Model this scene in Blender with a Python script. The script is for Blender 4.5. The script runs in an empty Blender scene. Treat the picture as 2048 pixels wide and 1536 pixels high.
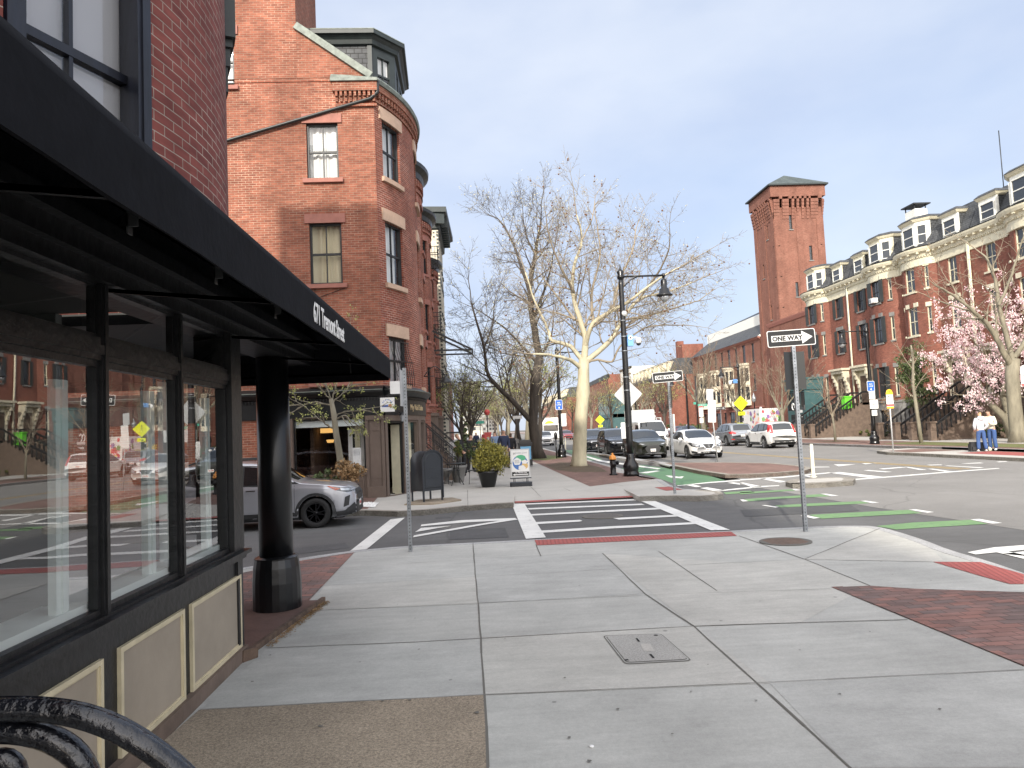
import bpy, bmesh, math, random
from mathutils import Vector, Matrix, Euler
from mathutils.bvhtree import BVHTree
R=math.radians; rnd=random.Random(7)
sc=bpy.context.scene
# ---------------- camera ----------------
F=1450.; ROLL=.041; CZ=1.85; HX,HY=945.,864.   # 2048x1536 photograph: focal length in px, roll, eye height, vanishing point of the street
def _cam():
    d=Vector(((HX-1024)/F,-(HY-768)/F,1.)).normalized()
    u=Vector((-math.sin(ROLL),math.cos(ROLL),0)); u=(u-d*u.dot(d)).normalized()
    r=u.cross(d)
    if r[0]<0: r=-r
    return r,d,u
AX_,AY_,AZ_=_cam()
def ray(px,py):
    c=Vector(((px-1024)/F,-(py-768)/F,1.)); return Vector((AX_.dot(c),AY_.dot(c),AZ_.dot(c)))
def G(px,py,z=0.):
    v=ray(px,py); t=(z-CZ)/v[2]; return (v[0]*t,v[1]*t)
def AYp(px,py,Y): v=ray(px,py); t=Y/v[1]; return Vector((v[0]*t,Y,CZ+v[2]*t))
def AXp(px,py,X): v=ray(px,py); t=X/v[0]; return Vector((X,v[1]*t,CZ+v[2]*t))
def GP(pts,z=0.): return [G(x,y,z) for x,y in pts]
cam=bpy.data.cameras.new('camera'); camo=bpy.data.objects.new('camera',cam); sc.collection.objects.link(camo); sc.camera=camo
cx_=Vector((AX_[0],AY_[0],AZ_[0])); cy_=Vector((AX_[1],AY_[1],AZ_[1])); cz_=Vector((AX_[2],AY_[2],AZ_[2]))
m=Matrix(((cx_[0],cy_[0],-cz_[0],0),(cx_[1],cy_[1],-cz_[1],0),(cx_[2],cy_[2],-cz_[2],CZ),(0,0,0,1)))
camo.matrix_world=m; cam.sensor_width=36; cam.lens=36*F/2048; cam.clip_start=.05; cam.clip_end=4000
# ---------------- light ----------------
SUN_EL,SUN_AZ=28.,198.
world=bpy.data.worlds.new('World'); sc.world=world; world.use_nodes=True
def build_world():
    nt=world.node_tree; n=nt.nodes; l=nt.links; n.clear()
    out=n.new('ShaderNodeOutputWorld'); bg=n.new('ShaderNodeBackground'); l.new(bg.outputs[0],out.inputs[0]); bg.inputs[1].default_value=.115
    sky=n.new('ShaderNodeTexSky'); sky.sky_type='NISHITA'; sky.sun_disc=False; sky.sun_elevation=R(SUN_EL); sky.sun_rotation=R(SUN_AZ); sky.air_density=1.; sky.dust_density=1.2; sky.ozone_density=1.5
    tc=n.new('ShaderNodeTexCoord'); mp=n.new('ShaderNodeMapping'); mp.inputs['Scale'].default_value=(1.,1.,2.2); mp.inputs['Location'].default_value=(.35,.1,.2); l.new(tc.outputs['Generated'],mp.inputs[0])
    nz=n.new('ShaderNodeTexNoise'); nz.inputs['Scale'].default_value=1.7; nz.inputs['Detail'].default_value=7; nz.inputs['Roughness'].default_value=.52; nz.inputs['Distortion'].default_value=.25; l.new(mp.outputs[0],nz.inputs['Vector'])
    rp=n.new('ShaderNodeValToRGB'); rp.color_ramp.elements[0].position=.36; rp.color_ramp.elements[0].color=(.76,.76,.76,1); rp.color_ramp.elements[1].position=.62; rp.color_ramp.elements[1].color=(.97,.97,.97,1); l.new(nz.outputs[0],rp.inputs[0])
    nz2=n.new('ShaderNodeTexNoise'); nz2.inputs['Scale'].default_value=2.3; nz2.inputs['Detail'].default_value=6; l.new(mp.outputs[0],nz2.inputs['Vector'])
    cr=n.new('ShaderNodeValToRGB'); cr.color_ramp.elements[0].position=.36; cr.color_ramp.elements[0].color=(3.0,3.5,4.6,1); cr.color_ramp.elements[1].position=.64; cr.color_ramp.elements[1].color=(4.05,4.4,5.1,1); l.new(nz2.outputs[0],cr.inputs[0])
    mx=n.new('ShaderNodeMix'); mx.data_type='RGBA'; l.new(rp.outputs[0],mx.inputs['Factor']); l.new(sky.outputs[0],mx.inputs['A']); l.new(cr.outputs[0],mx.inputs['B'])
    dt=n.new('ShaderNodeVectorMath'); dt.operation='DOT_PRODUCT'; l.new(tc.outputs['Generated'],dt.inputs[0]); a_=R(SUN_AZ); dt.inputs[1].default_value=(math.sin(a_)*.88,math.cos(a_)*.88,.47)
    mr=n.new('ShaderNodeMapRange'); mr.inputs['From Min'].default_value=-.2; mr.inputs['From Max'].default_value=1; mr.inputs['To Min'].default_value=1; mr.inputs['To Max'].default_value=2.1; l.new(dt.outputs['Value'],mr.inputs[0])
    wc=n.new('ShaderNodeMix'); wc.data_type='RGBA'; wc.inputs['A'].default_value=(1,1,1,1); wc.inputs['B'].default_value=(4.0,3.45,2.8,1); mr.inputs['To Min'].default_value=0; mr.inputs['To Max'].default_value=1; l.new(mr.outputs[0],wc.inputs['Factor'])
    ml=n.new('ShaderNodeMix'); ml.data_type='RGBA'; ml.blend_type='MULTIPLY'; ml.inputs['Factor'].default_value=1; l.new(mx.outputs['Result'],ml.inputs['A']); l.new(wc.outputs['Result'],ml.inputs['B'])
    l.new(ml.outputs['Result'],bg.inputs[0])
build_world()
sl=bpy.data.lights.new('sun','SUN'); sl.energy=3.0; sl.angle=R(1.2); sl.color=(1,.93,.82); so=bpy.data.objects.new('sun',sl); sc.collection.objects.link(so)
a=R(SUN_AZ); SUND=Vector((math.sin(a)*math.cos(R(SUN_EL)),math.cos(a)*math.cos(R(SUN_EL)),math.sin(R(SUN_EL))))
so.rotation_euler=SUND.to_track_quat('Z','Y').to_euler()
sc.view_settings.view_transform='Standard'; sc.view_settings.look='None'; sc.view_settings.gamma=1; sc.view_settings.exposure=.82
# ---------------- mesh builder ----------------
class MB:
    def __init__(s): s.v=[]; s.f=[]; s.uv=[]; s.mi=[]; s.sm=[]; s.M=None
    def P(s,p):
        p=Vector(p); 
        if s.M is not None: p=s.M@p
        s.v.append(p); return len(s.v)-1
    def fi(s,ids,m=0,uv=None,sm=False): s.f.append(ids); s.mi.append(m); s.uv.append(uv); s.sm.append(sm)
    def face(s,pts,m=0,uv=None,sm=False): s.fi([s.P(p) for p in pts],m,uv,sm)
    def box(s,x0,x1,y0,y1,z0,z1,m=0):
        i=[s.P(p) for p in ((x0,y0,z0),(x1,y0,z0),(x1,y1,z0),(x0,y1,z0),(x0,y0,z1),(x1,y0,z1),(x1,y1,z1),(x0,y1,z1))]
        for q in ((0,3,2,1),(4,5,6,7),(0,1,5,4),(1,2,6,5),(2,3,7,6),(3,0,4,7)): s.fi([i[k] for k in q],m)
    def bar(s,p,q,w,h=None,m=0,up=(0,0,1)):
        p=Vector(p);q=Vector(q);h=h or w; d=(q-p)
        if d.length<1e-6: return
        d.normalize(); u=Vector(up)
        if abs(d.dot(u))>.97: u=Vector((1,0,0))
        x=d.cross(u).normalized()*(w/2); y=x.cross(d).normalized()*(h/2)
        i=[s.P(a) for a in (p-x-y,p+x-y,p+x+y,p-x+y,q-x-y,q+x-y,q+x+y,q-x+y)]
        for k in ((0,1,2,3),(7,6,5,4),(0,4,5,1),(1,5,6,2),(2,6,7,3),(3,7,4,0)): s.fi([i[j] for j in k],m)
    def tube(s,pts,rad,n=8,m=0,cap=True):
        pts=[Vector(p) for p in pts]; k=len(pts)
        if not hasattr(rad,'__len__'): rad=[rad]*k
        rings=[]; pu=None
        for i,p in enumerate(pts):
            d=(pts[min(i+1,k-1)]-pts[max(i-1,0)])
            if d.length<1e-9: d=Vector((0,0,1))
            d.normalize()
            if pu is None: u=Vector((0,0,1)) if abs(d.z)<.9 else Vector((1,0,0))
            else: u=pu
            x=d.cross(u)
            if x.length<1e-4: x=d.cross(Vector((.3,1,.2)))
            x.normalize(); y=x.cross(d).normalized(); pu=y
            rings.append([s.P(p+x*(math.cos(2*math.pi*j/n)*rad[i])+y*(math.sin(2*math.pi*j/n)*rad[i])) for j in range(n)])
        for a,b in zip(rings,rings[1:]):
            for j in range(n): s.fi([a[j],b[j],b[(j+1)%n],a[(j+1)%n]],m,None,True)
        if cap: s.fi(rings[0],m); s.fi(rings[-1][::-1],m)
    def lathe(s,prof,c=(0,0,0),n=20,m=0,sm=True,a0=0,caps=True):
        c=Vector(c); rings=[]
        for r,z in prof: rings.append([s.P(c+Vector((math.cos(a0+2*math.pi*j/n)*r,math.sin(a0+2*math.pi*j/n)*r,z))) for j in range(n)])
        for a,b in zip(rings,rings[1:]):
            for j in range(n): s.fi([a[j],a[(j+1)%n],b[(j+1)%n],b[j]],m,None,sm)
        if caps and prof[0][0]>1e-4: s.fi(rings[0][::-1],m)
        if caps and prof[-1][0]>1e-4: s.fi(rings[-1],m)
    def prism(s,poly,z0,z1,m=0,bottom=True):
        k=len(poly); ar=sum(poly[i][0]*poly[(i+1)%k][1]-poly[(i+1)%k][0]*poly[i][1] for i in range(k))
        if ar<0: poly=poly[::-1]
        a=[s.P((x,y,z0)) for x,y in poly]; b=[s.P((x,y,z1)) for x,y in poly]
        for i in range(k): s.fi([a[i],a[(i+1)%k],b[(i+1)%k],b[i]],m)
        s.fi(b,m)
        if bottom: s.fi(a[::-1],m)
    def sheet(s,poly,z,m=0):
        k=len(poly); ar=sum(poly[i][0]*poly[(i+1)%k][1]-poly[(i+1)%k][0]*poly[i][1] for i in range(k))
        if ar<0: poly=poly[::-1]
        s.fi([s.P((x,y,z)) for x,y in poly],m)
    def mesh(s,name,mats):
        me=bpy.data.meshes.new(name); me.from_pydata([tuple(v) for v in s.v],[],s.f)
        if not isinstance(mats,(list,tuple)): mats=[mats]
        for mt in mats: me.materials.append(mt)
        uvl=me.uv_layers.new(name='UVMap'); dat=[0.]*(2*len(me.loops)); sm=[False]*len(me.polygons); mi=[0]*len(me.polygons)
        for k,p in enumerate(me.polygons):
            u=s.uv[k]
            if u is None:
                nrm=p.normal
                if abs(nrm.z)>.7:
                    for li in p.loop_indices:
                        v=me.vertices[me.loops[li].vertex_index].co; dat[2*li]=v.x; dat[2*li+1]=v.y
                else:
                    t=Vector((-nrm.y,nrm.x,0)); t=t.normalized() if t.length>1e-6 else Vector((1,0,0))
                    for li in p.loop_indices:
                        v=me.vertices[me.loops[li].vertex_index].co; dat[2*li]=v.dot(t); dat[2*li+1]=v.z
            else:
                for li,q in zip(p.loop_indices,u): dat[2*li]=q[0]; dat[2*li+1]=q[1]
            sm[k]=s.sm[k]; mi[k]=s.mi[k]
        uvl.data.foreach_set('uv',dat); me.polygons.foreach_set('use_smooth',sm); me.polygons.foreach_set('material_index',mi); me.update()
        return me
    def build(s,name,mats,parent=None,**k): return link(name,s.mesh(name,mats),parent,**k)
def link(name,me,parent=None,label=None,cat=None,group=None,kind=None,loc=None,rz=None):
    o=bpy.data.objects.new(name,me); sc.collection.objects.link(o)
    if parent is not None: o.parent=parent
    if loc is not None: o.location=loc
    if rz is not None: o.rotation_euler=(0,0,rz)
    tag(o,label,cat,group,kind); return o
def tag(o,label=None,cat=None,group=None,kind=None):
    if label: o['label']=label
    if cat: o['category']=cat
    if group: o['group']=group
    if kind: o['kind']=kind
    return o
def thing(name,label,cat,loc=(0,0,0),rz=0,group=None):
    o=bpy.data.objects.new(name,None); sc.collection.objects.link(o); o.location=loc; o.rotation_euler=(0,0,rz); o.empty_display_size=.2
    return tag(o,label,cat,group)
KIDS={}
def copy_tree(o,parent=None):
    c=o.copy(); sc.collection.objects.link(c)
    if parent is not None: c.parent=parent
    for ch in [x for x in bpy.data.objects if x.parent==o]: copy_tree(ch,c)
    return c
def dup(o,loc,rz=None,label=None,scale=None):
    c=copy_tree(o); c.location=loc
    if rz is not None: c.rotation_euler=(0,0,rz)
    if label: c['label']=label
    if scale: c.scale=(scale,)*3
    return c
def text_mesh(s,size,mat,extrude=.003,sx=1.,bold=0.,align='CENTER',name='lettering',parent=None,M=None,shear=0,spacing=1.,label=None):
    cu=bpy.data.curves.new('t','FONT'); cu.body=s; cu.size=size; cu.extrude=extrude; cu.offset=bold; cu.align_x=align; cu.align_y='CENTER'; cu.shear=shear; cu.space_character=spacing; cu.resolution_u=3
    o=bpy.data.objects.new('t',cu); sc.collection.objects.link(o); bpy.context.view_layer.update()
    me=bpy.data.meshes.new_from_object(o.evaluated_get(bpy.context.evaluated_depsgraph_get())); bpy.data.objects.remove(o)
    me.transform(Matrix.Diagonal((sx,1,1,1)))
    if M is not None: me.transform(M)
    me.materials.clear(); me.materials.append(mat)
    return link(name,me,parent,label=label)
# ---------------- materials ----------------
def newmat(name):
    m=bpy.data.materials.new(name); m.use_nodes=True; nt=m.node_tree; b=nt.nodes['Principled BSDF']; return m,nt,b
def pm(name,col,rough=.6,metal=0.,nscale=0,namt=.15,bump=0.,bscale=None,spec=.5,coat=0.,coords='Object',emit=None,estr=0,stretch=None,detail=5):
    m,nt,b=newmat(name); b.inputs['Base Color'].default_value=(*col,1); b.inputs['Roughness'].default_value=rough; b.inputs['Metallic'].default_value=metal; b.inputs['Specular IOR Level'].default_value=spec
    b.inputs['Coat Weight'].default_value=coat; b.inputs['Coat Roughness'].default_value=.04
    if emit: b.inputs['Emission Color'].default_value=(*emit,1); b.inputs['Emission Strength'].default_value=estr
    if nscale or bump:
        tc=nt.nodes.new('ShaderNodeTexCoord'); src=tc.outputs[coords]
        if stretch:
            mp=nt.nodes.new('ShaderNodeMapping'); mp.inputs['Scale'].default_value=stretch; nt.links.new(src,mp.inputs[0]); src=mp.outputs[0]
    if nscale:
        nz=nt.nodes.new('ShaderNodeTexNoise'); nz.inputs['Scale'].default_value=nscale; nz.inputs['Detail'].default_value=detail; nz.inputs['Roughness'].default_value=.62; nt.links.new(src,nz.inputs['Vector'])
        r=nt.nodes.new('ShaderNodeValToRGB'); r.color_ramp.elements[0].position=.28; r.color_ramp.elements[1].position=.72
        r.color_ramp.elements[0].color=(*[max(0,c*(1-namt)) for c in col],1); r.color_ramp.elements[1].color=(*[min(1,c*(1+namt)) for c in col],1)
        nt.links.new(nz.outputs[0],r.inputs[0]); nt.links.new(r.outputs[0],b.inputs['Base Color'])
    if bump:
        nz=nt.nodes.new('ShaderNodeTexNoise'); nz.inputs['Scale'].default_value=bscale or nscale*4; nz.inputs['Detail'].default_value=4; nt.links.new(src,nz.inputs['Vector'])
        bp=nt.nodes.new('ShaderNodeBump'); bp.inputs['Strength'].default_value=bump; bp.inputs['Distance'].default_value=.02; nt.links.new(nz.outputs[0],bp.inputs['Height']); nt.links.new(bp.outputs[0],b.inputs['Normal'])
    return m
def brickmat(name,c1,c2,mortar,bw=.205,bh=.068,ms=.006,rough=.85,bump=.4,var=.25,rot=0,off=.5,bias=-.1,patch=None):
    m,nt,b=newmat(name); n=nt.nodes; l=nt.links
    uv=n.new('ShaderNodeUVMap'); uv.uv_map='UVMap'; src=uv.outputs[0]
    mp=n.new('ShaderNodeMapping'); mp.inputs['Rotation'].default_value=(0,0,rot); l.new(src,mp.inputs[0])
    br=n.new('ShaderNodeTexBrick'); br.offset=off; br.inputs['Scale'].default_value=1; br.inputs['Brick Width'].default_value=bw; br.inputs['Row Height'].default_value=bh; br.inputs['Mortar Size'].default_value=ms; br.inputs['Mortar Smooth'].default_value=.2; br.inputs['Bias'].default_value=bias
    br.inputs['Color1'].default_value=(*c1,1); br.inputs['Color2'].default_value=(*c2,1); br.inputs['Mortar'].default_value=(*mortar,1); l.new(mp.outputs[0],br.inputs['Vector'])
    nz=n.new('ShaderNodeTexNoise'); nz.inputs['Scale'].default_value=.9; nz.inputs['Detail'].default_value=8; nz.inputs['Roughness'].default_value=.7; l.new(mp.outputs[0],nz.inputs['Vector'])
    r=n.new('ShaderNodeMapRange'); r.inputs['From Min'].default_value=.3; r.inputs['From Max'].default_value=.7; r.inputs['To Min'].default_value=1-var; r.inputs['To Max'].default_value=1+var; l.new(nz.outputs[0],r.inputs[0])
    mx=n.new('ShaderNodeMix'); mx.data_type='RGBA'; mx.blend_type='MULTIPLY'; mx.inputs['Factor'].default_value=1; l.new(br.outputs['Color'],mx.inputs['A']); l.new(r.outputs[0],mx.inputs['B'])
    # repointed mortar in patches, broad weathering
    nm=n.new('ShaderNodeTexNoise'); nm.inputs['Scale'].default_value=.55; nm.inputs['Detail'].default_value=5; nm.inputs['Roughness'].default_value=.65; l.new(mp.outputs[0],nm.inputs['Vector'])
    rm=n.new('ShaderNodeValToRGB'); rm.color_ramp.elements[0].position=.48; rm.color_ramp.elements[0].color=(*[c*.72 for c in mortar],1); rm.color_ramp.elements[1].position=.66; rm.color_ramp.elements[1].color=(*[min(1,c*1.45) for c in mortar],1); l.new(nm.outputs[0],rm.inputs[0]); l.new(rm.outputs[0],br.inputs['Mortar'])
    ns=n.new('ShaderNodeTexNoise'); ns.inputs['Scale'].default_value=1.; ns.inputs['Detail'].default_value=6; mps=n.new('ShaderNodeMapping'); mps.inputs['Scale'].default_value=(.9,.16,1); mps.inputs['Location'].default_value=(3,7,1); l.new(mp.outputs[0],mps.inputs[0]); l.new(mps.outputs[0],ns.inputs['Vector'])
    rs=n.new('ShaderNodeMapRange'); rs.inputs['From Min'].default_value=.3; rs.inputs['From Max'].default_value=.65; rs.inputs['To Min'].default_value=.80; rs.inputs['To Max'].default_value=1.06; l.new(ns.outputs[0],rs.inputs[0])
    ms2=n.new('ShaderNodeMath'); ms2.operation='MULTIPLY'; l.new(r.outputs[0],ms2.inputs[0]); l.new(rs.outputs[0],ms2.inputs[1]); l.new(ms2.outputs[0],mx.inputs['B'])
    # per-brick variation
    nz3=n.new('ShaderNodeTexNoise'); nz3.inputs['Scale'].default_value=6; nz3.inputs['Detail'].default_value=2; mp3=n.new('ShaderNodeMapping'); mp3.inputs['Scale'].default_value=(.6,2.2,1); l.new(mp.outputs[0],mp3.inputs[0]); l.new(mp3.outputs[0],nz3.inputs['Vector'])
    r3=n.new('ShaderNodeMapRange'); r3.inputs['From Min'].default_value=.3; r3.inputs['From Max'].default_value=.7; r3.inputs['To Min'].default_value=.8; r3.inputs['To Max'].default_value=1.2; l.new(nz3.outputs[0],r3.inputs[0])
    mx3=n.new('ShaderNodeMix'); mx3.data_type='RGBA'; mx3.blend_type='MULTIPLY'; mx3.inputs['Factor'].default_value=1; l.new(mx.outputs['Result'],mx3.inputs['A']); l.new(r3.outputs[0],mx3.inputs['B'])
    l.new(mx3.outputs['Result'],b.inputs['Base Color']); b.inputs['Roughness'].default_value=rough; b.inputs['Specular IOR Level'].default_value=.25
    bp=n.new('ShaderNodeBump'); bp.inputs['Strength'].default_value=bump; bp.inputs['Distance'].default_value=.006; bp.invert=True; l.new(br.outputs['Fac'],bp.inputs['Height']); l.new(bp.outputs[0],b.inputs['Normal'])
    return m
def groundmat(name,col,var=.12,fine=60,finev=.1,rough=.85,bump=.15,streak=None,spots=0,big=.6,crack=0):
    m,nt,b=newmat(name); n=nt.nodes; l=nt.links; tc=n.new('ShaderNodeTexCoord'); o=tc.outputs['Object']
    def noise(sc_,d,vec,ro=.6):
        z=n.new('ShaderNodeTexNoise'); z.inputs['Scale'].default_value=sc_; z.inputs['Detail'].default_value=d; z.inputs['Roughness'].default_value=ro; l.new(vec,z.inputs['Vector']); return z.outputs[0]
    def rng(v,lo,hi,a=.3,c=.7):
        r=n.new('ShaderNodeMapRange'); r.inputs['From Min'].default_value=a; r.inputs['From Max'].default_value=c; r.inputs['To Min'].default_value=lo; r.inputs['To Max'].default_value=hi; l.new(v,r.inputs[0]); return r.outputs[0]
    def mul(a_,b_):
        x=n.new('ShaderNodeMath'); x.operation='MULTIPLY'; l.new(a_,x.inputs[0]); l.new(b_,x.inputs[1]); return x.outputs[0]
    f=mul(rng(noise(big,6,o,.7),1-var,1+var),rng(noise(fine,3,o,.8),1-finev,1+finev,.35,.65))
    f=mul(f,rng(noise(fine*3.3,2,o,.8),1-finev,1+finev,.35,.65))
    if streak:
        mp=n.new('ShaderNodeMapping'); mp.inputs['Scale'].default_value=streak; l.new(o,mp.inputs[0]); f=mul(f,rng(noise(3,5,mp.outputs[0],.7),.9,1.09))
    if spots:
        vo=n.new('ShaderNodeTexVoronoi'); vo.inputs['Scale'].default_value=spots; l.new(o,vo.inputs['Vector']); f=mul(f,rng(vo.outputs['Distance'],.55,1.,.018,.03))
        vo=n.new('ShaderNodeTexVoronoi'); vo.inputs['Scale'].default_value=spots*.37; l.new(o,vo.inputs['Vector']); f=mul(f,rng(vo.outputs['Distance'],.82,1.,.016,.026))
    if crack:
        mpc=n.new('ShaderNodeMixRGB'); mpc.inputs[0].default_value=.35; l.new(o,mpc.inputs[1]); zz=n.new('ShaderNodeTexNoise'); zz.inputs['Scale'].default_value=.8; l.new(o,zz.inputs['Vector']); l.new(zz.outputs['Color'],mpc.inputs[2])
        vo=n.new('ShaderNodeTexVoronoi'); vo.feature='DISTANCE_TO_EDGE'; vo.inputs['Scale'].default_value=crack; l.new(mpc.outputs[0],vo.inputs['Vector']); f=mul(f,rng(vo.outputs['Distance'],.8,1.,.001,.006))
    mx=n.new('ShaderNodeMix'); mx.data_type='RGBA'; mx.blend_type='MULTIPLY'; mx.inputs['Factor'].default_value=1; mx.inputs['A'].default_value=(*col,1); l.new(f,mx.inputs['B']); l.new(mx.outputs['Result'],b.inputs['Base Color'])
    b.inputs['Roughness'].default_value=rough; b.inputs['Specular IOR Level'].default_value=.3
    bp=n.new('ShaderNodeBump'); bp.inputs['Strength'].default_value=bump; bp.inputs['Distance'].default_value=.01; l.new(noise(fine,4,o,.8),bp.inputs['Height']); l.new(bp.outputs[0],b.inputs['Normal'])
    return m
def paintmat(name,col,under,wear=.35):
    m,nt,b=newmat(name); n=nt.nodes; l=nt.links; tc=n.new('ShaderNodeTexCoord')
    z=n.new('ShaderNodeTexNoise'); z.inputs['Scale'].default_value=7; z.inputs['Detail'].default_value=9; z.inputs['Roughness'].default_value=.8; l.new(tc.outputs['Object'],z.inputs['Vector'])
    r=n.new('ShaderNodeMapRange'); r.inputs['From Min'].default_value=wear-.06; r.inputs['From Max'].default_value=wear+.08; l.new(z.outputs[0],r.inputs[0])
    z2=n.new('ShaderNodeTexNoise'); z2.inputs['Scale'].default_value=1.2; z2.inputs['Detail'].default_value=5; l.new(tc.outputs['Object'],z2.inputs['Vector'])
    c=n.new('ShaderNodeValToRGB'); c.color_ramp.elements[0].position=.3; c.color_ramp.elements[0].color=(*[x*.82 for x in col],1); c.color_ramp.elements[1].position=.7; c.color_ramp.elements[1].color=(*col,1); l.new(z2.outputs[0],c.inputs[0])
    mx=n.new('ShaderNodeMix'); mx.data_type='RGBA'; l.new(r.outputs[0],mx.inputs['Factor']); mx.inputs['A'].default_value=(*under,1); l.new(c.outputs[0],mx.inputs['B']); l.new(mx.outputs['Result'],b.inputs['Base Color']); b.inputs['Roughness'].default_value=.6
    return m
def glassmat(name,ior=1.6,tint=(.92,.96,.95),bump=.0,rough=.0):
    m,nt,b=newmat(name); n=nt.nodes; l=nt.links; n.remove(b); out=n['Material Output']
    tr=n.new('ShaderNodeBsdfTransparent'); tr.inputs[0].default_value=(*tint,1); gl=n.new('ShaderNodeBsdfGlossy'); gl.inputs['Roughness'].default_value=rough; fr=n.new('ShaderNodeFresnel'); geo=n.new('ShaderNodeNewGeometry'); mi=n.new('ShaderNodeMix'); mi.inputs['A'].default_value=ior; mi.inputs['B'].default_value=1/ior; l.new(geo.outputs['Backfacing'],mi.inputs['Factor']); l.new(mi.outputs[0],fr.inputs[0]); mx=n.new('ShaderNodeMixShader')
    l.new(fr.outputs[0],mx.inputs[0]); l.new(tr.outputs[0],mx.inputs[1]); l.new(gl.outputs[0],mx.inputs[2]); l.new(mx.outputs[0],out.inputs[0])
    if bump:
        tc=n.new('ShaderNodeTexCoord'); z=n.new('ShaderNodeTexNoise'); z.inputs['Scale'].default_value=1.4; z.inputs['Detail'].default_value=1; l.new(tc.outputs['Object'],z.inputs['Vector']); bp=n.new('ShaderNodeBump'); bp.inputs['Strength'].default_value=bump; bp.inputs['Distance'].default_value=.05; l.new(z.outputs[0],bp.inputs['Height']); l.new(bp.outputs[0],gl.inputs['Normal'])
    return m
def tactile(name,col):
    m,nt,b=newmat(name); n=nt.nodes; l=nt.links; tc=n.new('ShaderNodeTexCoord')
    b.inputs['Base Color'].default_value=(*col,1); b.inputs['Roughness'].default_value=.7
    br=n.new('ShaderNodeTexBrick'); br.offset=0; br.inputs['Scale'].default_value=1; br.inputs['Brick Width'].default_value=.061; br.inputs['Row Height'].default_value=.061; br.inputs['Mortar Size'].default_value=.016; br.inputs['Mortar Smooth'].default_value=.6
    br.inputs['Color1'].default_value=(*[c*1.12 for c in col],1); br.inputs['Color2'].default_value=(*[c*1.0 for c in col],1); br.inputs['Mortar'].default_value=(*[c*.72 for c in col],1); l.new(tc.outputs['Object'],br.inputs['Vector'])
    l.new(br.outputs['Color'],b.inputs['Base Color'])
    bp=n.new('ShaderNodeBump'); bp.invert=True; bp.inputs['Strength'].default_value=1; bp.inputs['Distance'].default_value=.008; l.new(br.outputs['Fac'],bp.inputs['Height']); l.new(bp.outputs[0],b.inputs['Normal']); return m
M={}
M['brick']=brickmat('brick_orange',(.29,.104,.064),(.20,.07,.046),(.36,.27,.20),bump=.5,ms=.0055,var=.3)
M['brick_side']=brickmat('brick_dark',(.27,.08,.05),(.19,.055,.037),(.42,.34,.28),bh=.068,ms=.0055)
M['brick_deep']=brickmat('brick_deep',(.195,.058,.048),(.155,.046,.040),(.40,.34,.28),bh=.076,bw=.225,ms=.0042,var=.15)
M['brick_row']=brickmat('brick_row',(.235,.088,.062),(.175,.066,.048),(.27,.16,.12),ms=.005,bump=.2,var=.18)
M['brick_tower']=brickmat('brick_tower',(.225,.098,.07),(.18,.076,.055),(.26,.16,.12),ms=.005,bump=.2,var=.16)
M['brick_white']=brickmat('brick_white',(.62,.57,.46),(.52,.48,.38),(.40,.37,.31),ms=.006)
M['concrete']=groundmat('sidewalk_concrete',(.40,.402,.375),var=.17,fine=45,finev=.06,bump=.12,streak=(.5,3.,1),spots=1.6,big=.7)
M['concrete2']=groundmat('sidewalk_concrete_old',(.43,.415,.38),var=.12,fine=45,finev=.08,bump=.12,spots=1.5,big=.5)
M['aggregate']=groundmat('exposed_aggregate',(.29,.242,.182),var=.22,fine=55,finev=.32,bump=.7,spots=2,big=.9)
M['asphalt']=groundmat('asphalt',(.112,.112,.11),var=.24,fine=70,finev=.22,bump=.4,big=.25,streak=(.25,1.2,1),crack=.22)
M['asphalt_old']=groundmat('asphalt_worn',(.215,.208,.195),var=.16,fine=70,finev=.2,bump=.3,big=.3,crack=.3)
M['kerb']=groundmat('granite_kerb',(.36,.36,.355),var=.2,fine=40,finev=.25,bump=.6,big=2)
M['kerb_dark']=groundmat('granite_kerb_weathered',(.27,.25,.215),var=.3,fine=25,finev=.3,bump=.9,big=3)
M['paver']=brickmat('brick_paver',(.28,.142,.115),(.16,.118,.108),(.09,.07,.062),bw=.205,bh=.102,ms=.004,bump=.6,var=.22,rough=.8,bias=.15)
M['paver2']=brickmat('brick_paver_far',(.24,.148,.122),(.185,.118,.10),(.13,.09,.075),bw=.205,bh=.102,ms=.004,bump=.3,var=.2)
M['white_paint']=paintmat('road_paint_white',(.74,.74,.70),(.13,.13,.13),.36)
M['yellow_paint']=paintmat('road_paint_yellow',(.50,.34,.10),(.16,.15,.13),.36)
M['green_paint']=paintmat('road_paint_green',(.165,.30,.125),(.10,.13,.09),.40)
M['green_lane']=paintmat('bike_lane_green',(.085,.19,.085),(.09,.12,.085),.33)
M['tactile']=tactile('tactile_red',(.40,.10,.085))
M['joint']=pm('joint_dark',(.13,.125,.11),.9)
M['concrete_b']=groundmat('sidewalk_concrete_b',(.43,.425,.39),var=.15,fine=45,finev=.07,bump=.12,streak=(.5,3.,1),spots=1.3,big=.9)
M['concrete_c']=groundmat('sidewalk_concrete_c',(.385,.388,.365),var=.16,fine=45,finev=.07,bump=.12,streak=(.6,2.,1),spots=1.9,big=1.1)
M['asphalt_patch']=groundmat('asphalt_patch',(.085,.086,.087),var=.2,fine=60,finev=.25,bump=.5,big=.8)
M['slab_brown']=pm('brown_entry_slab',(.135,.078,.062),.8,nscale=3,namt=.3,bump=.2,bscale=30)
M['ceiling']=pm('shop_ceiling',(.10,.10,.095),.9)
M['joint_thin']=pm('joint_thin',(.235,.23,.21),.9)
M['earth']=groundmat('earth',(.12,.09,.06),var=.3,fine=30,finev=.3,bump=.6,big=1.5)
M['grass']=groundmat('verge_grass',(.14,.15,.06),var=.35,fine=40,finev=.35,bump=.8,big=1.2)
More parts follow.
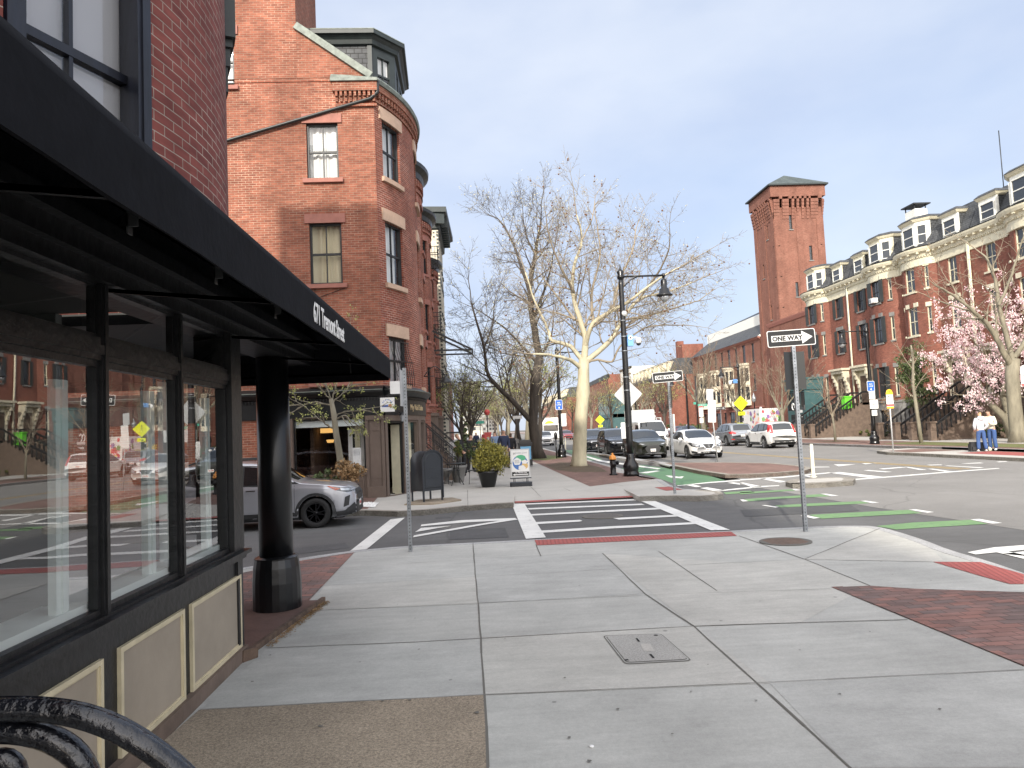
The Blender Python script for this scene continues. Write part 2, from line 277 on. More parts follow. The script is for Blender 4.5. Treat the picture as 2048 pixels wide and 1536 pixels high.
M['ground']=groundmat('ground',(.15,.14,.12))
M['fabric']=pm('awning_fabric',(.0058,.0062,.008),.85,nscale=5,namt=.35,bump=.12,bscale=25,spec=.12)
M['black']=pm('black_gloss_paint',(.0055,.006,.007),.3,nscale=6,namt=.3,bump=.12,bscale=9,coat=.1)
M['blackmatt']=pm('black_paint_worn',(.008,.0085,.0095),.42,nscale=9,namt=.45,bump=.3,bscale=16)
M['blacktrim']=pm('black_trim',(.02,.022,.024),.5,nscale=8,namt=.2)
M['navy']=pm('navy_black_paint',(.008,.01,.018),.38,nscale=12,namt=.5,bump=.3,bscale=14,stretch=(1,1,.2))
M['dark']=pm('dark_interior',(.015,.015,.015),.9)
M['mid_int']=pm('interior_wall',(.20,.21,.195),.9)
M['tan']=pm('tan_panel',(.31,.265,.205),.6,nscale=2.2,namt=.14,bump=.08,bscale=30)
M['cream']=pm('cream_moulding',(.56,.49,.33),.55,nscale=6,namt=.15,bump=.1,bscale=40)
M['palegreen']=pm('inner_frame',(.72,.78,.75),.6)
M['glass_shop']=glassmat('shop_glass',3.9,(.97,.99,.98),bump=.02)
M['glass_transom']=glassmat('transom_glass',2.3,(.97,.98,.97))
M['glass']=glassmat('window_glass',1.9,(.97,.98,.99),bump=.10)
M['brown']=pm('brown_shop_paint',(.125,.092,.074),.55,nscale=3,namt=.15,bump=.05,bscale=30)
M['blackshop']=pm('black_shop_paint',(.009,.011,.012),.4,nscale=4,namt=.3)
M['galv']=pm('galvanised_steel',(.30,.32,.34),.42,.75,nscale=14,namt=.3)
M['alum']=pm('sign_back_aluminium',(.50,.51,.51),.5,.35,nscale=3,namt=.08)
M['stone_red']=pm('red_sandstone',(.30,.125,.095),.75,nscale=5,namt=.18,bump=.15,bscale=30)
M['stone_tan']=pm('tan_sandstone',(.50,.35,.255),.75,nscale=5,namt=.14,bump=.15,bscale=30)
M['brownstone']=pm('brownstone',(.135,.098,.075),.8,nscale=4,namt=.28,bump=.3,bscale=18)
M['greystone']=pm('grey_stone',(.19,.185,.175),.8,nscale=4,namt=.2,bump=.2,bscale=18)
M['cream_stone']=pm('cream_stone',(.60,.55,.42),.7,nscale=4,namt=.2,bump=.2,bscale=20)
M['cream_paint']=pm('cream_paint',(.64,.60,.45),.6,nscale=3,namt=.12)
M['white_wood']=pm('white_wood',(.72,.72,.66),.55,nscale=3,namt=.1)
M['slate']=brickmat('slate',(.085,.09,.095),(.06,.064,.07),(.03,.03,.03),bw=.24,bh=.16,ms=.012,bump=.6,rough=.6)
M['slate_tower']=brickmat('slate_green',(.075,.092,.088),(.06,.076,.073),(.07,.08,.08),bw=.5,bh=.25,ms=.02,rough=.6)
M['copper']=pm('copper_flashing',(.17,.195,.17),.6,nscale=6,namt=.4)
M['darkmetal']=pm('dark_metal',(.03,.032,.033),.4,.3)
M['iron']=pm('wrought_iron',(.012,.012,.013),.45)
M['trimgreen']=pm('dark_green_trim',(.022,.03,.03),.5,nscale=4,namt=.3)
M['curtain']=pm('curtain_white',(.78,.78,.74),.9)
M['curtain_warm']=pm('curtain_warm',(.66,.60,.42),.9)
M['blind']=pm('blind_slats',(.80,.80,.82),.7)
M['shutter']=pm('dark_shutter',(.032,.036,.034),.6)
M['white']=pm('white_plastic',(.78,.78,.76),.5)
M['signwhite']=pm('sign_white',(.72,.72,.70),.45,nscale=5,namt=.05)
M['signblack']=pm('sign_black',(.012,.012,.012),.4)
M['signred']=pm('sign_red',(.55,.08,.07),.5)
M['signblue']=pm('sign_blue',(.02,.12,.52),.5)
M['signyellow']=pm('sign_fluorescent',(.78,.86,.02),.5)
M['amber']=pm('sign_amber',(.85,.47,.03),.5)
M['streetgreen']=pm('street_sign_green',(.06,.33,.24),.5)
M['limegreen']=pm('lime_bin',(.14,.62,.04),.5)
M['rubber']=pm('tyre_rubber',(.014,.014,.014),.8,nscale=20,namt=.3)
M['rim']=pm('alloy_rim',(.38,.39,.40),.3,.9)
M['rim_dark']=pm('dark_rim',(.03,.03,.033),.25,.8)
M['chrome']=pm('chrome',(.65,.66,.68),.12,1.)
M['plastic']=pm('black_plastic',(.025,.026,.027),.55)
M['carglass']=pm('car_glass',(.010,.013,.014),.03,spec=.9,coat=.6)
M['lamp_dark']=pm('lamp_housing',(.07,.075,.08),.15,.3,coat=1)
M['headlamp']=pm('headlamp_lens',(.42,.44,.46),.12,.55,coat=1)
M['taillamp']=pm('tail_lamp',(.45,.02,.02),.15,coat=1)
M['orange_lens']=pm('orange_lens',(.45,.08,.03),.2,coat=1)
M['bark_plane']=pm('bark_plane',(.45,.41,.29),.8,nscale=2.2,namt=.32,bump=.4,bscale=9,stretch=(1,1,.35))
M['bark_plane_up']=pm('bark_plane_limb',(.43,.38,.25),.8,nscale=3,namt=.5,bump=.3,bscale=10)
M['bark_dark']=pm('bark_dark',(.055,.045,.036),.9,nscale=6,namt=.45,bump=1.,bscale=16,stretch=(1,1,.18))
M['bark_grey']=pm('bark_grey',(.21,.19,.14),.85,nscale=3,namt=.4,bump=.6,bscale=12,stretch=(1,1,.3))
M['twig_pale']=pm('twig_pale',(.27,.225,.165),.9)
M['twig_brown']=pm('twig_brown',(.22,.17,.12),.9)
M['twig_dark']=pm('twig_dark',(.095,.077,.058),.9)
M['seed']=pm('seed_ball',(.16,.075,.035),.9)
M['bud']=pm('bud_green',(.34,.36,.12),.7)
M['bud_pale']=pm('bud_pale',(.46,.43,.27),.7)
M['pink']=pm('magnolia_petals',(.66,.44,.47),.6,nscale=3,namt=.2)
M['pinkw']=pm('magnolia_pale',(.83,.70,.68),.6)
M['leafg']=pm('leaf_green',(.075,.11,.032),.6,nscale=4,namt=.35)
M['leafy']=pm('leaf_yellow_green',(.32,.29,.055),.65,nscale=9,namt=.4)
M['leafb']=pm('leaf_brown',(.30,.19,.09),.8,nscale=6,namt=.4)
M['forsythia']=pm('forsythia',(.72,.50,.03),.7,nscale=3,namt=.3)
M['orangecap']=pm('hydrant_cap',(.80,.33,.07),.5,nscale=5,namt=.1)
M['mailbox']=pm('mailbox_paint',(.019,.023,.029),.42,nscale=4,namt=.18)
M['rust']=pm('rusty_iron',(.15,.085,.055),.75,nscale=12,namt=.35,bump=.6,bscale=60)
M['manhole']=pm('manhole_iron',(.075,.065,.065),.6,nscale=20,namt=.3,bump=.4,bscale=60)
M['wood']=pm('weathered_wood',(.10,.065,.045),.85,nscale=8,namt=.5,bump=1,bscale=20)
M['gold']=pm('gold_lettering',(.62,.50,.30),.4,.3)
M['skin']=pm('skin',(.52,.31,.22),.6)
M['lampwarm']=pm('lit_lamp_shade',(.5,.28,.08),.6,emit=(1,.55,.16),estr=.55)
M['lampball']=pm('lit_globe',(.9,.8,.5),.6,emit=(1,.85,.5),estr=2.0)
# ---------------- ground, roads, pavements ----------------
ST='structure'; SW=.12
def offs(pts,w):
    out=[]; k=len(pts)
    for i,p in enumerate(pts):
        a=Vector(pts[max(i-1,0)]);b=Vector(pts[min(i+1,k-1)]); d=(b-a).normalized(); out.append((p[0]-d.y*w,p[1]+d.x*w))
    return out
def smooth(pts,n=2):
    for _ in range(n):
        q=[pts[0]]
        for a,b in zip(pts,pts[1:]): q+= [(a[0]*.75+b[0]*.25,a[1]*.75+b[1]*.25),(a[0]*.25+b[0]*.75,a[1]*.25+b[1]*.75)]
        pts=q+[pts[-1]]
    return pts
def strip(mb,pts,w,z,m=0,center=True):
    a=offs(pts,w/2 if center else 0); b=offs(pts,-w/2 if center else -w)
    for i in range(len(pts)-1): mb.face([(*b[i],z),(*b[i+1],z),(*a[i+1],z),(*a[i],z)],m)
def kerb(name,pts,w,zt=SW,zb=0.,mat='kerb',joint=1.8,lip=.004):
    """granite kerb: top strip to the left of the line plus the face; split in stones by fine gaps"""
    mb=MB(); k=len(pts); b=offs(pts,w); acc=0
    for i in range(k-1):
        p,q=pts[i],pts[i+1]; p2,q2=b[i],b[i+1]
        mb.face([(*p,zt+lip),(*q,zt+lip),(*q2,zt+lip),(*p2,zt+lip)]); mb.face([(*p,zb),(*q,zb),(*q,zt+lip),(*p,zt+lip)])
        mb.face([(*q2,zt-.05),(*p2,zt-.05),(*p2,zt+lip),(*q2,zt+lip)])
    return mb.build(name,M[mat],kind=ST)
def sheet(name,poly,z,mat):
    mb=MB(); mb.sheet(poly,z); return mb.build(name,M[mat],kind=ST)
def slab(name,poly,z,mat,zb=-.03):
    mb=MB(); mb.prism(poly,zb,z,bottom=False); return mb.build(name,M[mat],kind=ST)
mb=MB(); mb.sheet([(-1500,-600),(1500,-600),(1500,2500),(-1500,2500)],-.03); mb.build('ground',M['ground'],kind=ST)
# road surfaces: side street and avenue, then the brighter worn lanes of the avenue
slab('road',[(-90,-60),(60,-60),(60,700),(-90,700)],0.,'asphalt')
lane=[(8.8,-60),(18.7,-60),(18.7,30),(22,36),(22,700),(11.2,700),(10.2,60),(9.8,36),(10.6,29.5),(9.4,26.3),(8.0,24.5),(7.6,20.5),(7.9,14),(8.8,5)]
sheet('avenue_lanes',lane,.004,'asphalt_old')
# near pavement
nk=[(480,1137),(520,1130),(605,1116),(700,1102),(815,1092),(940,1086),(1069,1079),(1270,1070),(1462,1062),(1530,1058),(1620,1054),(1700,1051.5),(1750,1052.5),(1790,1062),(1850,1081),(1900,1101),(1975,1122),(2048,1147)]
NK=GP(nk,SW); NK=[(-40,NK[0][1]-.1)]+[NK[0]]+smooth(NK[1:],1)+[(7.3,2.5),(7.4,-60)]
slab('near_sidewalk',NK+[(-40,-60)],SW,'concrete')
kerb('near_kerb',NK[::-1],.16)
# brick and aggregate inserts
def ins(name,px,mat,z=SW+.004,extra=()): return sheet(name,GP(px,SW)+list(extra),z,mat)
ins('brick_paving_right',[(1663,1175),(1740,1172),(1830,1178),(2048,1185)],'paver',extra=[(6.3,5.2),(6.3,-8),(4.6,-8)]+GP([(2048,1333)],SW))
ins('brick_border_right',[(1663,1175),(1685,1174),(2048,1316),(2048,1333)],'paver',z=SW+.008)
ins('brick_paving_left',[(485,1146),(606,1121),(697,1106.5),(709,1105),(614,1206),(560,1240),(470,1290)],'paver')
ins('aggregate_panel',[(398,1421),(968,1391),(976,1536)],'aggregate',extra=[(.0,1.4),(-1.93,1.4)]+GP([(330,1480)],SW))
def tact(name,px,z):
    P=GP(px,z-.004); o=sheet(name,P,z,'tactile')
    a=Vector((*P[0],0)); d=Vector((*P[1],0))-a; ang=math.atan2(d.y,d.x); o.data.transform(Matrix.Rotation(-ang,4,'Z')@Matrix.Translation(-a)); o.matrix_world=Matrix.Translation(a)@Matrix.Rotation(ang,4,'Z')
tact('tactile_paving',[(1069,1080.5),(1462,1063.5),(1474,1072),(1074,1091)],SW+.005)
tact('tactile_paving',[(1866,1124),(1960,1124.5),(2048,1149),(2048,1168.5),(2020,1168.5),(1960,1152)],SW+.005)
tact('tactile_paving',[(1028,1001),(1269,989),(1276,994),(1030,1006)],.035)
tact('tactile_paving',[(1309,975),(1338,973.5),(1366,979.5),(1332,981.5)],SW+.005)
# slabs poured at other times
def tone(px,mat): sheet('sidewalk_slab',GP(px,SW),SW+.002,mat)
tone([(535,1297),(830,1285),(962,1275),(968,1391),(400,1421)],'concrete_c'); tone([(962,1275),(1388,1253),(1540,1367),(968,1391)],'concrete_b'); tone([(1205,1107),(1480,1126),(1609,1119),(1740,1172),(1600,1246),(1388,1253)],'concrete_b')
tone([(949,1118),(1205,1107),(1290,1188),(955,1207)],'concrete_c'); tone([(1609,1119),(1760,1057),(1850,1085),(1890,1124)],'concrete_b'); tone([(1540,1367),(2048,1342),(2048,1536),(1700,1536)],'concrete_c'); tone([(649,1172),(951,1154),(957,1208),(614,1222)],'concrete_b')
# repairs in the asphalt
for P4 in ([(900,1060),(1010,1056),(1018,1075),(900,1080)],[(870,1035),(900,1033),(903,1036),(872,1038)],[(1480,1020),(1700,1010),(1720,1022),(1490,1034)],[(560,1100),(690,1086),(700,1096),(560,1113)]): sheet('asphalt_patch',GP(P4,0),.0055,'asphalt_patch')
# joints
jb=MB(); jt=MB()
def joint(px,w=.016,mbx=None,z=SW+.0045):
    p=GP(px,SW); q=[p[0]]
    for a,b in zip(p,p[1:]):
        L=math.dist(a,b); k=max(1,int(L/.35)); dx,dy=(b[0]-a[0])/L,(b[1]-a[1])/L
        for i in range(1,k+1):
            t=i/k; j=rnd.uniform(-.005,.005) if i<k else 0; q.append((a[0]+(b[0]-a[0])*t-dy*j,a[1]+(b[1]-a[1])*t+dx*j))
    for a,b in zip(q,q[1:]): strip(mbx or jb,[a,b],w*rnd.uniform(.75,1.2),z+rnd.uniform(0,.0006))
joint([(946,1086),(952,1160),(957,1210),(962,1275),(969,1390),(976,1536)],.014); joint([(976,1536),(1004,1900)],.014)
joint([(535,1297),(830,1285),(1388,1253),(1600,1246),(1815,1240)],.012)
joint([(614,1222),(950,1207),(1310,1190)],.007,jt); joint([(649,1172),(951,1154),(1236,1138)],.008,jt); joint([(690,1136),(949,1118),(1082,1112)],.008,jt); joint([(1310,1190),(1660,1178)],.006,jt)
joint([(1205,1107),(1290,1188),(1388,1253),(1540,1390),(1700,1536),(1900,1720)],.014)
joint([(1317,1103),(1434,1182)],.012); joint([(1072,1089),(1082,1113)],.014); joint([(1363,1131),(1480,1125),(1609,1119),(1863,1124)],.009,jt)
joint([(1478,1072),(1609,1119),(1740,1172)],.014); joint([(1609,1119),(1760,1057)],.012)
joint([(400,1420),(968,1390)],.012,jt); joint([(968,1390),(1320,1375),(1500,1367),(1800,1352),(2048,1340)],.008,jt)
# far pavement joints
for px in ([(1063,975),(1082,994)],[(935,980),(936,1015)],[(1128,976),(1140,982)],[(1247,972),(1210,966)],[(1160,985),(1290,980)],[(900,985),(1080,977)],[(1044,960),(1063,975)]): joint(px,.012)
jb.build('pavement_joints',M['joint'],kind=ST); jt.build('pavement_fine_joints',M['joint_thin'],kind=ST)
# far pavement with a dropped kerb at the crossing
fk=[(729,1021),(795,1023),(850,1020),(930,1012),(1000,1007),(1027,1005.5)]
FKa=GP(fk,SW); L0=G(1029,1007,0); L1=G(1276,995,0)
FKb=GP([(1279,993.5),(1345,992),(1400,992.5),(1435,990),(1446,986.5),(1440,983),(1400,979.5),(1366,978),(1340,970),(1322,959),(1290,954)],SW)
RE=[(5.95,30.5),(6.1,45),(6.4,80),(7.6,250),(11,700)]
LY=FKa[0][1]
backL=(L0[0]+.1,L0[1]+1.3); backR=(L1[0]-.1,L1[1]+1.3)
main=[(-60,LY+.1),(-6,LY+.1)]+FKa+[backL,backR]+FKb+RE+[(-6,700),(-60,40)]
slab('far_sidewalk',main,SW,'concrete2')
mb=MB(); fa=FKa[-1]; fb=FKb[0]
mb.face([(*L0,.02),(*L1,.02),(*backR,SW),(*backL,SW)]); mb.face([(*fa,SW),(*L0,.02),(*backL,SW)]); mb.face([(*L1,.02),(*fb,SW),(*backR,SW)]); mb.face([(*L0,-.02),(*L1,-.02),(*L1,.02),(*L0,.02)]); mb.face([(*fa,-.02),(*L0,-.02),(*L0,.02),(*fa,SW)]); mb.face([(*L1,-.02),(*fb,-.02),(*fb,SW),(*L1,.02)])
mb.build('kerb_ramp',M['concrete2'],kind=ST)
kerb('far_kerb',[(-60,LY+.1),(-6,LY+.1)]+FKa,.17,mat='kerb_dark'); kerb('far_corner_kerb',FKb[:7],.17,mat='kerb_dark'); kerb('far_lane_kerb',FKb[6:]+RE,.17)
sheet('brick_verge',GP([(1062,921),(1120,947),(1180,973),(1250,964),(1316,957.5)],SW)+[(5.25,26.8),(5.7,30.5),(5.85,45),(6.1,80),(6.6,200),(4.6,200),(3.6,60)],SW+.004,'paver2')
sheet('tree_pit',GP([(1110,940),(1150,945),(1215,944),(1200,935),(1165,926),(1120,925),(1090,930)],SW),SW+.009,'earth')
sheet('tree_pit',GP([(1040,919),(1090,921),(1125,916),(1118,912),(1080,910),(1050,911)],SW),SW+.009,'grass')
sheet('side_brick_paving',[(-30,LY+.3),(-6,LY+.3),GP([(735,1018)],SW)[0],(-2.75,20.9),(-30,20.9)],SW+.004,'paver2')
sheet('pebble_bed',GP([(722,1014),(749,1016),(757,1006),(728,1005)],SW),SW+.012,'white')
# bike lane
gl=GP([(1238,938),(1283,930),(1330,936),(1400,943),(1481,958),(1420,964),(1358,971.5),(1330,961),(1302,952)],0); sheet('bike_lane',gl,.004,'green_lane')
sheet('bike_lane',GP([(1129,901),(1153,900),(1190,911),(1205,919),(1168,923),(1150,912)],0),.004,'green_lane')
# islands
isl=GP([(1324,925.5),(1451,924.5),(1545,926),(1600,931),(1625,935.5),(1610,941),(1560,945),(1500,948.5),(1450,949),(1400,942),(1350,932)],SW)
slab('brick_island',isl,SW,'paver2')
kerb('island_kerb',[isl[-1],isl[0]],.2,mat='kerb'); kerb('island_front_kerb',isl[4:][::-1][::-1][::-1][::-1],.25,mat='kerb_dark') if False else None
def ring_kerb(name,poly,w,mat):
    k=len(poly); ar=sum(poly[i][0]*poly[(i+1)%k][1]-poly[(i+1)%k][0]*poly[i][1] for i in range(k))
    if ar<0: poly=poly[::-1]
    return kerb(name,poly+[poly[0]],w,mat=mat)
ring_kerb('island_kerb_ring',isl,.22,'kerb_dark')
si=GP([(1571,964),(1580,960),(1602,957),(1650,955),(1695,954),(1711,957),(1706,962),(1650,966),(1585,968)],SW)
slab('concrete_island',si,SW+.003,'concrete2'); ring_kerb('concrete_island_kerb',si,.3,'kerb_dark')
sep=[G(1171,905,SW),G(1232,915,SW),G(1322,927,SW)]; sp2=offs(sep,.5)
slab('lane_separator',sep+sp2[::-1],SW,'kerb')
sheet('separator_planting',[G(1196,909.5,SW),G(1222,914,SW),G(1234,913.5,SW),G(1208,909,SW)],SW+.005,'earth'); sheet('separator_planting',[G(1283,920.5,SW),G(1312,925,SW),G(1320,924.5,SW),G(1295,920.5,SW)],SW+.005,'earth')
# markings
wm=MB(); z=.009
def q(px,m=wm,zz=z):
    m.sheet([(x,y) for x,y in GP(px,0)],zz)
q([(1023,1008),(1048,1007),(1092,1076),(1052,1079)],wm,z+.003); q([(1265,996),(1292,996),(1460,1061),(1422,1062)],wm,z+.003)
for a in ([(1047,1007.5),(1267,999),(1273,1001.5),(1050,1010)],[(1055,1017),(1283,1008),(1290,1010.5),(1058,1019.8)],[(1062,1029),(1315,1016),(1322,1019.3),(1064,1032)],[(1072,1045),(1160,1040.5),(1165,1042.5),(1160,1044),(1075,1049)],[(1226,1037),(1350,1030.5),(1360,1033.5),(1238,1040)],[(1083,1062),(1220,1053.5),(1384,1045.5),(1393,1049),(1222,1058),(1086,1066.5)]): q(a)
q([(781,1039.5),(810,1036),(734,1099),(700,1103)])
q([(843,1050),(924,1041),(1034,1036.5),(1000,1042),(924,1046),(841,1053.5)]); q([(828,1072),(940,1052),(1030,1037.5),(1036,1040),(960,1052),(826,1076)],wm,z+.003); q([(830,1065.5),(842,1057),(903,1052.5)],wm,z+.003)
def z6(l): return [(1480+x/3.606,900+y/3.606) for x,y in l]
for l in ([(370,283),(398,283),(438,292),(400,294)],[(0,360),(25,360),(62,371),(20,374)],[(580,318),(625,318),(713,332),(660,335)],[(155,402),(178,400),(282,413),(255,418)],[(870,370),(908,368),(1003,382),(955,386)],[(435,477),(472,471),(577,493),(530,498)],[(1215,433),(1265,430),(1400,451),(1352,456)],[(1660,505),(1725,500),(1893,530),(1820,535)],
    [(675,105),(838,105),(712,119)],[(878,97),(990,95),(905,105)],[(1345,109),(1450,106),(1462,110),(1375,113)],[(1475,116),(1500,114),(1760,128),(1730,132)],[(510,122),(640,122),(650,126),(530,128)],[(1590,99),(1730,92),(1760,97),(1650,101)],[(1845,86),(1920,82),(1930,86),(1870,90)],
    [(830,210),(1100,190),(1500,158),(1860,132),(1875,136),(1500,165),(1100,198),(830,218)],[(0,214),(300,195),(640,163),(720,160),(640,170),(300,203),(0,222)],[(0,277),(150,262),(280,256),(285,261),(150,270),(0,286)],
    [(0,238),(20,236),(160,265),(90,272)],[(145,210),(175,206),(335,228),(290,236)],[(430,186),(460,183),(560,195),(540,205)],[(640,166),(715,160),(1030,195),(930,202)],[(890,150),(930,146),(1100,160),(1050,162)],[(1000,137),(1150,125),(1210,126),(1040,141)],[(1180,124),(1215,124),(1350,145),(1300,146)],[(1355,138),(1390,137),(1530,156),(1480,158)],
    [(1640,742),(1830,707),(2048,690),(2048,725),(1850,742),(1700,758)],[(1850,742),(1930,735),(2048,760),(2048,790)]): q(z6(l))
def z1(l): return [(1130+x/5.486,720+y/5.486) for x,y in l]
for l in ([(1230,1380),(1600,1340),(1920,1318),(1920,1330),(1600,1352),(1240,1385)],[(1600,1443),(1920,1408),(1920,1422),(1700,1443)],[(1320,1375),(1390,1368),(1500,1390),(1440,1398)],[(1480,1408),(1560,1400),(1750,1432),(1640,1442)],[(1780,1350),(1850,1345),(1920,1358),(1920,1372)],[(1100,1268),(1160,1272),(1250,1284),(1305,1278),(1280,1302),(1150,1290)],[(790,1240),(1000,1215),(1045,1220),(900,1245)]): q(z1(l))
q([(1150,905),(1205,921),(1322,937.5),(1315,939),(1200,923.5),(1146,906.5)])
q([(2005,1109),(2048,1104),(2048,1113)])
wm.build('road_marking_white',M['white_paint'],kind=ST)
gm=MB()
for l in ([(0,308),(370,285),(400,294),(180,308),(0,322)],[(62,372),(25,357),(300,338),(582,320),(650,335),(300,352)],[(250,402),(500,388),(872,371),(935,386),(600,402),(290,416)],[(500,470),(900,448),(1215,434),(1310,457),(900,480),(590,497)],[(985,551),(1250,525),(1660,506),(1790,535),(1400,558),(1130,576)]): q(z6(l),gm,.0065)
q([(1447,985),(1500,982),(1510,985),(1452,989)],gm,.0065)
gm.build('road_marking_green',M['green_paint'],kind=ST)
ym=MB(); yl=[(14.4,160),(14.45,60),(14.5,40),(14.9,28),(15.2,22.0)]; strip(ym,yl,.11,z); strip(ym,[(x+.28,y) for x,y in yl],.11,z); ym.build('road_marking_yellow',M['yellow_paint'],kind=ST)
# right side: bus platform, lane, verge, footway, gardens
plat=[(18.6,30.6),(18.45,31.6),(18.9,33.2),(19.8,34.2),(21.2,34.2),(21.2,10),(18.9,10),(18.7,24)]
slab('bus_platform',plat,SW,'concrete2'); ring_kerb('bus_platform_kerb',plat,.16,'kerb_dark')
sheet('platform_paving',[(19,32.8),(21,33.2),(21.1,30.4),(18.9,30.6)],SW+.004,'paver2'); sheet('tactile_paving_far',[(19.6,28.6),(21.1,28.6),(21.1,24),(19.6,24)],SW+.005,'tactile')
slab('right_verge',[(22.6,10),(22.6,34),(22.2,37),(22.0,60),(22,700),(40,700),(40,10)],SW,'paver2'); kerb('right_kerb',[(22,700),(22.0,60),(22.2,37),(22.6,34),(22.6,10)][::-1],-.2,mat='kerb') if False else kerb('right_kerb',[(22,700),(22.0,60),(22.2,37),(22.6,34),(22.6,10)],.18)
sheet('right_footway',[(26.2,10),(26.2,700),(30.4,700),(30.4,10)],SW+.004,'concrete2')
sheet('grass_verge',[(23.6,24),(23.6,41),(25.9,41),(25.9,24)],SW+.006,'grass'); sheet('garden_soil',[(30.4,10),(30.4,66),(33,66),(33,10)],SW+.006,'earth')
sheet('tree_pit',[(23.6,46.5),(23.6,49.5),(25.4,49.5),(25.4,46.5)],SW+.009,'earth')
# ---- small items in the near pavement ----
def cover(name,label,cx,cy,z,r,mat,ring=True):
    t=thing(name,label,'manhole cover',(cx,cy,z)); mb=MB(); mb.lathe([(r,0),(r,.012),(r*.93,.012)],n=48,sm=False); mb.build('rim',M['joint'],t)
    mb=MB(); mb.lathe([(r*.925,0),(r*.925,.010)],n=48,sm=False)
    for i in range(-6,7):
        for j in range(-6,7):
            if (i*i+j*j)<36: mb.box(i*r*.14-.018,i*r*.14+.018,j*r*.14-.018,j*r*.14+.018,.010,.013)
    mb.build('lid',M[mat],t); return t
c=G(1571,1084,SW); e=G(1628,1084,SW); cover('manhole_cover','rusty brown round cast iron cover in the near pavement by the one way sign',c[0],c[1],SW+.001,e[0]-c[0],'rust')
c=G(1205,1033,0); cover('manhole_cover','round dark cover between the stripes of the crosswalk',c[0],c[1],.002,.42,'manhole')
t=thing('utility_cover','rectangular concrete utility box lid with two slots in the near pavement','utility cover',(0,0,0)); P=GP([(1205,1272),(1322,1268),(1385,1323),(1250,1330)],SW)
def inset(P,k): 
    c=(sum(p[0] for p in P)/4,sum(p[1] for p in P)/4); return [(c[0]+(p[0]-c[0])*k,c[1]+(p[1]-c[1])*k) for p in P]
def rounded(P,r=.05):
    out=[]; k=len(P)
    for i in range(k):
        p=Vector(P[i]); a=(Vector(P[i-1])-p).normalized()*r; b=(Vector(P[(i+1)%k])-p).normalized()*r
        for tt in (0,.25,.5,.75,1): v=p+a*(1-tt)**2+b*tt*tt; out.append((v.x,v.y))
    return out
mb=MB(); mb.sheet(rounded(P,.05),SW+.0045,0); mb.sheet(rounded(inset(P,.965),.05),SW+.0055,1); mb.sheet(rounded(inset(P,.925),.045),SW+.0065,0); mb.build('frame',[M['joint'],M['concrete']],t)
mb=MB(); mb.sheet(rounded(inset(P,.905),.04),SW+.009)
mb.build('lid',groundmat('cover_concrete',(.36,.355,.33),var=.15,fine=70,finev=.22,bump=.5),t); c=inset(P,0)[0]
for px in ([(1271,1279),(1275,1279),(1281,1286),(1276,1286)],[(1298,1311),(1303,1311),(1310,1319),(1305,1319)],[(1249,1322),(1256,1321),(1258,1323.5),(1251,1324)],[(1308,1272),(1315,1272),(1316,1274),(1309,1274)]): mb=MB(); mb.sheet(GP(px,SW),SW+.011); mb.build('slot',M['dark'],t)
mb=MB(); mb.sheet(GP([(1280,1290),(1300,1290),(1310,1305),(1288,1305)],SW),SW+.011); mb.build('name_plate',M['concrete2'],t)
# flattened white cap and dark gum
c=G(1183,1494,SW); mb=MB(); mb.lathe([(0,0),(.013,0),(.014,.005),(.011,.007),(0,.007)],c=(c[0],c[1],SW+.001),n=16); tag(mb.build('bottle_cap',M['white']),'flattened white bottle cap lying on the near pavement','bottle cap')
mb=MB()
for px,py,r in ((1010,1279,.008),(1130,1357,.011),(1236,1420,.012),(1139,1477,.014),(1178,1524,.015),(1512,1403,.012),(1382,1385,.011),(1416,1331,.008),(1600,1302,.01),(1785,1150,.01),(1862,1162,.012),(1610,1132,.01),(1520,1204,.009),(838,1300,.012),(830,1238,.01),(720,1326,.011),(540,1312,.013),(505,1365,.014),(795,1210,.008),(1660,1098,.009),(640,1455,.02),(765,1404,.014),(820,1402,.014),(954,1427,.022),(1740,1265,.01),(1345,1470,.009),(1880,1420,.012),(1680,1390,.012)):
    c=G(px,py,SW); pts=[(c[0]+math.cos(k)*r*rnd.uniform(.5,1.1),c[1]+math.sin(k)*r*rnd.uniform(.5,1.)) for k in [i*.7 for i in range(9)]]; mb.sheet(pts,SW+.0085)
mb.build('chewing_gum_spots',M['joint'],kind='stuff',label='dark flattened gum spots scattered on the near pavement')
# ---------------- building tools ----------------
M['glass_far']=pm('far_window_glass',(.028,.033,.038),.06,spec=.8,bump=.05,bscale=1.5)
M['glass_blind']=pm('far_window_blind',(.30,.31,.30),.25,spec=.5)
class Path:
    def __init__(s,pts):
        s.p=[Vector((*q,0)) for q in pts]; s.c=[0.]
        for a,b in zip(s.p,s.p[1:]): s.c.append(s.c[-1]+(b-a).length)
        s.L=s.c[-1]
    def P(s,t,z=0,off=0):
        t=max(0,min(s.L,t)); i=0
        while i<len(s.c)-2 and t>s.c[i+1]+1e-9: i+=1
        a,b=s.p[i],s.p[i+1]; d=(b-a).normalized(); q=a+d*(t-s.c[i])
        # smooth normal at shared vertices
        n=Vector((d.y,-d.x,0))
        if abs(t-s.c[i])<1e-6 and i>0: n=(n+s.N(i-1)).normalized()
        elif abs(t-s.c[i+1])<1e-6 and i<len(s.p)-2: n=(n+s.N(i+1)).normalized()
        q=q+n*off; q.z=z; return q
    def N(s,i): d=(s.p[i+1]-s.p[i]).normalized(); return Vector((d.y,-d.x,0))
    def br(s,a,b,extra=()):
        r=sorted(set([round(a,5),round(b,5)]+[round(c,5) for c in s.c if a+1e-4<c<b-1e-4]+[round(e,5) for e in extra if a<e<b])); return r
    def ang(s,a,b):
        u,v=s.P(a),s.P(b); return math.atan2(v.y-u.y,v.x-u.x)
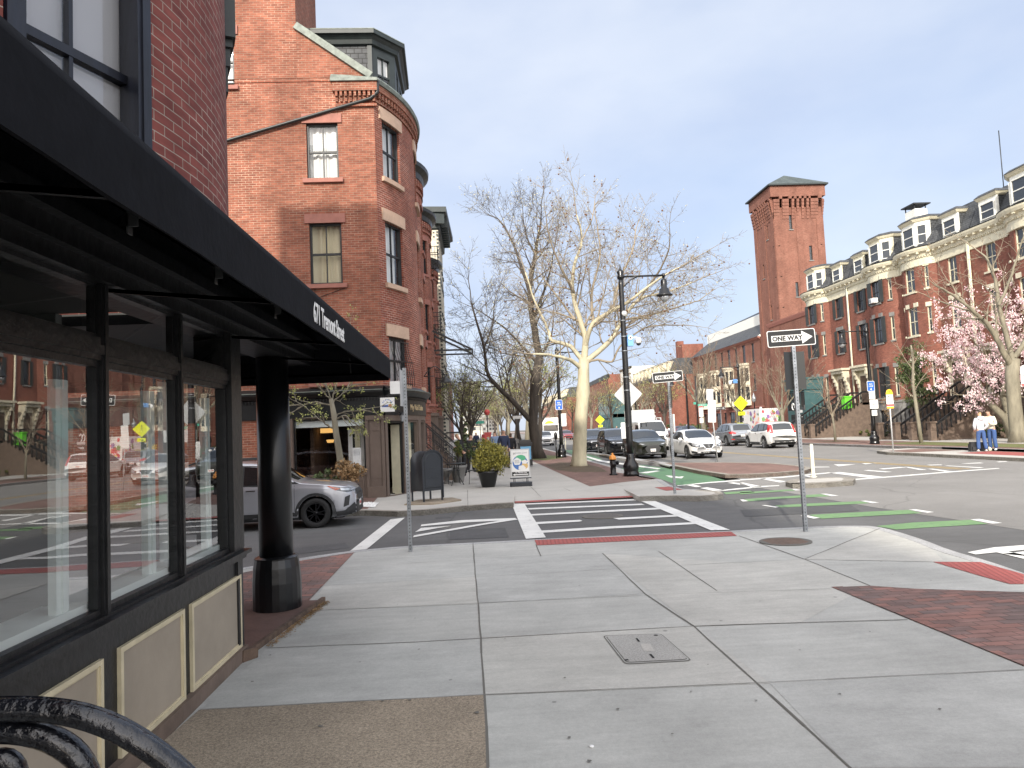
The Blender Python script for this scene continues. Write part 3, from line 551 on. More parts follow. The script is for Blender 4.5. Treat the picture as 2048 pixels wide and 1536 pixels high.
def arc_path(x0,x1,sag,n=14,y=0.):
    c=x1-x0; r=(c*c/4+sag*sag)/(2*sag); th=math.asin(c/2/r); cx=(x0+x1)/2; cy=y-sag+r
    return [(cx+r*math.sin(-th+2*th*i/n),cy-r*math.cos(-th+2*th*i/n)) for i in range(n+1)]
def wall(mb,path,z0,z1,holes=(),reveal=.14,m=0,mr=None,s0=0,s1=None,off=0):
    s1=path.L if s1 is None else s1; mr=m if mr is None else mr
    S=path.br(s0,s1,[h[k] for h in holes for k in (0,1)]); Z=sorted(set([z0,z1]+[h[k] for h in holes for k in (2,3) if z0<h[k]<z1]))
    for a,b in zip(S,S[1:]):
        for c,d in zip(Z,Z[1:]):
            cs,cz=(a+b)/2,(c+d)/2
            if any(h[0]<cs<h[1] and h[2]<cz<h[3] for h in holes): continue
            mb.face([path.P(a,c,off),path.P(b,c,off),path.P(b,d,off),path.P(a,d,off)],m,[(a,c),(b,c),(b,d),(a,d)])
    for h in holes:
        for s,flip in ((h[0],0),(h[1],1)):
            p=path.P(s,0,off); n=path.P(s,0,off-reveal); q=[(p.x,p.y,h[2]),(n.x,n.y,h[2]),(n.x,n.y,h[3]),(p.x,p.y,h[3])]; uv=[(0,h[2]),(reveal,h[2]),(reveal,h[3]),(0,h[3])]
            if not flip: q=q[::-1]; uv=uv[::-1]
            mb.face(q,mr,uv)
        for z,flip in ((h[2],0),(h[3],1)):
            SS=path.br(h[0],h[1])
            for a,b in zip(SS,SS[1:]):
                q=[path.P(a,z,off),path.P(b,z,off),path.P(b,z,off-reveal),path.P(a,z,off-reveal)]
                mb.face(q[::-1] if flip else q,mr)
def band(mb,path,s0,s1,prof,m=0,step=None,sm=False):
    S=path.br(max(0,s0),min(path.L,s1)); k=len(prof)
    rings=[[mb.P(path.P(s,z,o)) for o,z in prof] for s in S]
    for a,b in zip(rings,rings[1:]):
        for j in range(k): mb.fi([a[j],b[j],b[(j+1)%k],a[(j+1)%k]][::-1],m,None,sm)
    mb.fi(rings[0],m); mb.fi(rings[-1][::-1],m)
def rect(o0,o1,z0,z1): return [(o0,z0),(o0,z1),(o1,z1),(o1,z0)][::-1]
def dentils(mb,path,s0,s1,z0,z1,o0,o1,w,gap,m=0):
    n=int((s1-s0)/(w+gap))
    for i in range(n):
        a=s0+(i+.5)*(w+gap); p=path.P(a); q=path.P(min(a+w,path.L))
        band(mb,Path([(p.x,p.y),(q.x,q.y)]),0,9,rect(o0,o1,z0,z1),m)
WC={}
def winmeshes(w,h,frame,glass,back,lint,sill,shut,mun,fw,rev,lh,lx,arch,rails):
    key=(round(w,2),round(h,2),frame,glass,back,lint,sill,shut,mun,fw,rev,lh,lx,arch,rails)
    if key in WC: return WC[key]
    r={}; mb=MB(); y0,y1=rev-.07,rev+.03
    mb.box(-w/2,-w/2+fw,y0,y1,0,h); mb.box(w/2-fw,w/2,y0,y1,0,h); mb.box(-w/2+fw,w/2-fw,y0,y1,0,fw*1.1); mb.box(-w/2+fw,w/2-fw,y0,y1,h-fw,h)
    if rails: mb.box(-w/2+fw,w/2-fw,y0+.03,y1-.002,h*.5-.03,h*.5+.03)
    for i in range(mun):
        x=-w/2+w*(i+1)/(mun+1); mb.box(x-.014,x+.014,y0+.035,y1-.004,fw,h-fw)
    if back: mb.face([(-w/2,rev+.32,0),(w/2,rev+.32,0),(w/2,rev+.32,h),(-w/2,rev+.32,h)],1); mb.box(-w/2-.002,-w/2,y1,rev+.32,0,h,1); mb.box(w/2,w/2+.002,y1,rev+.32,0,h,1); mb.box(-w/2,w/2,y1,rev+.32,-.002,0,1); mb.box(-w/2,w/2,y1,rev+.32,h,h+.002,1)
    r['window']=mb.mesh('window',[M[frame],M['dark']])
    mb=MB(); mb.face([(-w/2+fw*.6,rev-.01,fw*.6),(w/2-fw*.6,rev-.01,fw*.6),(w/2-fw*.6,rev-.01,h-fw*.6),(-w/2+fw*.6,rev-.01,h-fw*.6)]); r['pane']=mb.mesh('pane',M[glass])
    if back in('curtain','curtain_warm','blind'):
        mb=MB(); 
        if back=='blind':
            n=int(h/.05); 
            for i in range(n):
                z=fw+i*(h-2*fw)/n; mb.face([(-w/2+.005,rev+.075,z),(w/2-.005,rev+.075,z),(w/2-.005,rev+.035,z+.043),(-w/2+.005,rev+.035,z+.043)])
            mt='blind'
        else:
            n=44; 
            for i in range(n):
                xs=[-w/2+.02+(w-.04)*k/n for k in (i,i+1)]; ph=[rev+.14+.028*math.sin(x*34+2*math.sin(x*9)) for x in xs]
                mb.face([(xs[0],ph[0],.04),(xs[1],ph[1],.04),(xs[1],ph[1]*.98+.002,h),(xs[0],ph[0]*.98+.002,h)],0,None,True)
            mt=back
        r['curtain' if back!='blind' else 'blind']=mb.mesh('curtain',M[mt])
    elif back=='half':
        mb=MB(); mb.box(-w/2+fw,w/2-fw,rev+.05,rev+.055,h*.52,h-fw); r['blind']=mb.mesh('blind',M['curtain'])
    if lint:
        mb=MB()
        if arch:
            n=8; pts=[(-w/2-lx,0)]+[((w/2+lx)*-math.cos(math.pi*k/n),.04+arch*math.sin(math.pi*k/n)) for k in range(n+1)]+[(w/2+lx,0)]
            for i in range(n+2):
                a,b=pts[i],pts[i+1]; mb.box(min(a[0],b[0]),max(a[0],b[0])+1e-4,-.06,rev-.08,h+min(a[1],b[1])*0,h+lh*.4+max(a[1],b[1])) if abs(a[0]-b[0])>1e-4 else None
        else: mb.box(-w/2-lx,w/2+lx,-.045,rev-.08,h,h+lh)
        r['lintel']=mb.mesh('lintel',M[lint])
    if sill: mb=MB(); mb.box(-w/2-lx,w/2+lx,-.09,rev-.08,-.12,0); r['sill']=mb.mesh('sill',M[sill])
    if shut:
        mb=MB(); sw=w*.46; mb.box(-sw/2,sw/2,-.06,-.02,0,h)
        for i in range(1,3): mb.box(-sw/2+.04,sw/2-.04,-.068,-.06,h*(i-1)*.5+.08,h*i*.5-.05)
        r['shutter']=mb.mesh('shutter',M[shut])
    WC[key]=r; return r
def win(parent,p,rz,w,h,frame='blacktrim',glass='glass',back='dark',lint='stone_red',sill='stone_red',shut=None,mun=1,fw=.055,rev=.14,lh=.26,lx=.12,arch=0,rails=True,label=None):
    r=winmeshes(w,h,frame,glass,back,lint,sill,shut,mun,fw,rev,lh,lx,arch,rails)
    o=link('window',r['window'],parent,loc=p,rz=rz,label=label)
    for k in r:
        if k=='window': continue
        if k=='shutter':
            for sx in (-1,1): link('shutter',r[k],o,loc=(sx*(w/2+w*.23+.02),0,0))
        else: link(k,r[k],o)
    return o
def pwin(parent,path,sc_,zs,w,h,**k):
    """window centred at sc_ on a path"""
    a,b=path.P(sc_-w/2),path.P(sc_+w/2); c=(a+b)/2; return win(parent,(c.x,c.y,zs),math.atan2(b.y-a.y,b.x-a.x),(b-a).length,h,**k)
def part(name,mb,mats,parent,label=None): return mb.build(name,[M[x] for x in mats] if isinstance(mats,(list,tuple)) else M[mats],parent,label=label)
def roofbox(mb,poly,z,m=0): mb.sheet(poly,z,m)
# ---------------- our corner shop on the left ----------------
SX=-1.93
def shop():
    B=(-1.93,6.1,SW); t=thing('shop_building','black shopfront building with tan base panels and curved brick storey above its awning','building',B)
    T=Matrix.Translation((-B[0],-B[1],-B[2]))
    def nb(): m=MB(); m.M=T; return m
    y0,y1=-6.,6.1
    mull=[(-4.2),(-2.0),(-.0),(2.0),(3.88),(4.85),(5.87)]   # right hand edge of each glazed bay
    edges=[-6,-4.1,-2.1,-.1,1.95,3.885,4.88,5.86]
    # base panel wall
    b=nb(); b.box(SX-.12,SX,y0,y1,SW,.96+.0); part('base',b,'blackmatt',t)
    b=nb(); b.box(SX-.02,SX+.05,y0,y1,SW-.02,SW+.10); part('plinth',b,'brownstone',t)
    b=nb(); b.box(SX-.12,SX+.045,y0,y1+.02,.915,.955); b.box(SX-.12,SX+.085,y0,y1+.03,.955,.985); b.box(SX-.1,SX+.03,y0,y1,.985,1.0); part('sill',b,'blackmatt',t)
    for i in range(7):
        a,c=edges[i]+.07,edges[i+1]+.07
        if i==6: a,c=5.04-.02,6.05
        if i==5: a,c=4.04,4.90
        if i==4: a,c=2.62,3.86   # panels keep the photo's spacing
        if i==3: a,c=1.3,2.48
        if i<3: a,c=edges[i]+.1,edges[i+1]-.1
        b=nb(); b.box(SX,SX+.006,a+.03,c-.03,.24,.77); p=part('panel',b,'tan',t)
        b=nb()
        for q in ((a,a+.03,.22,.79),(c-.03,c,.22,.79),(a+.03,c-.03,.22,.245),(a+.03,c-.03,.765,.79)): b.box(SX,SX+.022,*q)
        for q in ((a+.03,a+.04,.245,.765),(c-.04,c-.03,.245,.765),(a+.04,c-.04,.245,.255),(a+.04,c-.04,.755,.765)): b.box(SX,SX+.013,*q)
        part('moulding',b,'cream',p)
    # mullions, transom, head
    for i,e in enumerate(edges):
        b=nb(); b.box(SX-.07,SX+.012,e+.008,e+.068,1.0,2.78); b.box(SX-.05,SX+.022,e+.022,e+.054,1.0,2.78); part('mullion',b,'blackmatt',t)
    b=nb(); b.box(SX-.09,SX+.035,5.86,6.10,1.0,2.78); b.box(SX-.3,SX+.02,5.98,6.10,SW,2.78); part('corner_post',b,'blackmatt',t)
    b=nb(); b.box(SX-.07,SX+.008,y0,5.86,2.31,2.43); b.box(SX-.05,SX+.018,y0,5.86,2.34,2.39); part('transom',b,'blackmatt',t)
    b=nb(); b.box(SX-.3,SX+.05,y0,8.7,2.72,2.80); b.box(SX-.3,SX+.10,y0,8.7,2.80,2.90); b.box(SX-.3,SX+.16,y0,8.72,2.90,2.98); b.box(SX-.3,SX+.02,y0,8.7,2.98,3.25)
    part('cornice',b,'blackmatt',t)
    for i in range(7):
        a,c=edges[i]+.068,edges[i+1]+.008
        b=nb()
        for q in ((a,a+.025,1.0,2.31),(c-.025,c,1.0,2.31),(a+.025,c-.025,1.0,1.03),(a+.025,c-.025,2.275,2.31)): b.box(SX-.055,SX-.008,*q)
        w=part('window',b,'blackmatt',t)
        b=nb(); b.face([(SX-.03,a+.01,1.01),(SX-.03,c-.01,1.01),(SX-.03,c-.01,2.3),(SX-.03,a+.01,2.3)]); part('pane',b,'glass_shop',w)
        b=nb()
        b.box(SX-.14,SX-.10,c-.23,c-.12,1.06,2.2); b.box(SX-.10,SX-.09,c-.19,c-.15,1.06,2.2); b.box(SX-.30,SX-.08,a,c,1.02,1.06); part('inner_frame',b,'palegreen',w)
        b=nb(); b.face([(SX-.04,a,2.43),(SX-.04,c,2.43),(SX-.04,c,2.72),(SX-.04,a,2.72)]); part('transom_light',b,'glass_transom',w); b=nb()
        for q in ((a,a+.022,2.43,2.72),(c-.022,c,2.43,2.72),(a+.022,c-.022,2.43,2.452),(a+.022,c-.022,2.698,2.72)): b.box(SX-.055,SX-.015,*q)
        part('transom_frame',b,'blackmatt',w)
    # room behind
    b=nb(); b.box(-8,SX-.02,y0,6.0,SW,SW+.02,0); b.box(-8,SX-.1,y0,6.0,2.95,3.0,2); b.box(-7.6,-7.5,y0,6,.14,2.95,1); b.box(-7.5,-3.3,5.96,6.05,.14,2.95,1); b.box(-8,-2.05,y0,y0+.1,.14,2.95,1); b.box(-4.6,-4.3,1.0,1.5,.14,2.95,1)
    part('interior',b,['mid_int','mid_int','ceiling'],t)
    # far side of the room: paired curtain strips seen through the glass
    for i,(a,c) in enumerate(((2.9,3.1),(5.15,5.35))):
        b=nb(); n=10
        for k in range(n):
            ya,yb=a+(c-a)*k/n,a+(c-a)*(k+1)/n; xa,xb=SX-.24+.02*math.sin(k*1.9),SX-.24+.02*math.sin((k+1)*1.9); b.face([(xa,ya,1.02),(xb,yb,1.02),(xb,yb,2.3),(xa,ya,2.3)],0,None,True)
        part('curtain',b,'curtain',t) if i!=0 else None
    # recess: step, soffit, round column
    b=nb(); b.prism([(-8,6.1),(SX+.0,6.12),(-1.68,7.95),(-2.2,8.02),(-8,7.9)],SW,SW+.02); part('entry_slab',b,'slab_brown',t)
    b=nb(); b.bar((SX+.03,6.05,SW+.02),(-1.66,7.98,SW+.015),.04,.06); b.bar((SX+.02,5.97,SW+.04),(SX+.10,6.09,SW+.03),.09,.10); part('threshold_board',b,'wood',t)
    b=nb(); b.lathe([(.243,0),(.243,.27),(.232,.42),(.218,.5),(.218,.515),(.19,.53),(.172,.535)],c=(-2.075,7.72,SW+.02),n=22,sm=False,a0=.2)
    cb=part('pillar',b,'black',t); b=nb(); b.lathe([(.172,.53),(.168,1.4),(.163,2.8)],c=(-2.075,7.72,SW+.02),n=36); part('shaft',b,'black',cb)
    b=nb(); b.prism([(-8,6.1),(SX,6.1),(SX,8.7),(-8,8.7)],2.86,2.96); part('soffit',b,'blacktrim',t)
    b=nb(); b.box(-8,-3.4,6.1,6.2,SW+.03,2.86,0); b.box(-8,-3.3,8.6,8.75,SW+.03,.7,0); part('recess_wall',b,'brick_deep',t) if False else None
    # upper storeys: bow front of brick
    R0=3.2; cx,cy=-5.22,5.76; arc=[(cx+R0*math.cos(a_),cy+R0*math.sin(a_)) for a_ in [R(-46+92*i/24) for i in range(25)]]
    pts=[(-9.3,-25),(-3.6,-25),(-3.6,-2),(-3.0,-1.99),(-3.0,arc[0][1]-.5)]+arc+[(-3.0,8.7),(-9.3,8.7)]
    # travel order must keep the street on the right hand
    P_=Path(pts); sa=sum((Vector((*pts[i+1],0))-Vector((*pts[i],0))).length for i in range(5))
    s_w=sa+R0*R(46-25)+.11; hol=[(s_w-.52,s_w+.50,3.25,5.45),(sa+R0*R(46+33)-.45,sa+R0*R(46+33)+.45,3.3,5.4)]
    b=nb(); wall(b,P_,2.96,15.2,hol,reveal=.16); part('wall',b,'brick_deep',t)
    b=nb(); wall(b,Path([(-9.3,-25),(-3.6,-25),(-3.6,-6),(SX,-6),(SX,-5.9)]),SW,2.96); part('rear_wall',b,'brick_deep',t); b=nb(); wall(b,Path([(-16,-12),(-9.3,-12),(-9.3,8.7),(-16,8.7),(-16,-12)]),SW,11.3); b.sheet([(-16,-12),(-9.3,-12),(-9.3,8.7),(-16,8.7)],11.3); part('shade_wing',b,'brick_deep',t)  # unseen wing added, tall enough to shade the lower wall of the house opposite
    b=nb(); b.prism([(-9.3,-25),(-3.6,-25),(-3.0,-2),(-3.0,3.4),(-2.05,5.0),(-2.05,6.6),(-3.0,8.7),(-9.3,8.7)],15.18,15.4); part('roof',b,'slate',t)
    b=nb(); band(b,P_,sa,sa+R0*R(92),[(0,14.2),(0,15.2),(.35,15.2),(.35,15),(.15,14.8)]); part('roof_cornice',b,'trimgreen',t)
    # big sash window with blinds
    a_,b_=P_.P(s_w-.52),P_.P(s_w+.5); c_=(a_+b_)/2; rz=math.atan2(b_.y-a_.y,b_.x-a_.x); w=(b_-a_).length
    o=win(t,(c_.x-B[0],c_.y-B[1],3.25-B[2]),rz,w,2.2,frame='navy',back='blind',lint='stone_tan',sill='stone_tan',fw=.09,rev=.15,label='tall dark framed sash window with blinds')
    b=MB(); b.box(w/2-.12,w/2-.01,-.02,.07,0,2.2); b.box(w/2-.09,w/2-.05,-.035,-.02,0,2.2); b.box(-w/2+.01,-w/2+.12,-.02,.07,0,2.2); part('casing',b,'navy',o)
    # bracketed hood on the bow beyond
    s2=sa+R0*R(46+24); b=nb(); band(b,P_,s2-.1,s2+.75,rect(0,.03,5.25,6)); band(b,P_,s2-.15,s2+.8,rect(0,.075,5.68,5.76)); band(b,P_,s2-.12,s2+.77,rect(0,.055,5.5,5.68)); band(b,P_,s2-.2,s2+.85,rect(0,.10,5.76,6.4)); part('bracketed_hood',b,'trimgreen',t)
    # awning
    ax=-.95; az0,az1=2.53,2.79; ya,yb=-6.,8.72
    aw=nb(); n=6; prof=[(ax,az0),(ax,az1-.05),(ax-.012,az1-.015),(ax-.05,az1+.01),(SX-.05,3.32),(SX-.05,3.30),(ax-.06,az1-.015),(ax-.022,az1-.03),(ax-.014,az1-.06),(ax-.014,az0)]
    ys=[ya+(yb-ya)*i/46 for i in range(47)]; rings=[]
    rr=random.Random(3)
    for y in ys: j=rr.uniform(-.004,.004); rings.append([aw.P((x+(j if k in(0,9) else 0),y,z+(rr.uniform(-.003,.003) if k in (0,9,) else 0))) for k,(x,z) in enumerate(prof)])
    for p,q in zip(rings,rings[1:]):
        for k in range(10): aw.fi([p[k],p[(k+1)%10],q[(k+1)%10],q[k]],0,None,k in(1,2,3))
    aw.fi(rings[0][::-1]); aw.fi(rings[-1])
    # end hanging of the awning, returning toward the side street
    e=yb; aw.box(-6.5,ax-.02,e-.012,e,az0-.02,az1-.03); 
    aw.face([(ax-.02,e,az1-.03),(SX-.05,e-.3,3.3),(-6.5,e-.3,3.3),(-6.5,e,az1-.03)])
    awn=part('awning',aw,'fabric',t,label='long black fabric awning over the shop windows')
    Mx=Matrix.Translation((ax+.004-B[0],5.02-B[1],2.63-B[2]))@Matrix(((0,0,1,0),(1,0,0,0),(0,1,0,0),(0,0,0,1)))
    text_mesh('671 Tremont Street',.178,M['white'],extrude=.001,sx=.80,bold=.0028,spacing=.92,name='lettering',parent=awn,M=Mx)
    # frame under the awning
    b=nb()
    for y in (.4,2.2,4.0,5.9,7.6): 
        b.bar((SX,y,2.70),(ax-.03,y,2.60),.022,.022); b.bar((ax-.12,y,2.62),(SX,y-.0,3.2),.02,.02)
    b.bar((ax-.03,ya,2.60),(ax-.03,yb-.03,2.60),.025,.025); b.bar((ax-.10,ya,2.66),(ax-.10,yb-.03,2.66),.012,.012); b.bar((-6.5,8.68,2.6),(ax-.03,8.68,2.6),.022,.022)
    for i in range(5):
        a0,a1=R(90*i/5),R(90*(i+1)/5); b.bar((-1.55+.5*math.sin(a0)*.3,8.3+.3*math.sin(a0),3.2-.6*(1-math.cos(a0))),(-1.55+.5*math.sin(a1)*.3,8.3+.3*math.sin(a1),3.2-.6*(1-math.cos(a1))),.03,.012)
        part('awning_frame',b,'galv',awn) if False else part('awning_frame',b,'darkmetal',awn)
    for y in (1.55,2.25,3.0,3.9): 
        b=nb(); b.box(ax-.075,ax-.07,y-.02,y+.01,2.50,2.56); b.box(ax-.075,ax-.04,y-.02,y-.015,2.52,2.57); b.box(ax-.06,ax-.04,y-.008,y+.03,2.56,2.57); part('bracket',b,'darkmetal',awn)
    return t
shop()
# ---------------- brick house across the side street ----------------
def gable_house():
    t=thing('brick_house','tall corner brick house with bow front and nail shop across the side street','building',(-2.5,20.9,SW),R(90)); D=14.
    dz=-SW
    bow=arc_path(0,6.4,.93,20); Pf=Path([(0,0)]+bow[1:]+[(7.1,0)]); Ps=Path([(0,D),(0,0)])
    # side wall windows
    ws=[(1.07,1.98,9.38,11.04),(1.05,1.97,6.28,8.07),(4.0,4.92,12.2,13.75),(1.05,1.97,3.45,4.95)]
    hs=[(D-y1,D-y0,a+dz,b+dz) for y0,y1,a,b in ws]
    sh=[(D-2.56,D-.55,.80+dz,2.42+dz)]
    mb=MB(); wall(mb,Ps,0,12.4+dz,hs+[(D-2.7,D-.0,0.,2.5+dz)],reveal=.12,m=0); wall(mb,Ps,12.4+dz,12.41+dz,())
    hx=[(0,0.12,12.4),(0,2.2,13.9),(0,2.2,12.4)]; mb.face([(0,y,z+dz) for _,y,z in hx][::-1]); 
    wall(mb,Path([(0,6.8),(0,2.2)]),12.4+dz,17,[(6.8-4.92,6.8-4.0,12.41+dz,13.75+dz)] ,reveal=.12); mb.face([(0,D,12.4),(0,6.8,12.4),(0,6.8,15),(0,D,15)]); mb.face([(0,2.2,12.4),(3,2.2,12.4),(3,2.2,17),(0,2.2,17)][::-1])
    part('side_wall',mb,'brick',t)
    fl=[(9.5,11.24),(6.32,8.18),(3.37,4.75)]; cs=[.86,3.5,6.0]; fw_=1.02
    hf=[(c-fw_/2,c+fw_/2,a+dz,b+dz) for a,b in fl for c in cs]
    mb=MB(); wall(mb,Pf,3.05+dz,12.3+dz,hf,reveal=.12); part('wall',mb,'brick_side',t)
    mb=MB(); mb.prism([(x,y) for x,y in [(0,0)]+bow[1:]+[(7.1,0),(7.1,D),(0,D)]],12.28+dz,12.3+dz); mb.face([(0,D,0),(7.1,D,0),(7.1,D,12.3),(0,D,12.3)]); mb.face([(7.1,0,0),(7.1,0,12.2),(7.1,D,12.2),(7.1,D,0)]); part('roof_deck',mb,'slate',t)
    # side windows
    for k,(y0,y1,a,b) in enumerate(ws):
        win(t,(0,(y0+y1)/2,a+dz),R(-90),y1-y0,b-a,back='curtain' if k in(0,2) else 'curtain_warm',lint='stone_red',sill='stone_red',lh=.27,lx=.12,label='sash window with pleated curtains' if k<2 else None)
    for a,b in fl:
        for c in cs:
            p,q=Pf.P(c-fw_/2),Pf.P(c+fw_/2); m_=(p+q)/2; o=win(t,(m_.x,m_.y,a+dz),math.atan2(q.y-p.y,q.x-p.x),(q-p).length,b-a,back='curtain' if a>5 else 'blind',lint=None,sill=None)
            mb=MB(); mb.M=(Matrix.Translation((m_.x,m_.y,a+dz))@Matrix.Rotation(math.atan2(q.y-p.y,q.x-p.x),4,'Z')).inverted(); band(mb,Pf,c-fw_/2-.14,c+fw_/2+.14,rect(-.03,.05,b+dz,b+dz+.36)); part('lintel',mb,'stone_tan',o)
            mb2=MB(); mb2.M=mb.M; band(mb2,Pf,c-fw_/2-.08,c+fw_/2+.08,rect(-.1,.09,a+dz-.14,a+dz)); part('sill',mb2,'stone_tan',o)
            if a<5 and c<2:
                g=MB(); g.M=mb.M
                for i in range(9):
                    s=c-.5+i*.125; pp=[Pf.P(s,z,.05+.18*math.sin(max(0,1-(z-3.3-dz)/1.1)*math.pi*.6)) for z in [3.3+dz+.15*k for k in range(10)]]; g.tube(pp,.009,5)
                for z,o_ in ((3.35,.16),(4.0,.2),(4.6,.06)): band(g,Pf,c-.52,c+.52,rect(o_,o_+.018,z+dz,z+dz+.03))
                for i in range(4):
                    s=c-.4+i*.27; pp=[Pf.P(s+.08*math.cos(k*.9),3.65+dz+.1*math.sin(k*.9),.22) for k in range(8)]; g.tube(pp,.008,4)
                part('window_grille',g,'iron',o)
    # cornices
    mb=MB(); band(mb,Pf,0,7.1,[(0,11.55),(0,11.62),(.05,11.62),(.05,11.55)][::-1]); band(mb,Pf,0,7.1,[(0,11.95+dz),(.12,11.98+dz),(.12,12.18+dz),(0,12.18+dz)]); dentils(mb,Pf,.05,7.0,11.80+dz,11.95+dz,0,.10,.085,.075); dentils(mb,Pf,.1,7.0,11.66+dz,11.80+dz,0,.05,.085,.075)
    r0,r1=-.0,.12
    mb.box(r0-.14,r0,-.12,1.18,11.95+dz,12.22+dz); mb.box(r0-.08,r0,-.1,1.1,11.5+dz,11.58+dz)
    for i in range(9): mb.box(r0-.12,r0,-.05+i*.135,.02+i*.135,11.80+dz,11.95+dz); mb.box(r0-.06,r0,-.05+i*.135,.02+i*.135,11.66+dz,11.80+dz)
    part('cornice',mb,'brick',t)
    mb=MB(); band(mb,Pf,0,7.1,[(0,12.18+dz),(.17,12.18+dz),(.20,12.28+dz),(.17,12.34+dz),(0,12.36+dz)]); mb.box(-.2,0,-.14,1.22,12.22+dz,12.30+dz); mb.face([(-.2,-.14,12.30+dz),(-.2,1.22,12.30+dz),(0,1.22,12.52+dz),(0,-.1,12.36+dz)])
    mb.bar((-.02,.05,12.42+dz),(-.02,2.2,13.98+dz),.16,.2); part('flashing',mb,'copper',t)
    # mansard slope and bay dormer
    mb=MB(); mb.face([(0,.15,12.3+dz),(7.1,.15,12.3+dz),(7.1,2.2,13.9+dz),(0,2.2,13.9+dz)]); mb.face([(0,2.2,13.9+dz),(7.1,2.2,13.9+dz),(7.1,6,14.3+dz),(0,6,14.3+dz)]); part('mansard',mb,'slate',t)
    dp=[(1.1,2.6),(1.1,.15),(1.75,-.5),(4.3,-.5),(4.95,.15),(4.95,2.6)]; Pd=Path(dp); mb=MB(); wall(mb,Pd,12.3+dz,14.0+dz,[(2.55,3.27,12.5+dz,13.8+dz)],reveal=.08,s0=0,s1=2.45); 
    wall(mb,Pd,12.3+dz,14.0+dz,(),s0=2.45+.92+2.55,s1=Pd.L); d=part('dormer',mb,'slate',t)
    mb=MB(); wall(mb,Pd,12.3+dz,14.0+dz,[(2.45+.17,2.45+.75,12.5+dz,13.75+dz),(2.45+.92+.35,2.45+.92+1.05,12.5+dz,13.75+dz),(2.45+.92+1.4,2.45+.92+2.1,12.5+dz,13.75+dz)],reveal=.06,s0=2.45,s1=2.45+.92+2.55); band(mb,Pd,2.33,2.45,rect(0,.04,12.3+dz,14+dz)); part('dormer_front',mb,'trimgreen',d)
    pwin(d,Pd,2.45+.46,12.5+dz,.58,1.25,frame='trimgreen',lint=None,sill=None,rev=.07,arch=0,back='half'); pwin(d,Pd,2.45+.92+.7,12.5+dz,.7,1.25,frame='trimgreen',lint=None,sill=None,rev=.07); pwin(d,Pd,2.45+.92+1.75,12.5+dz,.7,1.25,frame='trimgreen',lint=None,sill=None,rev=.07)
    mb=MB(); band(mb,Pd,0,Pd.L,[(0,13.95+dz),(.10,13.98+dz),(.14,14.1+dz),(.24,14.2+dz),(.32,14.22+dz),(.32,14.34+dz),(0,14.42+dz)]); mb.sheet(dp,14.41+dz); part('dormer_eaves',mb,'trimgreen',d)
    mb=MB(); band(mb,Pd,0,Pd.L,[(.0,14.421+dz),(.33,14.345+dz),(.33,14.37+dz),(0,14.45+dz)]); part('dormer_flashing',mb,'copper',d)
    # downpipe
    mb=MB(); mb.tube([(-.07,-.15,12.25+dz),(-.07,-.12,11.9+dz),(-.08,.08,11.72+dz),(-.08,4.2,10.55+dz),(-.08,10,8.9+dz)],.05,8); part('downpipe',mb,'darkmetal',t)
    mb=MB()
    mb.tube([(-.02,1.0,6.15+dz),(-.02,2.3,5.7+dz)],.008,4); mb.tube([(-.02,1.85,6.15+dz),(-.02,1.85,5.3+dz)],.008,4); part('cable',mb,'dark',t)
    # shop front on the side street and round the corner
    mb=MB(); band(mb,Ps,D-9,D,rect(0,.05,2.45+dz,2.98+dz)); band(mb,Pf,0,7.0,rect(0,.05,2.45+dz,2.98+dz)); band(mb,Ps,D-9,D+.0,[(0,2.98+dz),(.1,3.0+dz),(.22,3.12+dz),(.22,3.17+dz),(0,3.3+dz)]); band(mb,Pf,0,7.0,[(0,2.98+dz),(.1,3.0+dz),(.22,3.12+dz),(.22,3.17+dz),(0,3.3+dz)])
    dentils(mb,Ps,D-5,D,2.90+dz,2.97+dz,.05,.09,.04,.05); dentils(mb,Pf,0,6.9,2.90+dz,2.97+dz,.05,.09,.04,.05); f=part('shop_fascia',mb,'blackshop',t)
    mb=MB(); band(mb,Ps,D-9,D,rect(0,.235,3.17+dz,3.19+dz)); band(mb,Pf,0,7.0,rect(0,.235,3.17+dz,3.19+dz)); part('fascia_flashing',mb,'copper',f)
    mb=MB(); wall(mb,Ps,0,2.45+dz,sh,s0=D-2.72,s1=D,off=.02,reveal=.1); 
    wall(mb,Pf,0,2.45+dz,[(.12,.92,.02,2.28+dz),(1.12,2.15,.55,2.30+dz),(2.45,3.5,.55,2.3+dz),(3.8,4.9,.55,2.3+dz)],off=.02,reveal=.1,s1=7.0)
    for s in (D-.50,D-.05): band(mb,Ps,s-.04,s+.04,rect(.02,.06,0,2.45+dz))
    band(mb,Ps,D-.42,D-.12,rect(.02,.035,1.9,2.2)); band(mb,Ps,D-.42,D-.12,rect(.02,.035,.55,1.8)); band(mb,Ps,D-.52,D,rect(.02,.09,0,.32)); band(mb,Ps,D-.52,D,rect(.02,.08,2.2,2.33))
    band(mb,Ps,D-2.6,D-.5,rect(.02,.08,.78+dz,.84+dz)); 
    for a,b in ((D-2.5,D-1.6),(D-1.5,D-.62)): 
        for q in ((a,b,.1,.14),(a,b,.5,.54)): band(mb,Ps,q[0],q[1],rect(.02,.045,q[2],q[3]))
        band(mb,Ps,a,a+.04,rect(.02,.045,.14,.5)); band(mb,Ps,b-.04,b,rect(.02,.045,.14,.5)); band(mb,Ps,a+.14,b-.14,rect(.02,.04,.22,.42))
    band(mb,Ps,D-2.72,D-2.58,rect(.02,.06,0,2.45+dz)); sf=part('shopfront',mb,'brown',t)
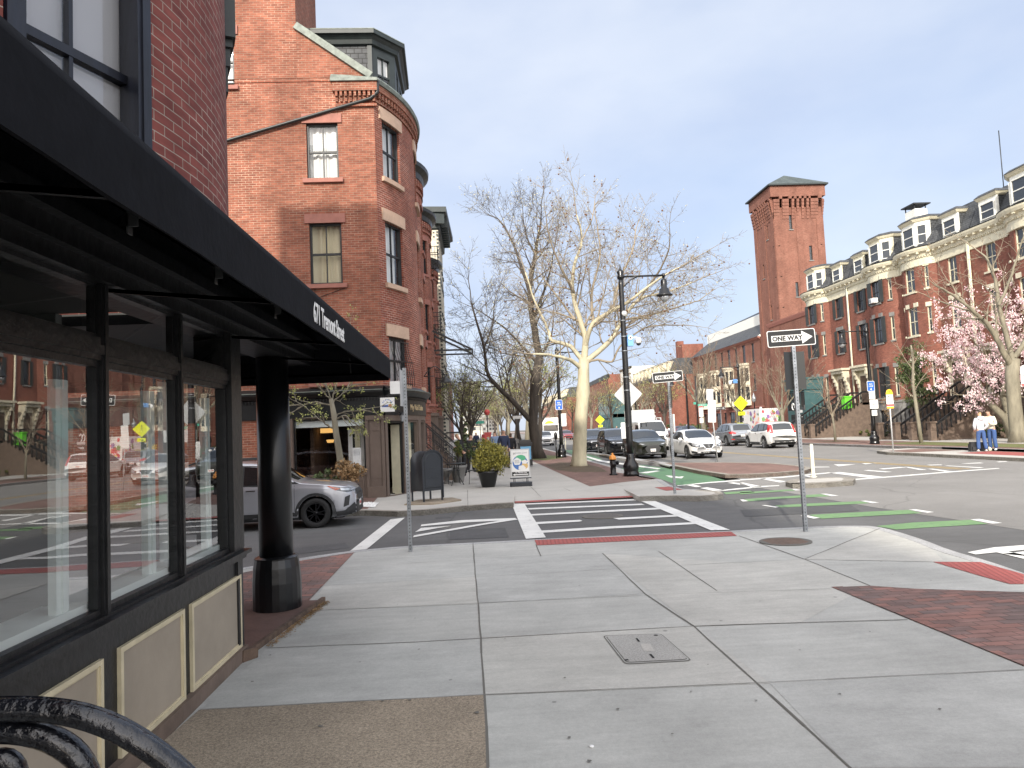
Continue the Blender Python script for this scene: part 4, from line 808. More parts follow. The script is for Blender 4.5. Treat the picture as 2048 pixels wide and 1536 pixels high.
    # big side window
    o=win(sf,(-.02,1.555,.80+dz),R(-90),2.01,1.62,frame='blackshop',glass='glass',back=None,lint=None,sill=None,mun=0,fw=.045,rev=.09,rails=False,label='large shop window with a rolled pale blind')
    mb=MB(); mb.box(-.98,.98,.12,.2,1.38,1.56); part('roller_blind',mb,'palegreen',o)
    mb=MB(); mb.box(.42,.9,.6,.64,0,1.3,0); mb.box(.55,.78,.59,.6,.45,1.15,1); part('inner_door',mb,['white','glass_far'],o)
    mb=MB(); mb.box(.62,.86,.10,.103,.25,.75,0); part('paper_notice',mb,'white',o)
    mb=MB()
    for i in range(5): mb.box(.65,.83,.096,.0995,.68-i*.035,.69-i*.035)
    part('notice_text',mb,'galv',o)
    # interior of the nail shop
    mb=MB(); mb.box(.3,6.4,.5,.55,0,.02); mb.box(.25,6.5,.3,6,-.01,.01,0); mb.box(.25,6.5,6,6.1,0,3,1); mb.box(6.5,6.6,.3,6,0,3,1); mb.box(.25,6.5,.3,6,2.95,3,1); mb.box(.9,3.2,2.2,2.3,0,3,1); part('interior',mb,['wood','wood'],t)
    for (x,y,z,w_) in ((1.1,1.75,1.62,.15),(1.6,1.9,1.98,.32)):
        mb=MB(); mb.lathe([(.02,.02),(w_*.6,-.02),(w_*.75,.05),(w_*.8,.07),(0,.075)],c=(x,y,z),n=16) if w_<.3 else mb.box(x-.2,x+.2,y-.24,y+.2,z-.08,z+.06); part('lit_lamp',mb,'lampwarm',t)
    # door, open a crack, on the corner
    a,b=Pf.P(.12,0,-.06),Pf.P(.92,0,-.06); d=(b-a).normalized(); mb=MB()
    for s in (a,b-d*.06): mb.bar(s+Vector((0,0,.02))+d*.03,s+d*.03+Vector((0,0,2.2)),.09,.07,up=d)
    mb.bar(a+Vector((0,0,2.13)),b+Vector((0,0,2.13)),.07,.08); dr=part('door',mb,'blackshop',t,'open shop door in a black frame')
    mb=MB(); hpt=b-d*.08; ins_=Vector((.35,.55,0)); mb.bar(hpt+Vector((0,0,.02)),hpt+ins_*.35+Vector((0,0,.02)),.04,.04); mb.face([hpt+Vector((0,0,.03)),hpt+ins_*.5+Vector((0,0,.03)),hpt+ins_*.5+Vector((0,0,2.05)),hpt+Vector((0,0,2.05))]); part('door_leaf',mb,'cream_paint',dr)
    mb=MB(); mb.face([(.35,.9,0),(1.4,.35,0),(1.4,.35,2.3),(.35,.9,2.3)]); part('lobby_wall',mb,'curtain_warm',dr)
    for k,(s0,s1) in enumerate(((1.12,2.15),(2.45,3.5),(3.8,4.9))):
        p,q=Pf.P(s0),Pf.P(s1); m_=(p+q)/2; win(sf,(m_.x,m_.y,.55),math.atan2(q.y-p.y,q.x-p.x),(q-p).length,1.62,frame='brown',back='curtain_warm' if k==0 else 'dark',lint=None,sill=None,mun=0,rails=False,rev=.08)
    # lettering on the curved fascia
    txt='My Nail Salon'; s=1.38
    for ch in txt:
        w_={'M':.17,' ':.06,'i':.06,'l':.06,'N':.16,'S':.12}.get(ch,.105)
        if ch!=' ':
            p=Pf.P(s+w_/2,2.68+dz,.056); n=Pf.P(s+w_/2,2.68+dz,1)-p; n.normalize(); tg=Vector((-n.y,n.x,0)); Mx=Matrix(((tg.x,0,n.x,p.x),(tg.y,0,n.y,p.y),(0,1,0,p.z),(0,0,0,1))); text_mesh(ch,.25,M['gold'],extrude=.006,sx=.8,name='letter',parent=f,M=Mx)
        s+=w_
    # carriage lamp over the door
    p=Pf.P(.62,2.38+dz,.18); mb=MB(); mb.lathe([(0,.16),(.02,.13),(.035,.12),(.09,.07),(.1,.06),(.075,.05)],c=p,n=8,sm=False); mb.lathe([(.03,-.16),(.045,-.13),(.02,-.18),(0,-.2)],c=p,n=8); mb.bar(p+Vector((0,0,.1)),Pf.P(.62,2.55+dz,.02),.02); L=part('wall_lantern',mb,'iron',t); mb=MB(); mb.lathe([(.04,-.13),(.072,.05)],c=p,n=8,sm=False); part('lantern_glass',mb,'headlamp',L)
    # gooseneck lamp further along
    p=Pf.P(3.3,3.75+dz,.05); mb=MB(); n=(Pf.P(3.3,0,1)-Pf.P(3.3,0,0)); pts=[p+n*(.1*k)+Vector((0,0,.32*math.sin(k*.45))) for k in range(0,8)]; mb.tube(pts,.018,6); mb.tube([p,p+n*.35],.015,5); e=pts[-1]; mb.lathe([(.03,0),(.05,-.06),(.2,-.2),(.22,-.22)],c=e,n=14); part('gooseneck_lamp',mb,'darkmetal',t)
    return t
gable_house()
# ---------------- other buildings on the left row ----------------
def left_house(name,label,y0,W,top,sag,wallm,trim,x0=-2.5,side=False,floors=((9.6,1.7),(6.3,1.8),(3.2,1.8)),esc=False,lintel='stone_red',cor='darkmetal'):
    t=thing(name,label,'house',(x0,y0,SW),R(90)); bow=arc_path(.2,W*.62,sag,12); Pf=Path([(0,0)]+bow+[(W,0)]); D=10
    cs=[Pf.c[1]+s for s in (.75,(Pf.c[13]-Pf.c[1])/2,(Pf.c[13]-Pf.c[1])-.75)]+[Pf.L-W*.19]
    hs=[]; 
    for z,h in floors:
        for c in cs: hs.append((c-.42,c+.42,z,z+h))
    mb=MB(); wall(mb,Pf,0,top,hs); mb.face([(0,D,0),(0,0,0),(0,0,top),(0,D,top)]); mb.face([(W,0,0),(W,D,0),(W,D,top),(W,0,top)]); part('wall',mb,wallm,t)
    mb=MB(); mb.prism([(0,0)]+bow+[(W,0),(W,D),(0,D)],top-.02,top+.05); part('roof',mb,'slate',t)
    mb=MB(); band(mb,Pf,0,Pf.L,[(0,top-.45),(.08,top-.42),(.12,top-.2),(.32,top-.05),(.34,top+.1),(0,top+.14)]); part('cornice',mb,cor,t)
    mb=MB(); band(mb,Pf,0,Pf.L,rect(0,.06,top-1.0,top-.9)); dentils(mb,Pf,.1,Pf.L-.1,top-.75,top-.48,0,.09,.11,.10); part('brick_frieze',mb,wallm,t)
    for z,h in floors:
        for i,c in enumerate(cs): pwin(t,Pf,c,z,.84,h,lint=lintel,sill=lintel,glass='glass_far',back=None,lx=.08)
    mb=MB(); wall(mb,Pf,0,2.6,off=.05); band(mb,Pf,0,Pf.L,rect(0,.12,2.6,2.75)); part('stone_base',mb,trim,t)
    mb=MB(); mb.tube([(W-.1,-.1,top-.3),(W-.1,-.1,.2)],.06,6); part('downpipe',mb,'greystone',t)
    if esc:
        for z in esc:
            b=MB(); x=W*.62
            for i in range(9): b.box(x,x+1.3,-1.0+i*.11,-1.0+i*.11+.05,z,z+.03)
            for xx in (x,x+1.3): b.bar((xx,-1,z),(xx,0,z),.04)
            for zz in (.45,.9): b.bar((x,-1,z+zz),(x+1.3,-1,z+zz),.03); b.bar((x,-1,z+zz),(x,0,z+zz),.03); b.bar((x+1.3,-1,z+zz),(x+1.3,0,z+zz),.03)
            for i in range(10): b.bar((x+i*.144,-1,z),(x+i*.144,-1,z+.9),.018)
            for i in range(7): b.bar((x,-1+i*.15,z),(x,-1+i*.15,z+.9),.018); b.bar((x+1.3,-1+i*.15,z),(x+1.3,-1+i*.15,z+.9),.018)
            b.bar((x+.1,-.9,z),(x+.1,0,z-.7),.03); b.bar((x+1.2,-.9,z),(x+1.2,0,z-.7),.03); part('fire_escape',b,'iron',t)
    return t
left_house('brick_row_house','second brick bow front house on the left beyond the nail shop house',28.0,6.6,12.6,.75,'brick_side','brick_side',floors=((9.3,1.9),(6.0,2.1),(3.1,2.2)))
left_house('brick_row_house','third brick bow front house on the left with black iron fire balconies',34.6,6.6,12.7,.75,'brick_side','brownstone',esc=(7.3,4.2,10.9))
left_house('brick_row_house','fourth brick bow front house on the left just before the white brick building',41.2,6.6,11.8,.75,'brick_side','brownstone',esc=(4.6,))
def white_building():
    t=thing('white_brick_building','pale painted brick building with dark cornice and toothed corner on the left','building',(-1.75,47.9,SW),R(90)); D=10; W=7; H=16.6
    Pf=Path([(0,D),(0,0),(W,0)]); hs=[]; fl=((13.2,1.9),(9.9,2.0),(6.3,2.1),(2.8,2.1))
    for z,h in fl: hs+=[(D-1.35,D-.65,z,z+h),(D+1.2,D+2.0,z,z+h),(D+3.3,D+4.1,z,z+h),(D+5.3,D+6.1,z,z+h)]
    mb=MB(); wall(mb,Pf,0,H,hs); part('wall',mb,'brick_white',t)
    mb=MB(); mb.prism([(0,0),(W,0),(W,D),(0,D)],H-.02,H+.05); part('roof',mb,'slate',t)
    for (a,b,z,z1) in hs: pwin(t,Pf,(a+b)/2,z,b-a,z1-z,lint='trimgreen',sill='trimgreen',glass='glass_far',back=None,lh=.4,lx=.1)
    mb=MB(); n=62
    for i in range(n):
        z=.4+i*.245; mb.box(-.02,.16,-.02,.12,z,z+.12)
    part('quoins',mb,'trimgreen',t)
    mb=MB(); band(mb,Pf,D-2.2,Pf.L,[(0,15.3),(.18,15.4),(.22,15.9),(.5,16.2),(.85,16.35),(.85,16.7),(0,16.8)]); 
    for i in range(14): s=D-2+i*.6; band(mb,Pf,s,s+.2,rect(.2,.65,15.6,16.25))
    part('cornice',mb,'trimgreen',t)
    mb=MB()
    for i in range(12):
        for j in range(3):
            if (i+j)%2: band(mb,Pf,D-1.9+i*.22,D-1.9+i*.22+.12,rect(0,.03,14.8+j*.14,14.9+j*.14))
    part('checker_frieze',mb,'trimgreen',t)
    for z in (3.4,):
        b=MB(); b.box(.6,2.6,-1,0,1.7,1.8); 
        for i in range(12): b.bar((.6+i*.17,-1,1.8),(.6+i*.17,-1,2.7),.02)
        b.bar((.6,-1,2.7),(2.6,-1,2.7),.04); part('balcony',b,'iron',t)
    return t
white_building()
def plain_house(name,label,loc,rz,W,D,H,wallm,rows,cols,ww=.9,wh=1.7,trim='brownstone',cor='darkmetal',z0=1.2,dz=3.1,mans=None,sidewin=0,corz=.5,lint=None,cat='building',bays=(),base=None,jit=.35):
    t=thing(name,label,cat,loc,rz); Pf=Path([(0,D),(0,0),(W,0),(W,D)]); hs=[]
    for r in range(rows):
        z=z0+r*dz
        for c in range(cols): x=W*(c+.5)/cols; hs.append((D+x-ww/2,D+x+ww/2,z,z+wh))
        for c in range(sidewin): x=D*(c+.5)/sidewin; hs.append((D-x-ww/2,D-x+ww/2,z,z+wh))
    mb=MB(); wall(mb,Pf,0,H,hs); part('wall',mb,wallm,t)
    mb=MB()
    if mans:
        k=mans; mb.M=None; a=[(0,0),(W,0),(W,D),(0,D)]; b=[(k*.45,k*.45),(W-k*.1,k*.45),(W-k*.1,D),(k*.45,D)]
        for i in range(4): mb.face([(*a[i],H),(*a[(i+1)%4],H),(*b[(i+1)%4],H+k),(*b[i],H+k)])
        mb.sheet(b,H+k)
    else: mb.sheet([(0,0),(W,0),(W,D),(0,D)],H)
    part('roof',mb,'slate',t)
    mb=MB(); band(mb,Pf,D-.3 if not sidewin else 0,D+W+.3,[(0,H-corz),(.12,H-corz*.9),(.3,H-.1),(.34,H+.06),(0,H+.12)]); part('cornice',mb,cor,t)
    g=random.Random(hash(label)%1000 if False else int(W*10+H))
    for (a,b,z,z1) in hs: pwin(t,Pf,(a+b)/2,z,b-a,z1-z,lint=lint or trim,sill=trim,glass='glass_far' if g.random()>jit else 'glass_blind',back=None,lx=.07,frame='blacktrim')
    if base: mb=MB(); wall(mb,Pf,0,z0-.25,off=.06); part('stone_base',mb,base,t)
    if mans:
        for c in range(cols):
            x=W*(c+.5)/cols; mb=MB(); mb.box(x-.6,x+.6,.15,1.3,H+.25,H+mans*.8); mb.box(x-.75,x+.75,.0,1.35,H+mans*.8,H+mans*.8+.12); d=part('dormer',mb,trim,t); win(d,(x,.15,H+.45),0,.75,mans*.55,lint=None,sill=None,glass='glass_far',back=None,rev=-.03,frame='cream_paint')
    return t
for i,(y,W,H,wm) in enumerate(((55.2,7,13.2,'brownstone'),(62.4,7,12.6,'brick_side'),(69.6,7,13.4,'brownstone'),(77,9,12.8,'brick_side'),(86.4,9,13.6,'brownstone'),(96,14,12.6,'brick_side'),(111,16,13.6,'brick_side'),(128,22,12.8,'brownstone'),(151,30,13.5,'brick_side'))):
    plain_house('dark_row_house','%s dark row house on the left beyond the white brick building'%['first','second','third','fourth','fifth','sixth','seventh','eighth','farthest'][i],(-2.6-.25*i,y,SW),R(90),W,10,H,wm,4,3 if W<12 else 5,z0=1.0,sidewin=1 if i==0 else 0)
# ---------------- terrace of bow fronted houses on the right ----------------
RX=32.4
def right_house(label,ytop,W,bow_first,lintm='greystone',seed=0,frame='blacktrim',shut=True,bays=True):
    """local x runs from ytop toward the camera; bow_first: bow at the far end"""
    t=thing('bow_front_house',label,'house',(RX,ytop,SW),R(-90),group='bow fronted brick houses across the avenue'); D=11; g=random.Random(seed)
    bw=3.9; sag=.8
    if bow_first: pts=[(0,0)]+arc_path(.25,.25+bw,sag,12)+[(W,0)]
    else: pts=[(0,0)]+arc_path(W-.25-bw,W-.25,sag,12)+[(W,0)]
    Pf=Path(pts); bc=(Pf.c[1]+Pf.c[13])/2; fc=(Pf.L-(W-.25-bw)/2-.1) if bow_first else (W-.25-bw)/2+.1
    if bow_first: bowc=bc
    H=13.1; fl=((10.25,1.75),(7.15,2.0),(2.95,2.35))
    hs=[]
    for z,h in fl:
        hs.append((bc-.55,bc+.55,z,z+h)); hs.append((bc-1.62,bc-1.32,z+.1,z+h-.1)); hs.append((bc+1.32,bc+1.62,z+.1,z+h-.1))
        if z>5: hs.append((fc-.45,fc+.45,z,z+h))
    mb=MB(); wall(mb,Pf,2.6,H,hs); mb.face([(0,D,0),(0,0,0),(0,0,H),(0,D,H)]); mb.face([(W,0,0),(W,D,0),(W,D,H),(W,0,H)]); part('wall',mb,'brick_row',t)
    mb=MB(); wall(mb,Pf,0,2.6,[(bc-.5,bc+.5,.5,2.0),(fc-.5,fc+.5,0,2.0)] ,off=.07,reveal=.3); band(mb,Pf,0,Pf.L,rect(0,.14,2.55,2.72)); 
    part('stone_base',mb,'brownstone' if seed%2 else 'greystone',t)
    pwin(t,Pf,bc,.5,1.0,1.5,lint=None,sill=None,glass='glass_far',back=None,rev=.1)
    for k,(a,b,z,z1) in enumerate(hs):
        w=b-a; big=w>.8
        pwin(t,Pf,(a+b)/2,z,w,z1-z,frame='cream_paint' if not big else frame,lint=lintm,sill=lintm,shut='shutter' if big and shut else None,glass='glass_far',back='half' if (big and g.random()<.45) else None,lh=.30,lx=.14 if big else .05,mun=1 if big else 0,fw=.07)
    # cream cornice and frieze
    mb=MB(); band(mb,Pf,0,Pf.L,[(0,H-1.15),(.06,H-1.12),(.06,H-.55),(.16,H-.5),(.2,H-.32),(.42,H-.22),(.5,H-.05),(.52,H+.06),(0,H+.1)]); f=part('cornice',mb,'cream_paint',t)
    mb=MB(); dentils(mb,Pf,.05,Pf.L-.05,H-.58,H-.46,.06,.16,.09,.09); 
    part('dentil_course',mb,'cream_paint',f); n=int(Pf.L/.62)
    for i in range(n): mb=MB(); s=.2+i*Pf.L/n; band(mb,Pf,s,s+.16,rect(.06,.40,H-.34,H-.2)); part('bracket',mb,'cream_paint',f)
    mb=MB(); band(mb,Pf,0,Pf.L,[(.0,H+.10),(.53,H+.065),(.55,H+.12),(0,H+.2)]); part('gutter',mb,'darkmetal',t)
    mb=MB(); mp=Path([(p[0],p[1]+.1) for p in pts]); S=Pf.br(0,Pf.L)
    r0=[Pf.P(s,H+.15,-.02) for s in S]; r1=[Vector((p.x,max(p.y,-.1)+ .9,H+2.25)) for p in r0]
    for i in range(len(S)-1): mb.face([r0[i],r0[i+1],r1[i+1],r1[i]],0,[(S[i],0),(S[i+1],0),(S[i+1],2.2),(S[i],2.2)])
    mb.face([(0,.9,H+2.25),(W,.9,H+2.25),(W,D,H+2.4),(0,D,H+2.4)]); mb.face([(0,0,H),(0,.9,H+2.25),(0,D,H+2.4),(0,D,H)]); mb.face([(W,0,H),(W,.9,H+2.25),(W,D,H+2.4),(W,D,H)]); part('mansard',mb,'slate',t)
    # bow dormer (three sided) and plain dormer
    def dormer(cx,w,y0,bay,h):
        if bay: pl=[(cx-w/2,1.4),(cx-w/2,y0+.55),(cx-w*.26,y0),(cx+w*.26,y0),(cx+w/2,y0+.55),(cx+w/2,1.4)]
        else: pl=[(cx-w/2,1.4),(cx-w/2,y0),(cx+w/2,y0),(cx+w/2,1.4)]
        Pd=Path(pl); mb=MB(); wall(mb,Pd,H+.2,H+h); d=part('dormer',mb,'slate',t)
        mb=MB(); L0=Pd.c[1]; L1=Pd.c[-2]; wall(mb,Pd,H+.2,H+h,s0=L0,s1=L1,off=.015); band(mb,Pd,L0-.12,L0,rect(.0,.03,H+.2,H+h)); band(mb,Pd,L1,L1+.12,rect(0,.03,H+.2,H+h)); part('dormer_front',mb,'white_wood' if seed%2 else 'cream_paint',d)
        for i in range(1,len(pl)-2):
            c=(Pd.c[i]+Pd.c[i+1])/2; ww=(Pd.c[i+1]-Pd.c[i])-.26
            if ww>.25: pwin(d,Pd,c,H+.42,ww,h-.75,frame='white_wood',lint=None,sill=None,glass='glass_far',back=None,rev=-.03,mun=0)
        mb=MB(); band(mb,Pd,0,Pd.L,[(0,H+h-.1),(.12,H+h-.05),(.26,H+h+.12),(0,H+h+.2)]); e=part('dormer_eaves',mb,'cream_paint',d)
        mb=MB(); band(mb,Pd,0,Pd.L,[(0,H+h+.2),(.28,H+h+.125),(.28,H+h+.16),(0,H+h+.34)]); mb.sheet(pl,H+h+.33); part('dormer_roof',mb,'slate',d)
    bx=Pf.P(bc).x; fx=Pf.P(fc).x; dormer(bx,2.9,-.55,True,2.1); dormer(fx,1.5,.1,False,1.75)
    mb=MB(); mb.tube([(.02 if not bow_first else W-.02,-.12,H-.4),(.02 if not bow_first else W-.02,-.12,.3)],.07,6); part('downpipe',mb,'greystone' if seed<2 else 'cream_paint',t)
    # door with hood
    mb=MB(); hx=fx; mb.box(hx-.75,hx+.75,-.18,-.0,2.7,5.6); mb.box(hx-1.15,hx+1.15,-.75,0,5.6,5.78); mb.box(hx-1.0,hx+1.0,-.6,0,5.35,5.6)
    for sx in (-1,1):
        for i in range(4): mb.box(hx+sx*.88-.13,hx+sx*.88+.13,-.55+i*.11,-.0,5.35-.35*(i+1)+.0,5.35-.35*i)
        mb.box(hx+sx*.9-.14,hx+sx*.9+.14,-.14,0,2.7,4.0)
    h=part('door_hood',mb,'cream_stone',t); mb=MB(); mb.box(hx-.55,hx+.55,-.2,-.185,2.7,4.9); part('door',mb,'wood',h)
    return t,fx,bx
def stoop(t,x,side=1,n=14):
    mb=MB(); rise=2.7/n; run=.30
    for i in range(n): mb.box(x-.85,x+.85,-(n-i)*run-.9,-.07,i*rise,(i+1)*rise)
    mb.box(x-.85,x+.85,-.9,-.07,2.7-rise,2.7); st=part('stoop',mb,'brownstone',t)
    for sx in (-1,1):
        mb=MB(); xx=x+sx*.95; p0=Vector((xx,-n*run-.9,.9)); p1=Vector((xx,-.9,3.55)); mb.bar(p0,p1,.09,.13); mb.bar(p1,(xx,-.1,3.55),.09,.13)
        for i in range(n): q=p0.lerp(p1,(i+.5)/n); mb.lathe([(.05,-.8),(.03,-.6),(.07,-.4),(.03,-.15),(.05,-.05)],c=q,n=6)
        part('balustrade',mb,'iron',st); mb=MB(); mb.box(xx-.16,xx+.16,-n*run-1.25,-n*run-.9,0,1.05); mb.box(xx-.2,xx+.2,-n*run-1.3,-n*run-.85,1.05,1.15); part('newel_post',mb,'brownstone',st)
    return st
hA=right_house('farthest bow front brick house across the avenue, with teal basement shop',67,7.5,True,seed=0)
hB=right_house('bow front house across the avenue with an air conditioner in its upper window',59.45,7.55,False,seed=2)
hC=right_house('bow front house with cream window surrounds and pale downpipe behind the small verge tree',51.85,7.5,True,'cream_paint',seed=3,shut=False,frame='cream_paint')
hD=right_house('bow front house behind the pink magnolia with weathered cream cornice',44.3,7.5,False,'cream_stone',seed=5,shut=False,frame='cream_paint')
hE=right_house('nearest bow front house across the avenue at the right edge',36.75,7.5,True,'cream_stone',seed=7,shut=False,frame='cream_paint')
hF=right_house('bow front house beyond the right edge of the view',29.2,7.5,False,'cream_stone',seed=9,shut=False,frame='cream_paint')
stoop(hA[0],hA[1]+.1); stoop(hB[0],hB[1]-.1); stoop(hC[0],hC[1],n=14); stoop(hD[0],hD[1],n=14)
mb=MB(); x=hB[2]; mb.box(x-.28,x+.28,-1.15,-.75,10.32,10.68); mb.box(x-.24,x+.0,-1.16,-1.15,10.36,10.64,1); part('air_conditioner',mb,['white','galv'],hB[0])
# basement shop front on the first house
t=hA[0]; x=1.9; mb=MB(); mb.box(x-1.9,x+1.75,-2.6,-.9,0,4.2,0); mb.box(x-2.0,x+1.85,-2.75,-.85,4.2,5.1,0); mb.box(x-2.1,x+1.95,-2.9,-.8,5.1,5.3,0); s=part('basement_shop',mb,'streetteal' if 'streetteal' in M else 'trimteal' if 'trimteal' in M else 'slate_tower',t)
tealm=pm('teal_shop_paint',(.045,.105,.11),.5,nscale=3); s.data.materials[0]=tealm
mb=MB()
for i in range(4): mb.box(x-1.7+i*.9,x-.95+i*.9,-2.62,-2.605,2.4,4.0)
mb.box(x-1.2,x-.4,-2.62,-2.605,.1,2.0); mb.box(x+.3,x+1.4,-2.62,-2.605,.3,2.0); part('shop_window',mb,'glass_far',s)
mb=MB(); mb.box(x-.3,x+1.2,-2.64,-2.625,2.15,2.4); mb.box(x-.1,x+1.2,-2.64,-2.625,1.75,1.95)
for k in range(3): mb.lathe([(.26,-.01),(.26,.01),(.18,.01),(.18,-.01)],c=(x-.6+k*.55,-2.64,2.75),n=12) if False else mb.tube([(x-.6+k*.55+.24*math.cos(a),-2.64,2.75+.3*math.sin(a)) for a in [R(20+36*j) for j in range(8)]],.05,5)
part('shop_lettering',mb,'white',s)
# chimney and aerials
mb=MB(); mb.box(0,1.6,0,1.2,0,2.4,0); t=thing('white_chimney','white painted chimney with a dark cap on the terrace roof','chimney',(34.6,54.2,15.3),R(-90)); t.scale=(.8,.8,.9); part('stack',mb,'white_wood',t); mb=MB(); mb.box(-.25,1.85,-.25,1.45,2.75,2.85)
for p in ((0,0),(1.6,0),(0,1.2),(1.6,1.2)): mb.bar((p[0]*.9+.05,p[1]*.9+.05,2.4),(p[0]*.9+.05,p[1]*.9+.05,2.76),.08)
part('cap',mb,'darkmetal',t)
mb=MB(); mb.tube([(34.4,43.5,15.3),(34.4,43.5,19.6)],.03,5); tag(mb.build('roof_aerial',M['darkmetal']),'thin tall whip aerial on the terrace roof','aerial')
# ---------------- tower ----------------
def tower():
    W=6.5; t=thing('brick_tower','tall square brick tower with arched corbels and low pointed roof','tower',(39.9,90,0),R(0)); Hs=29.0
    Pt=Path([(0,W),(0,0),(W,0),(W,W),(0,W)]); slits_s=[(W+W*.34,26.1),(W+W*.71,22.0),(W+W*.38,17.3),(W+W*.80,12.6)]; slits_l=[(W*.66,25.4),(W*.36,20.6),(W*.60,14.8)]
    hs=[(s-.2,s+.2,z,z+1.9) for s,z in slits_s+slits_l]
    mb=MB(); wall(mb,Pt,0,Hs,hs,reveal=.25); part('shaft',mb,'brick_tower',t)
    mb=MB()
    for k in range(4):
        for a,b in ((0,.9),(W*.44,W*.56),(W-.9,W)): band(mb,Path([tuple(Pt.p[k])[:2],tuple(Pt.p[k+1])[:2]]),a,b,rect(0,.07,0,Hs-.6))
    part('pilasters',mb,'brick_tower',t)
    for s,z in slits_s+slits_l: pwin(t,Pt,s,z,.4,1.9,lint=None,sill='greystone',glass='glass_far',back=None,mun=0,rev=.2)
    # corbelled head
    mb=MB(); o=.38; zc=Hs; 
    for k in range(4):
        a=Vector(Pt.p[k]);b=Vector(Pt.p[k+1]); d=(b-a).normalized(); n=Vector((d.y,-d.x,0))
        E=[(0,1.05),(1.3,2.05),(2.28,2.78),(3.0,3.48),(3.72,4.2),(4.42,4.92),(5.15,5.9),(6.15,W)]
        E=[(0,.75),(1.15,2.0),(2.4,2.72),(3.05,3.37),(3.7,4.02),(4.35,4.67),(4.9,5.9),(6.4,W)]
        for s0,s1 in E:
            for i in range(6):
                z0=zc-1.5+i*.42; oo=o*(i+1)/6
                p=a+d*s0;q=a+d*s1; s=0
                mb.prism([(p.x+n.x*.0,p.y+n.y*.0),(q.x,q.y),(q.x+n.x*oo,q.y+n.y*oo),(p.x+n.x*oo,p.y+n.y*oo)],z0,z0+.42)
    mb.box(-o,W+o,-o,W+o,zc+1.35,zc+2.75)
    for k in range(4):
        a=Vector(Pt.p[k]);b=Vector(Pt.p[k+1]); d=(b-a).normalized(); n=Vector((d.y,-d.x,0))
        for s0,s1 in ((.75,1.15),(2.0,2.4),(2.72,3.05),(3.37,3.7),(4.02,4.35),(4.67,4.9),(5.9,6.4)):
            p=a+d*s0;q=a+d*s1; mb.prism([(p.x+n.x*.0,p.y+n.y*.0),(q.x,q.y),(q.x+n.x*o,q.y+n.y*o),(p.x+n.x*o,p.y+n.y*o)],zc+1.05,zc+1.35)
    part('corbel_table',mb,'brick_tower',t)
    mb=MB(); o=.72; zr=zc+2.75; c=[(-o,-o),(W+o,-o),(W+o,W+o),(-o,W+o)]; mb.prism(c,zr,zr+.18,1); ap=(W/2,W/2,zr+2.6)
    for i in range(4): mb.face([(*c[i],zr+.18),(*c[(i+1)%4],zr+.18),ap])
    part('roof',mb,['slate_tower','trimgreen'],t)
    mb=MB()
    for z in (4,8,12,16,20,24):
        for s in (W+.45,2*W-.45,W-.35): p=Pt.P(s,z,.085); mb.lathe([(.11,-.02),(.11,.02)],c=p,n=8)
    part('tie_plates',mb,'dark',t)
    return t
tower()
def hall():
    t=thing('brick_hall','long brick hall with grey slate roof and cream oriel bays beside the tower','building',(40,128,0),R(-90)); L=30.8; D=16
    Pf=Path([(0,D),(0,0),(L,0)]); H=13.2; cs=[6,12.2,18.4,24.6]; hs=[]
    for c in cs: 
        hs+= [(D+c-.55,D+c+.55,10,12.7),(D+c-1.1,D+c+1.1,.8,3.1)]
    for c in (3,9.1,15.3,21.5,28): hs+= [(D+c-.45,D+c+.45,10,12.6),(D+c-.45,D+c+.45,6,8.2),(D+c-.5,D+c+.5,.8,3.1)]
    mb=MB(); wall(mb,Pf,0,H,hs); mb.box(L-.1,L,0,D,0,H); part('wall',mb,'brick_tower',t)
    for a,b,z,z1 in hs: pwin(t,Pf,(a+b)/2,z,b-a,z1-z,lint='brick_tower' if z>2 else 'stone_red',sill='greystone',glass='glass_far' ,back=None,mun=1,lx=.1)
    mb=MB()
    for c in cs:
        pl=arc_path(c-1.7,c+1.7,1.0,5); P=Path(pl); 
        w_=MB()
        wall(w_,P,3.9,9.9,[(P.c[i]+.14,P.c[i+1]-.14,z,z+1.9) for i in range(5) for z in (4.7,7.4)],reveal=.1); w_.sheet(pl,9.9); w_.sheet(pl,3.9); band(w_,P,0,P.L,rect(0,.12,9.7,10.0)); band(w_,P,0,P.L,rect(0,.1,6.75,6.95)); band(w_,P,0,P.L,rect(0,.08,3.9,4.1)); o=part('oriel_bay',w_,'cream_stone',t)
        for i in range(5):
            for z in (4.7,7.4): pwin(o,P,(P.c[i]+P.c[i+1])/2,z,(P.c[i+1]-P.c[i])-.28,1.9,lint=None,sill=None,glass='glass_far',back=None,mun=0,rev=.08)
    mb=MB(); band(mb,Pf,D-.2,D+L,rect(0,.08,3.5,3.7)); band(mb,Pf,D-.2,D+L,[(0,H-.3),(.2,H-.2),(.4,H+.05),(0,H+.1)]); part('string_course',mb,'stone_red',t)
    mb=MB(); mb.face([(-.3,-.4,H),(L,-.4,H),(L,3,H+2.6),(-.0,3,H+2.6)]); mb.face([(0,3,H+4.0),(L,3,H+4.2),(L,9,H+7),(3,9,H+6.4)]); mb.face([(0,3,H+4.0),(3,9,H+6.4),(0,D,H+4),]); part('roof',mb,'slate',t)
    mb=MB(); mb.box(0,L,3.0,3.1,H+2.0,H+4.1); mb.box(0,.1,3.1,D,0,H+4); part('clerestory',mb,'white_wood',t)
    mb=MB()
    for k,(a,b,h) in enumerate(((24.5,27,1.8),(28,30.5,1.2))): mb.box(a,b,6.0,7.5,H+5,H+6.3+h)
    part('roof_plant',mb,'darkmetal',t)
    for a in (20.5,22.2,23.6,28.5): mb=MB(); mb.lathe([(.3,0),(.3,.5),(.55,.6),(.5,1.0),(.2,1.2),(0,1.2)],c=(a,6.2,H+6.0),n=10); part('roof_vent',mb,'galv',t)
    return t
hall()
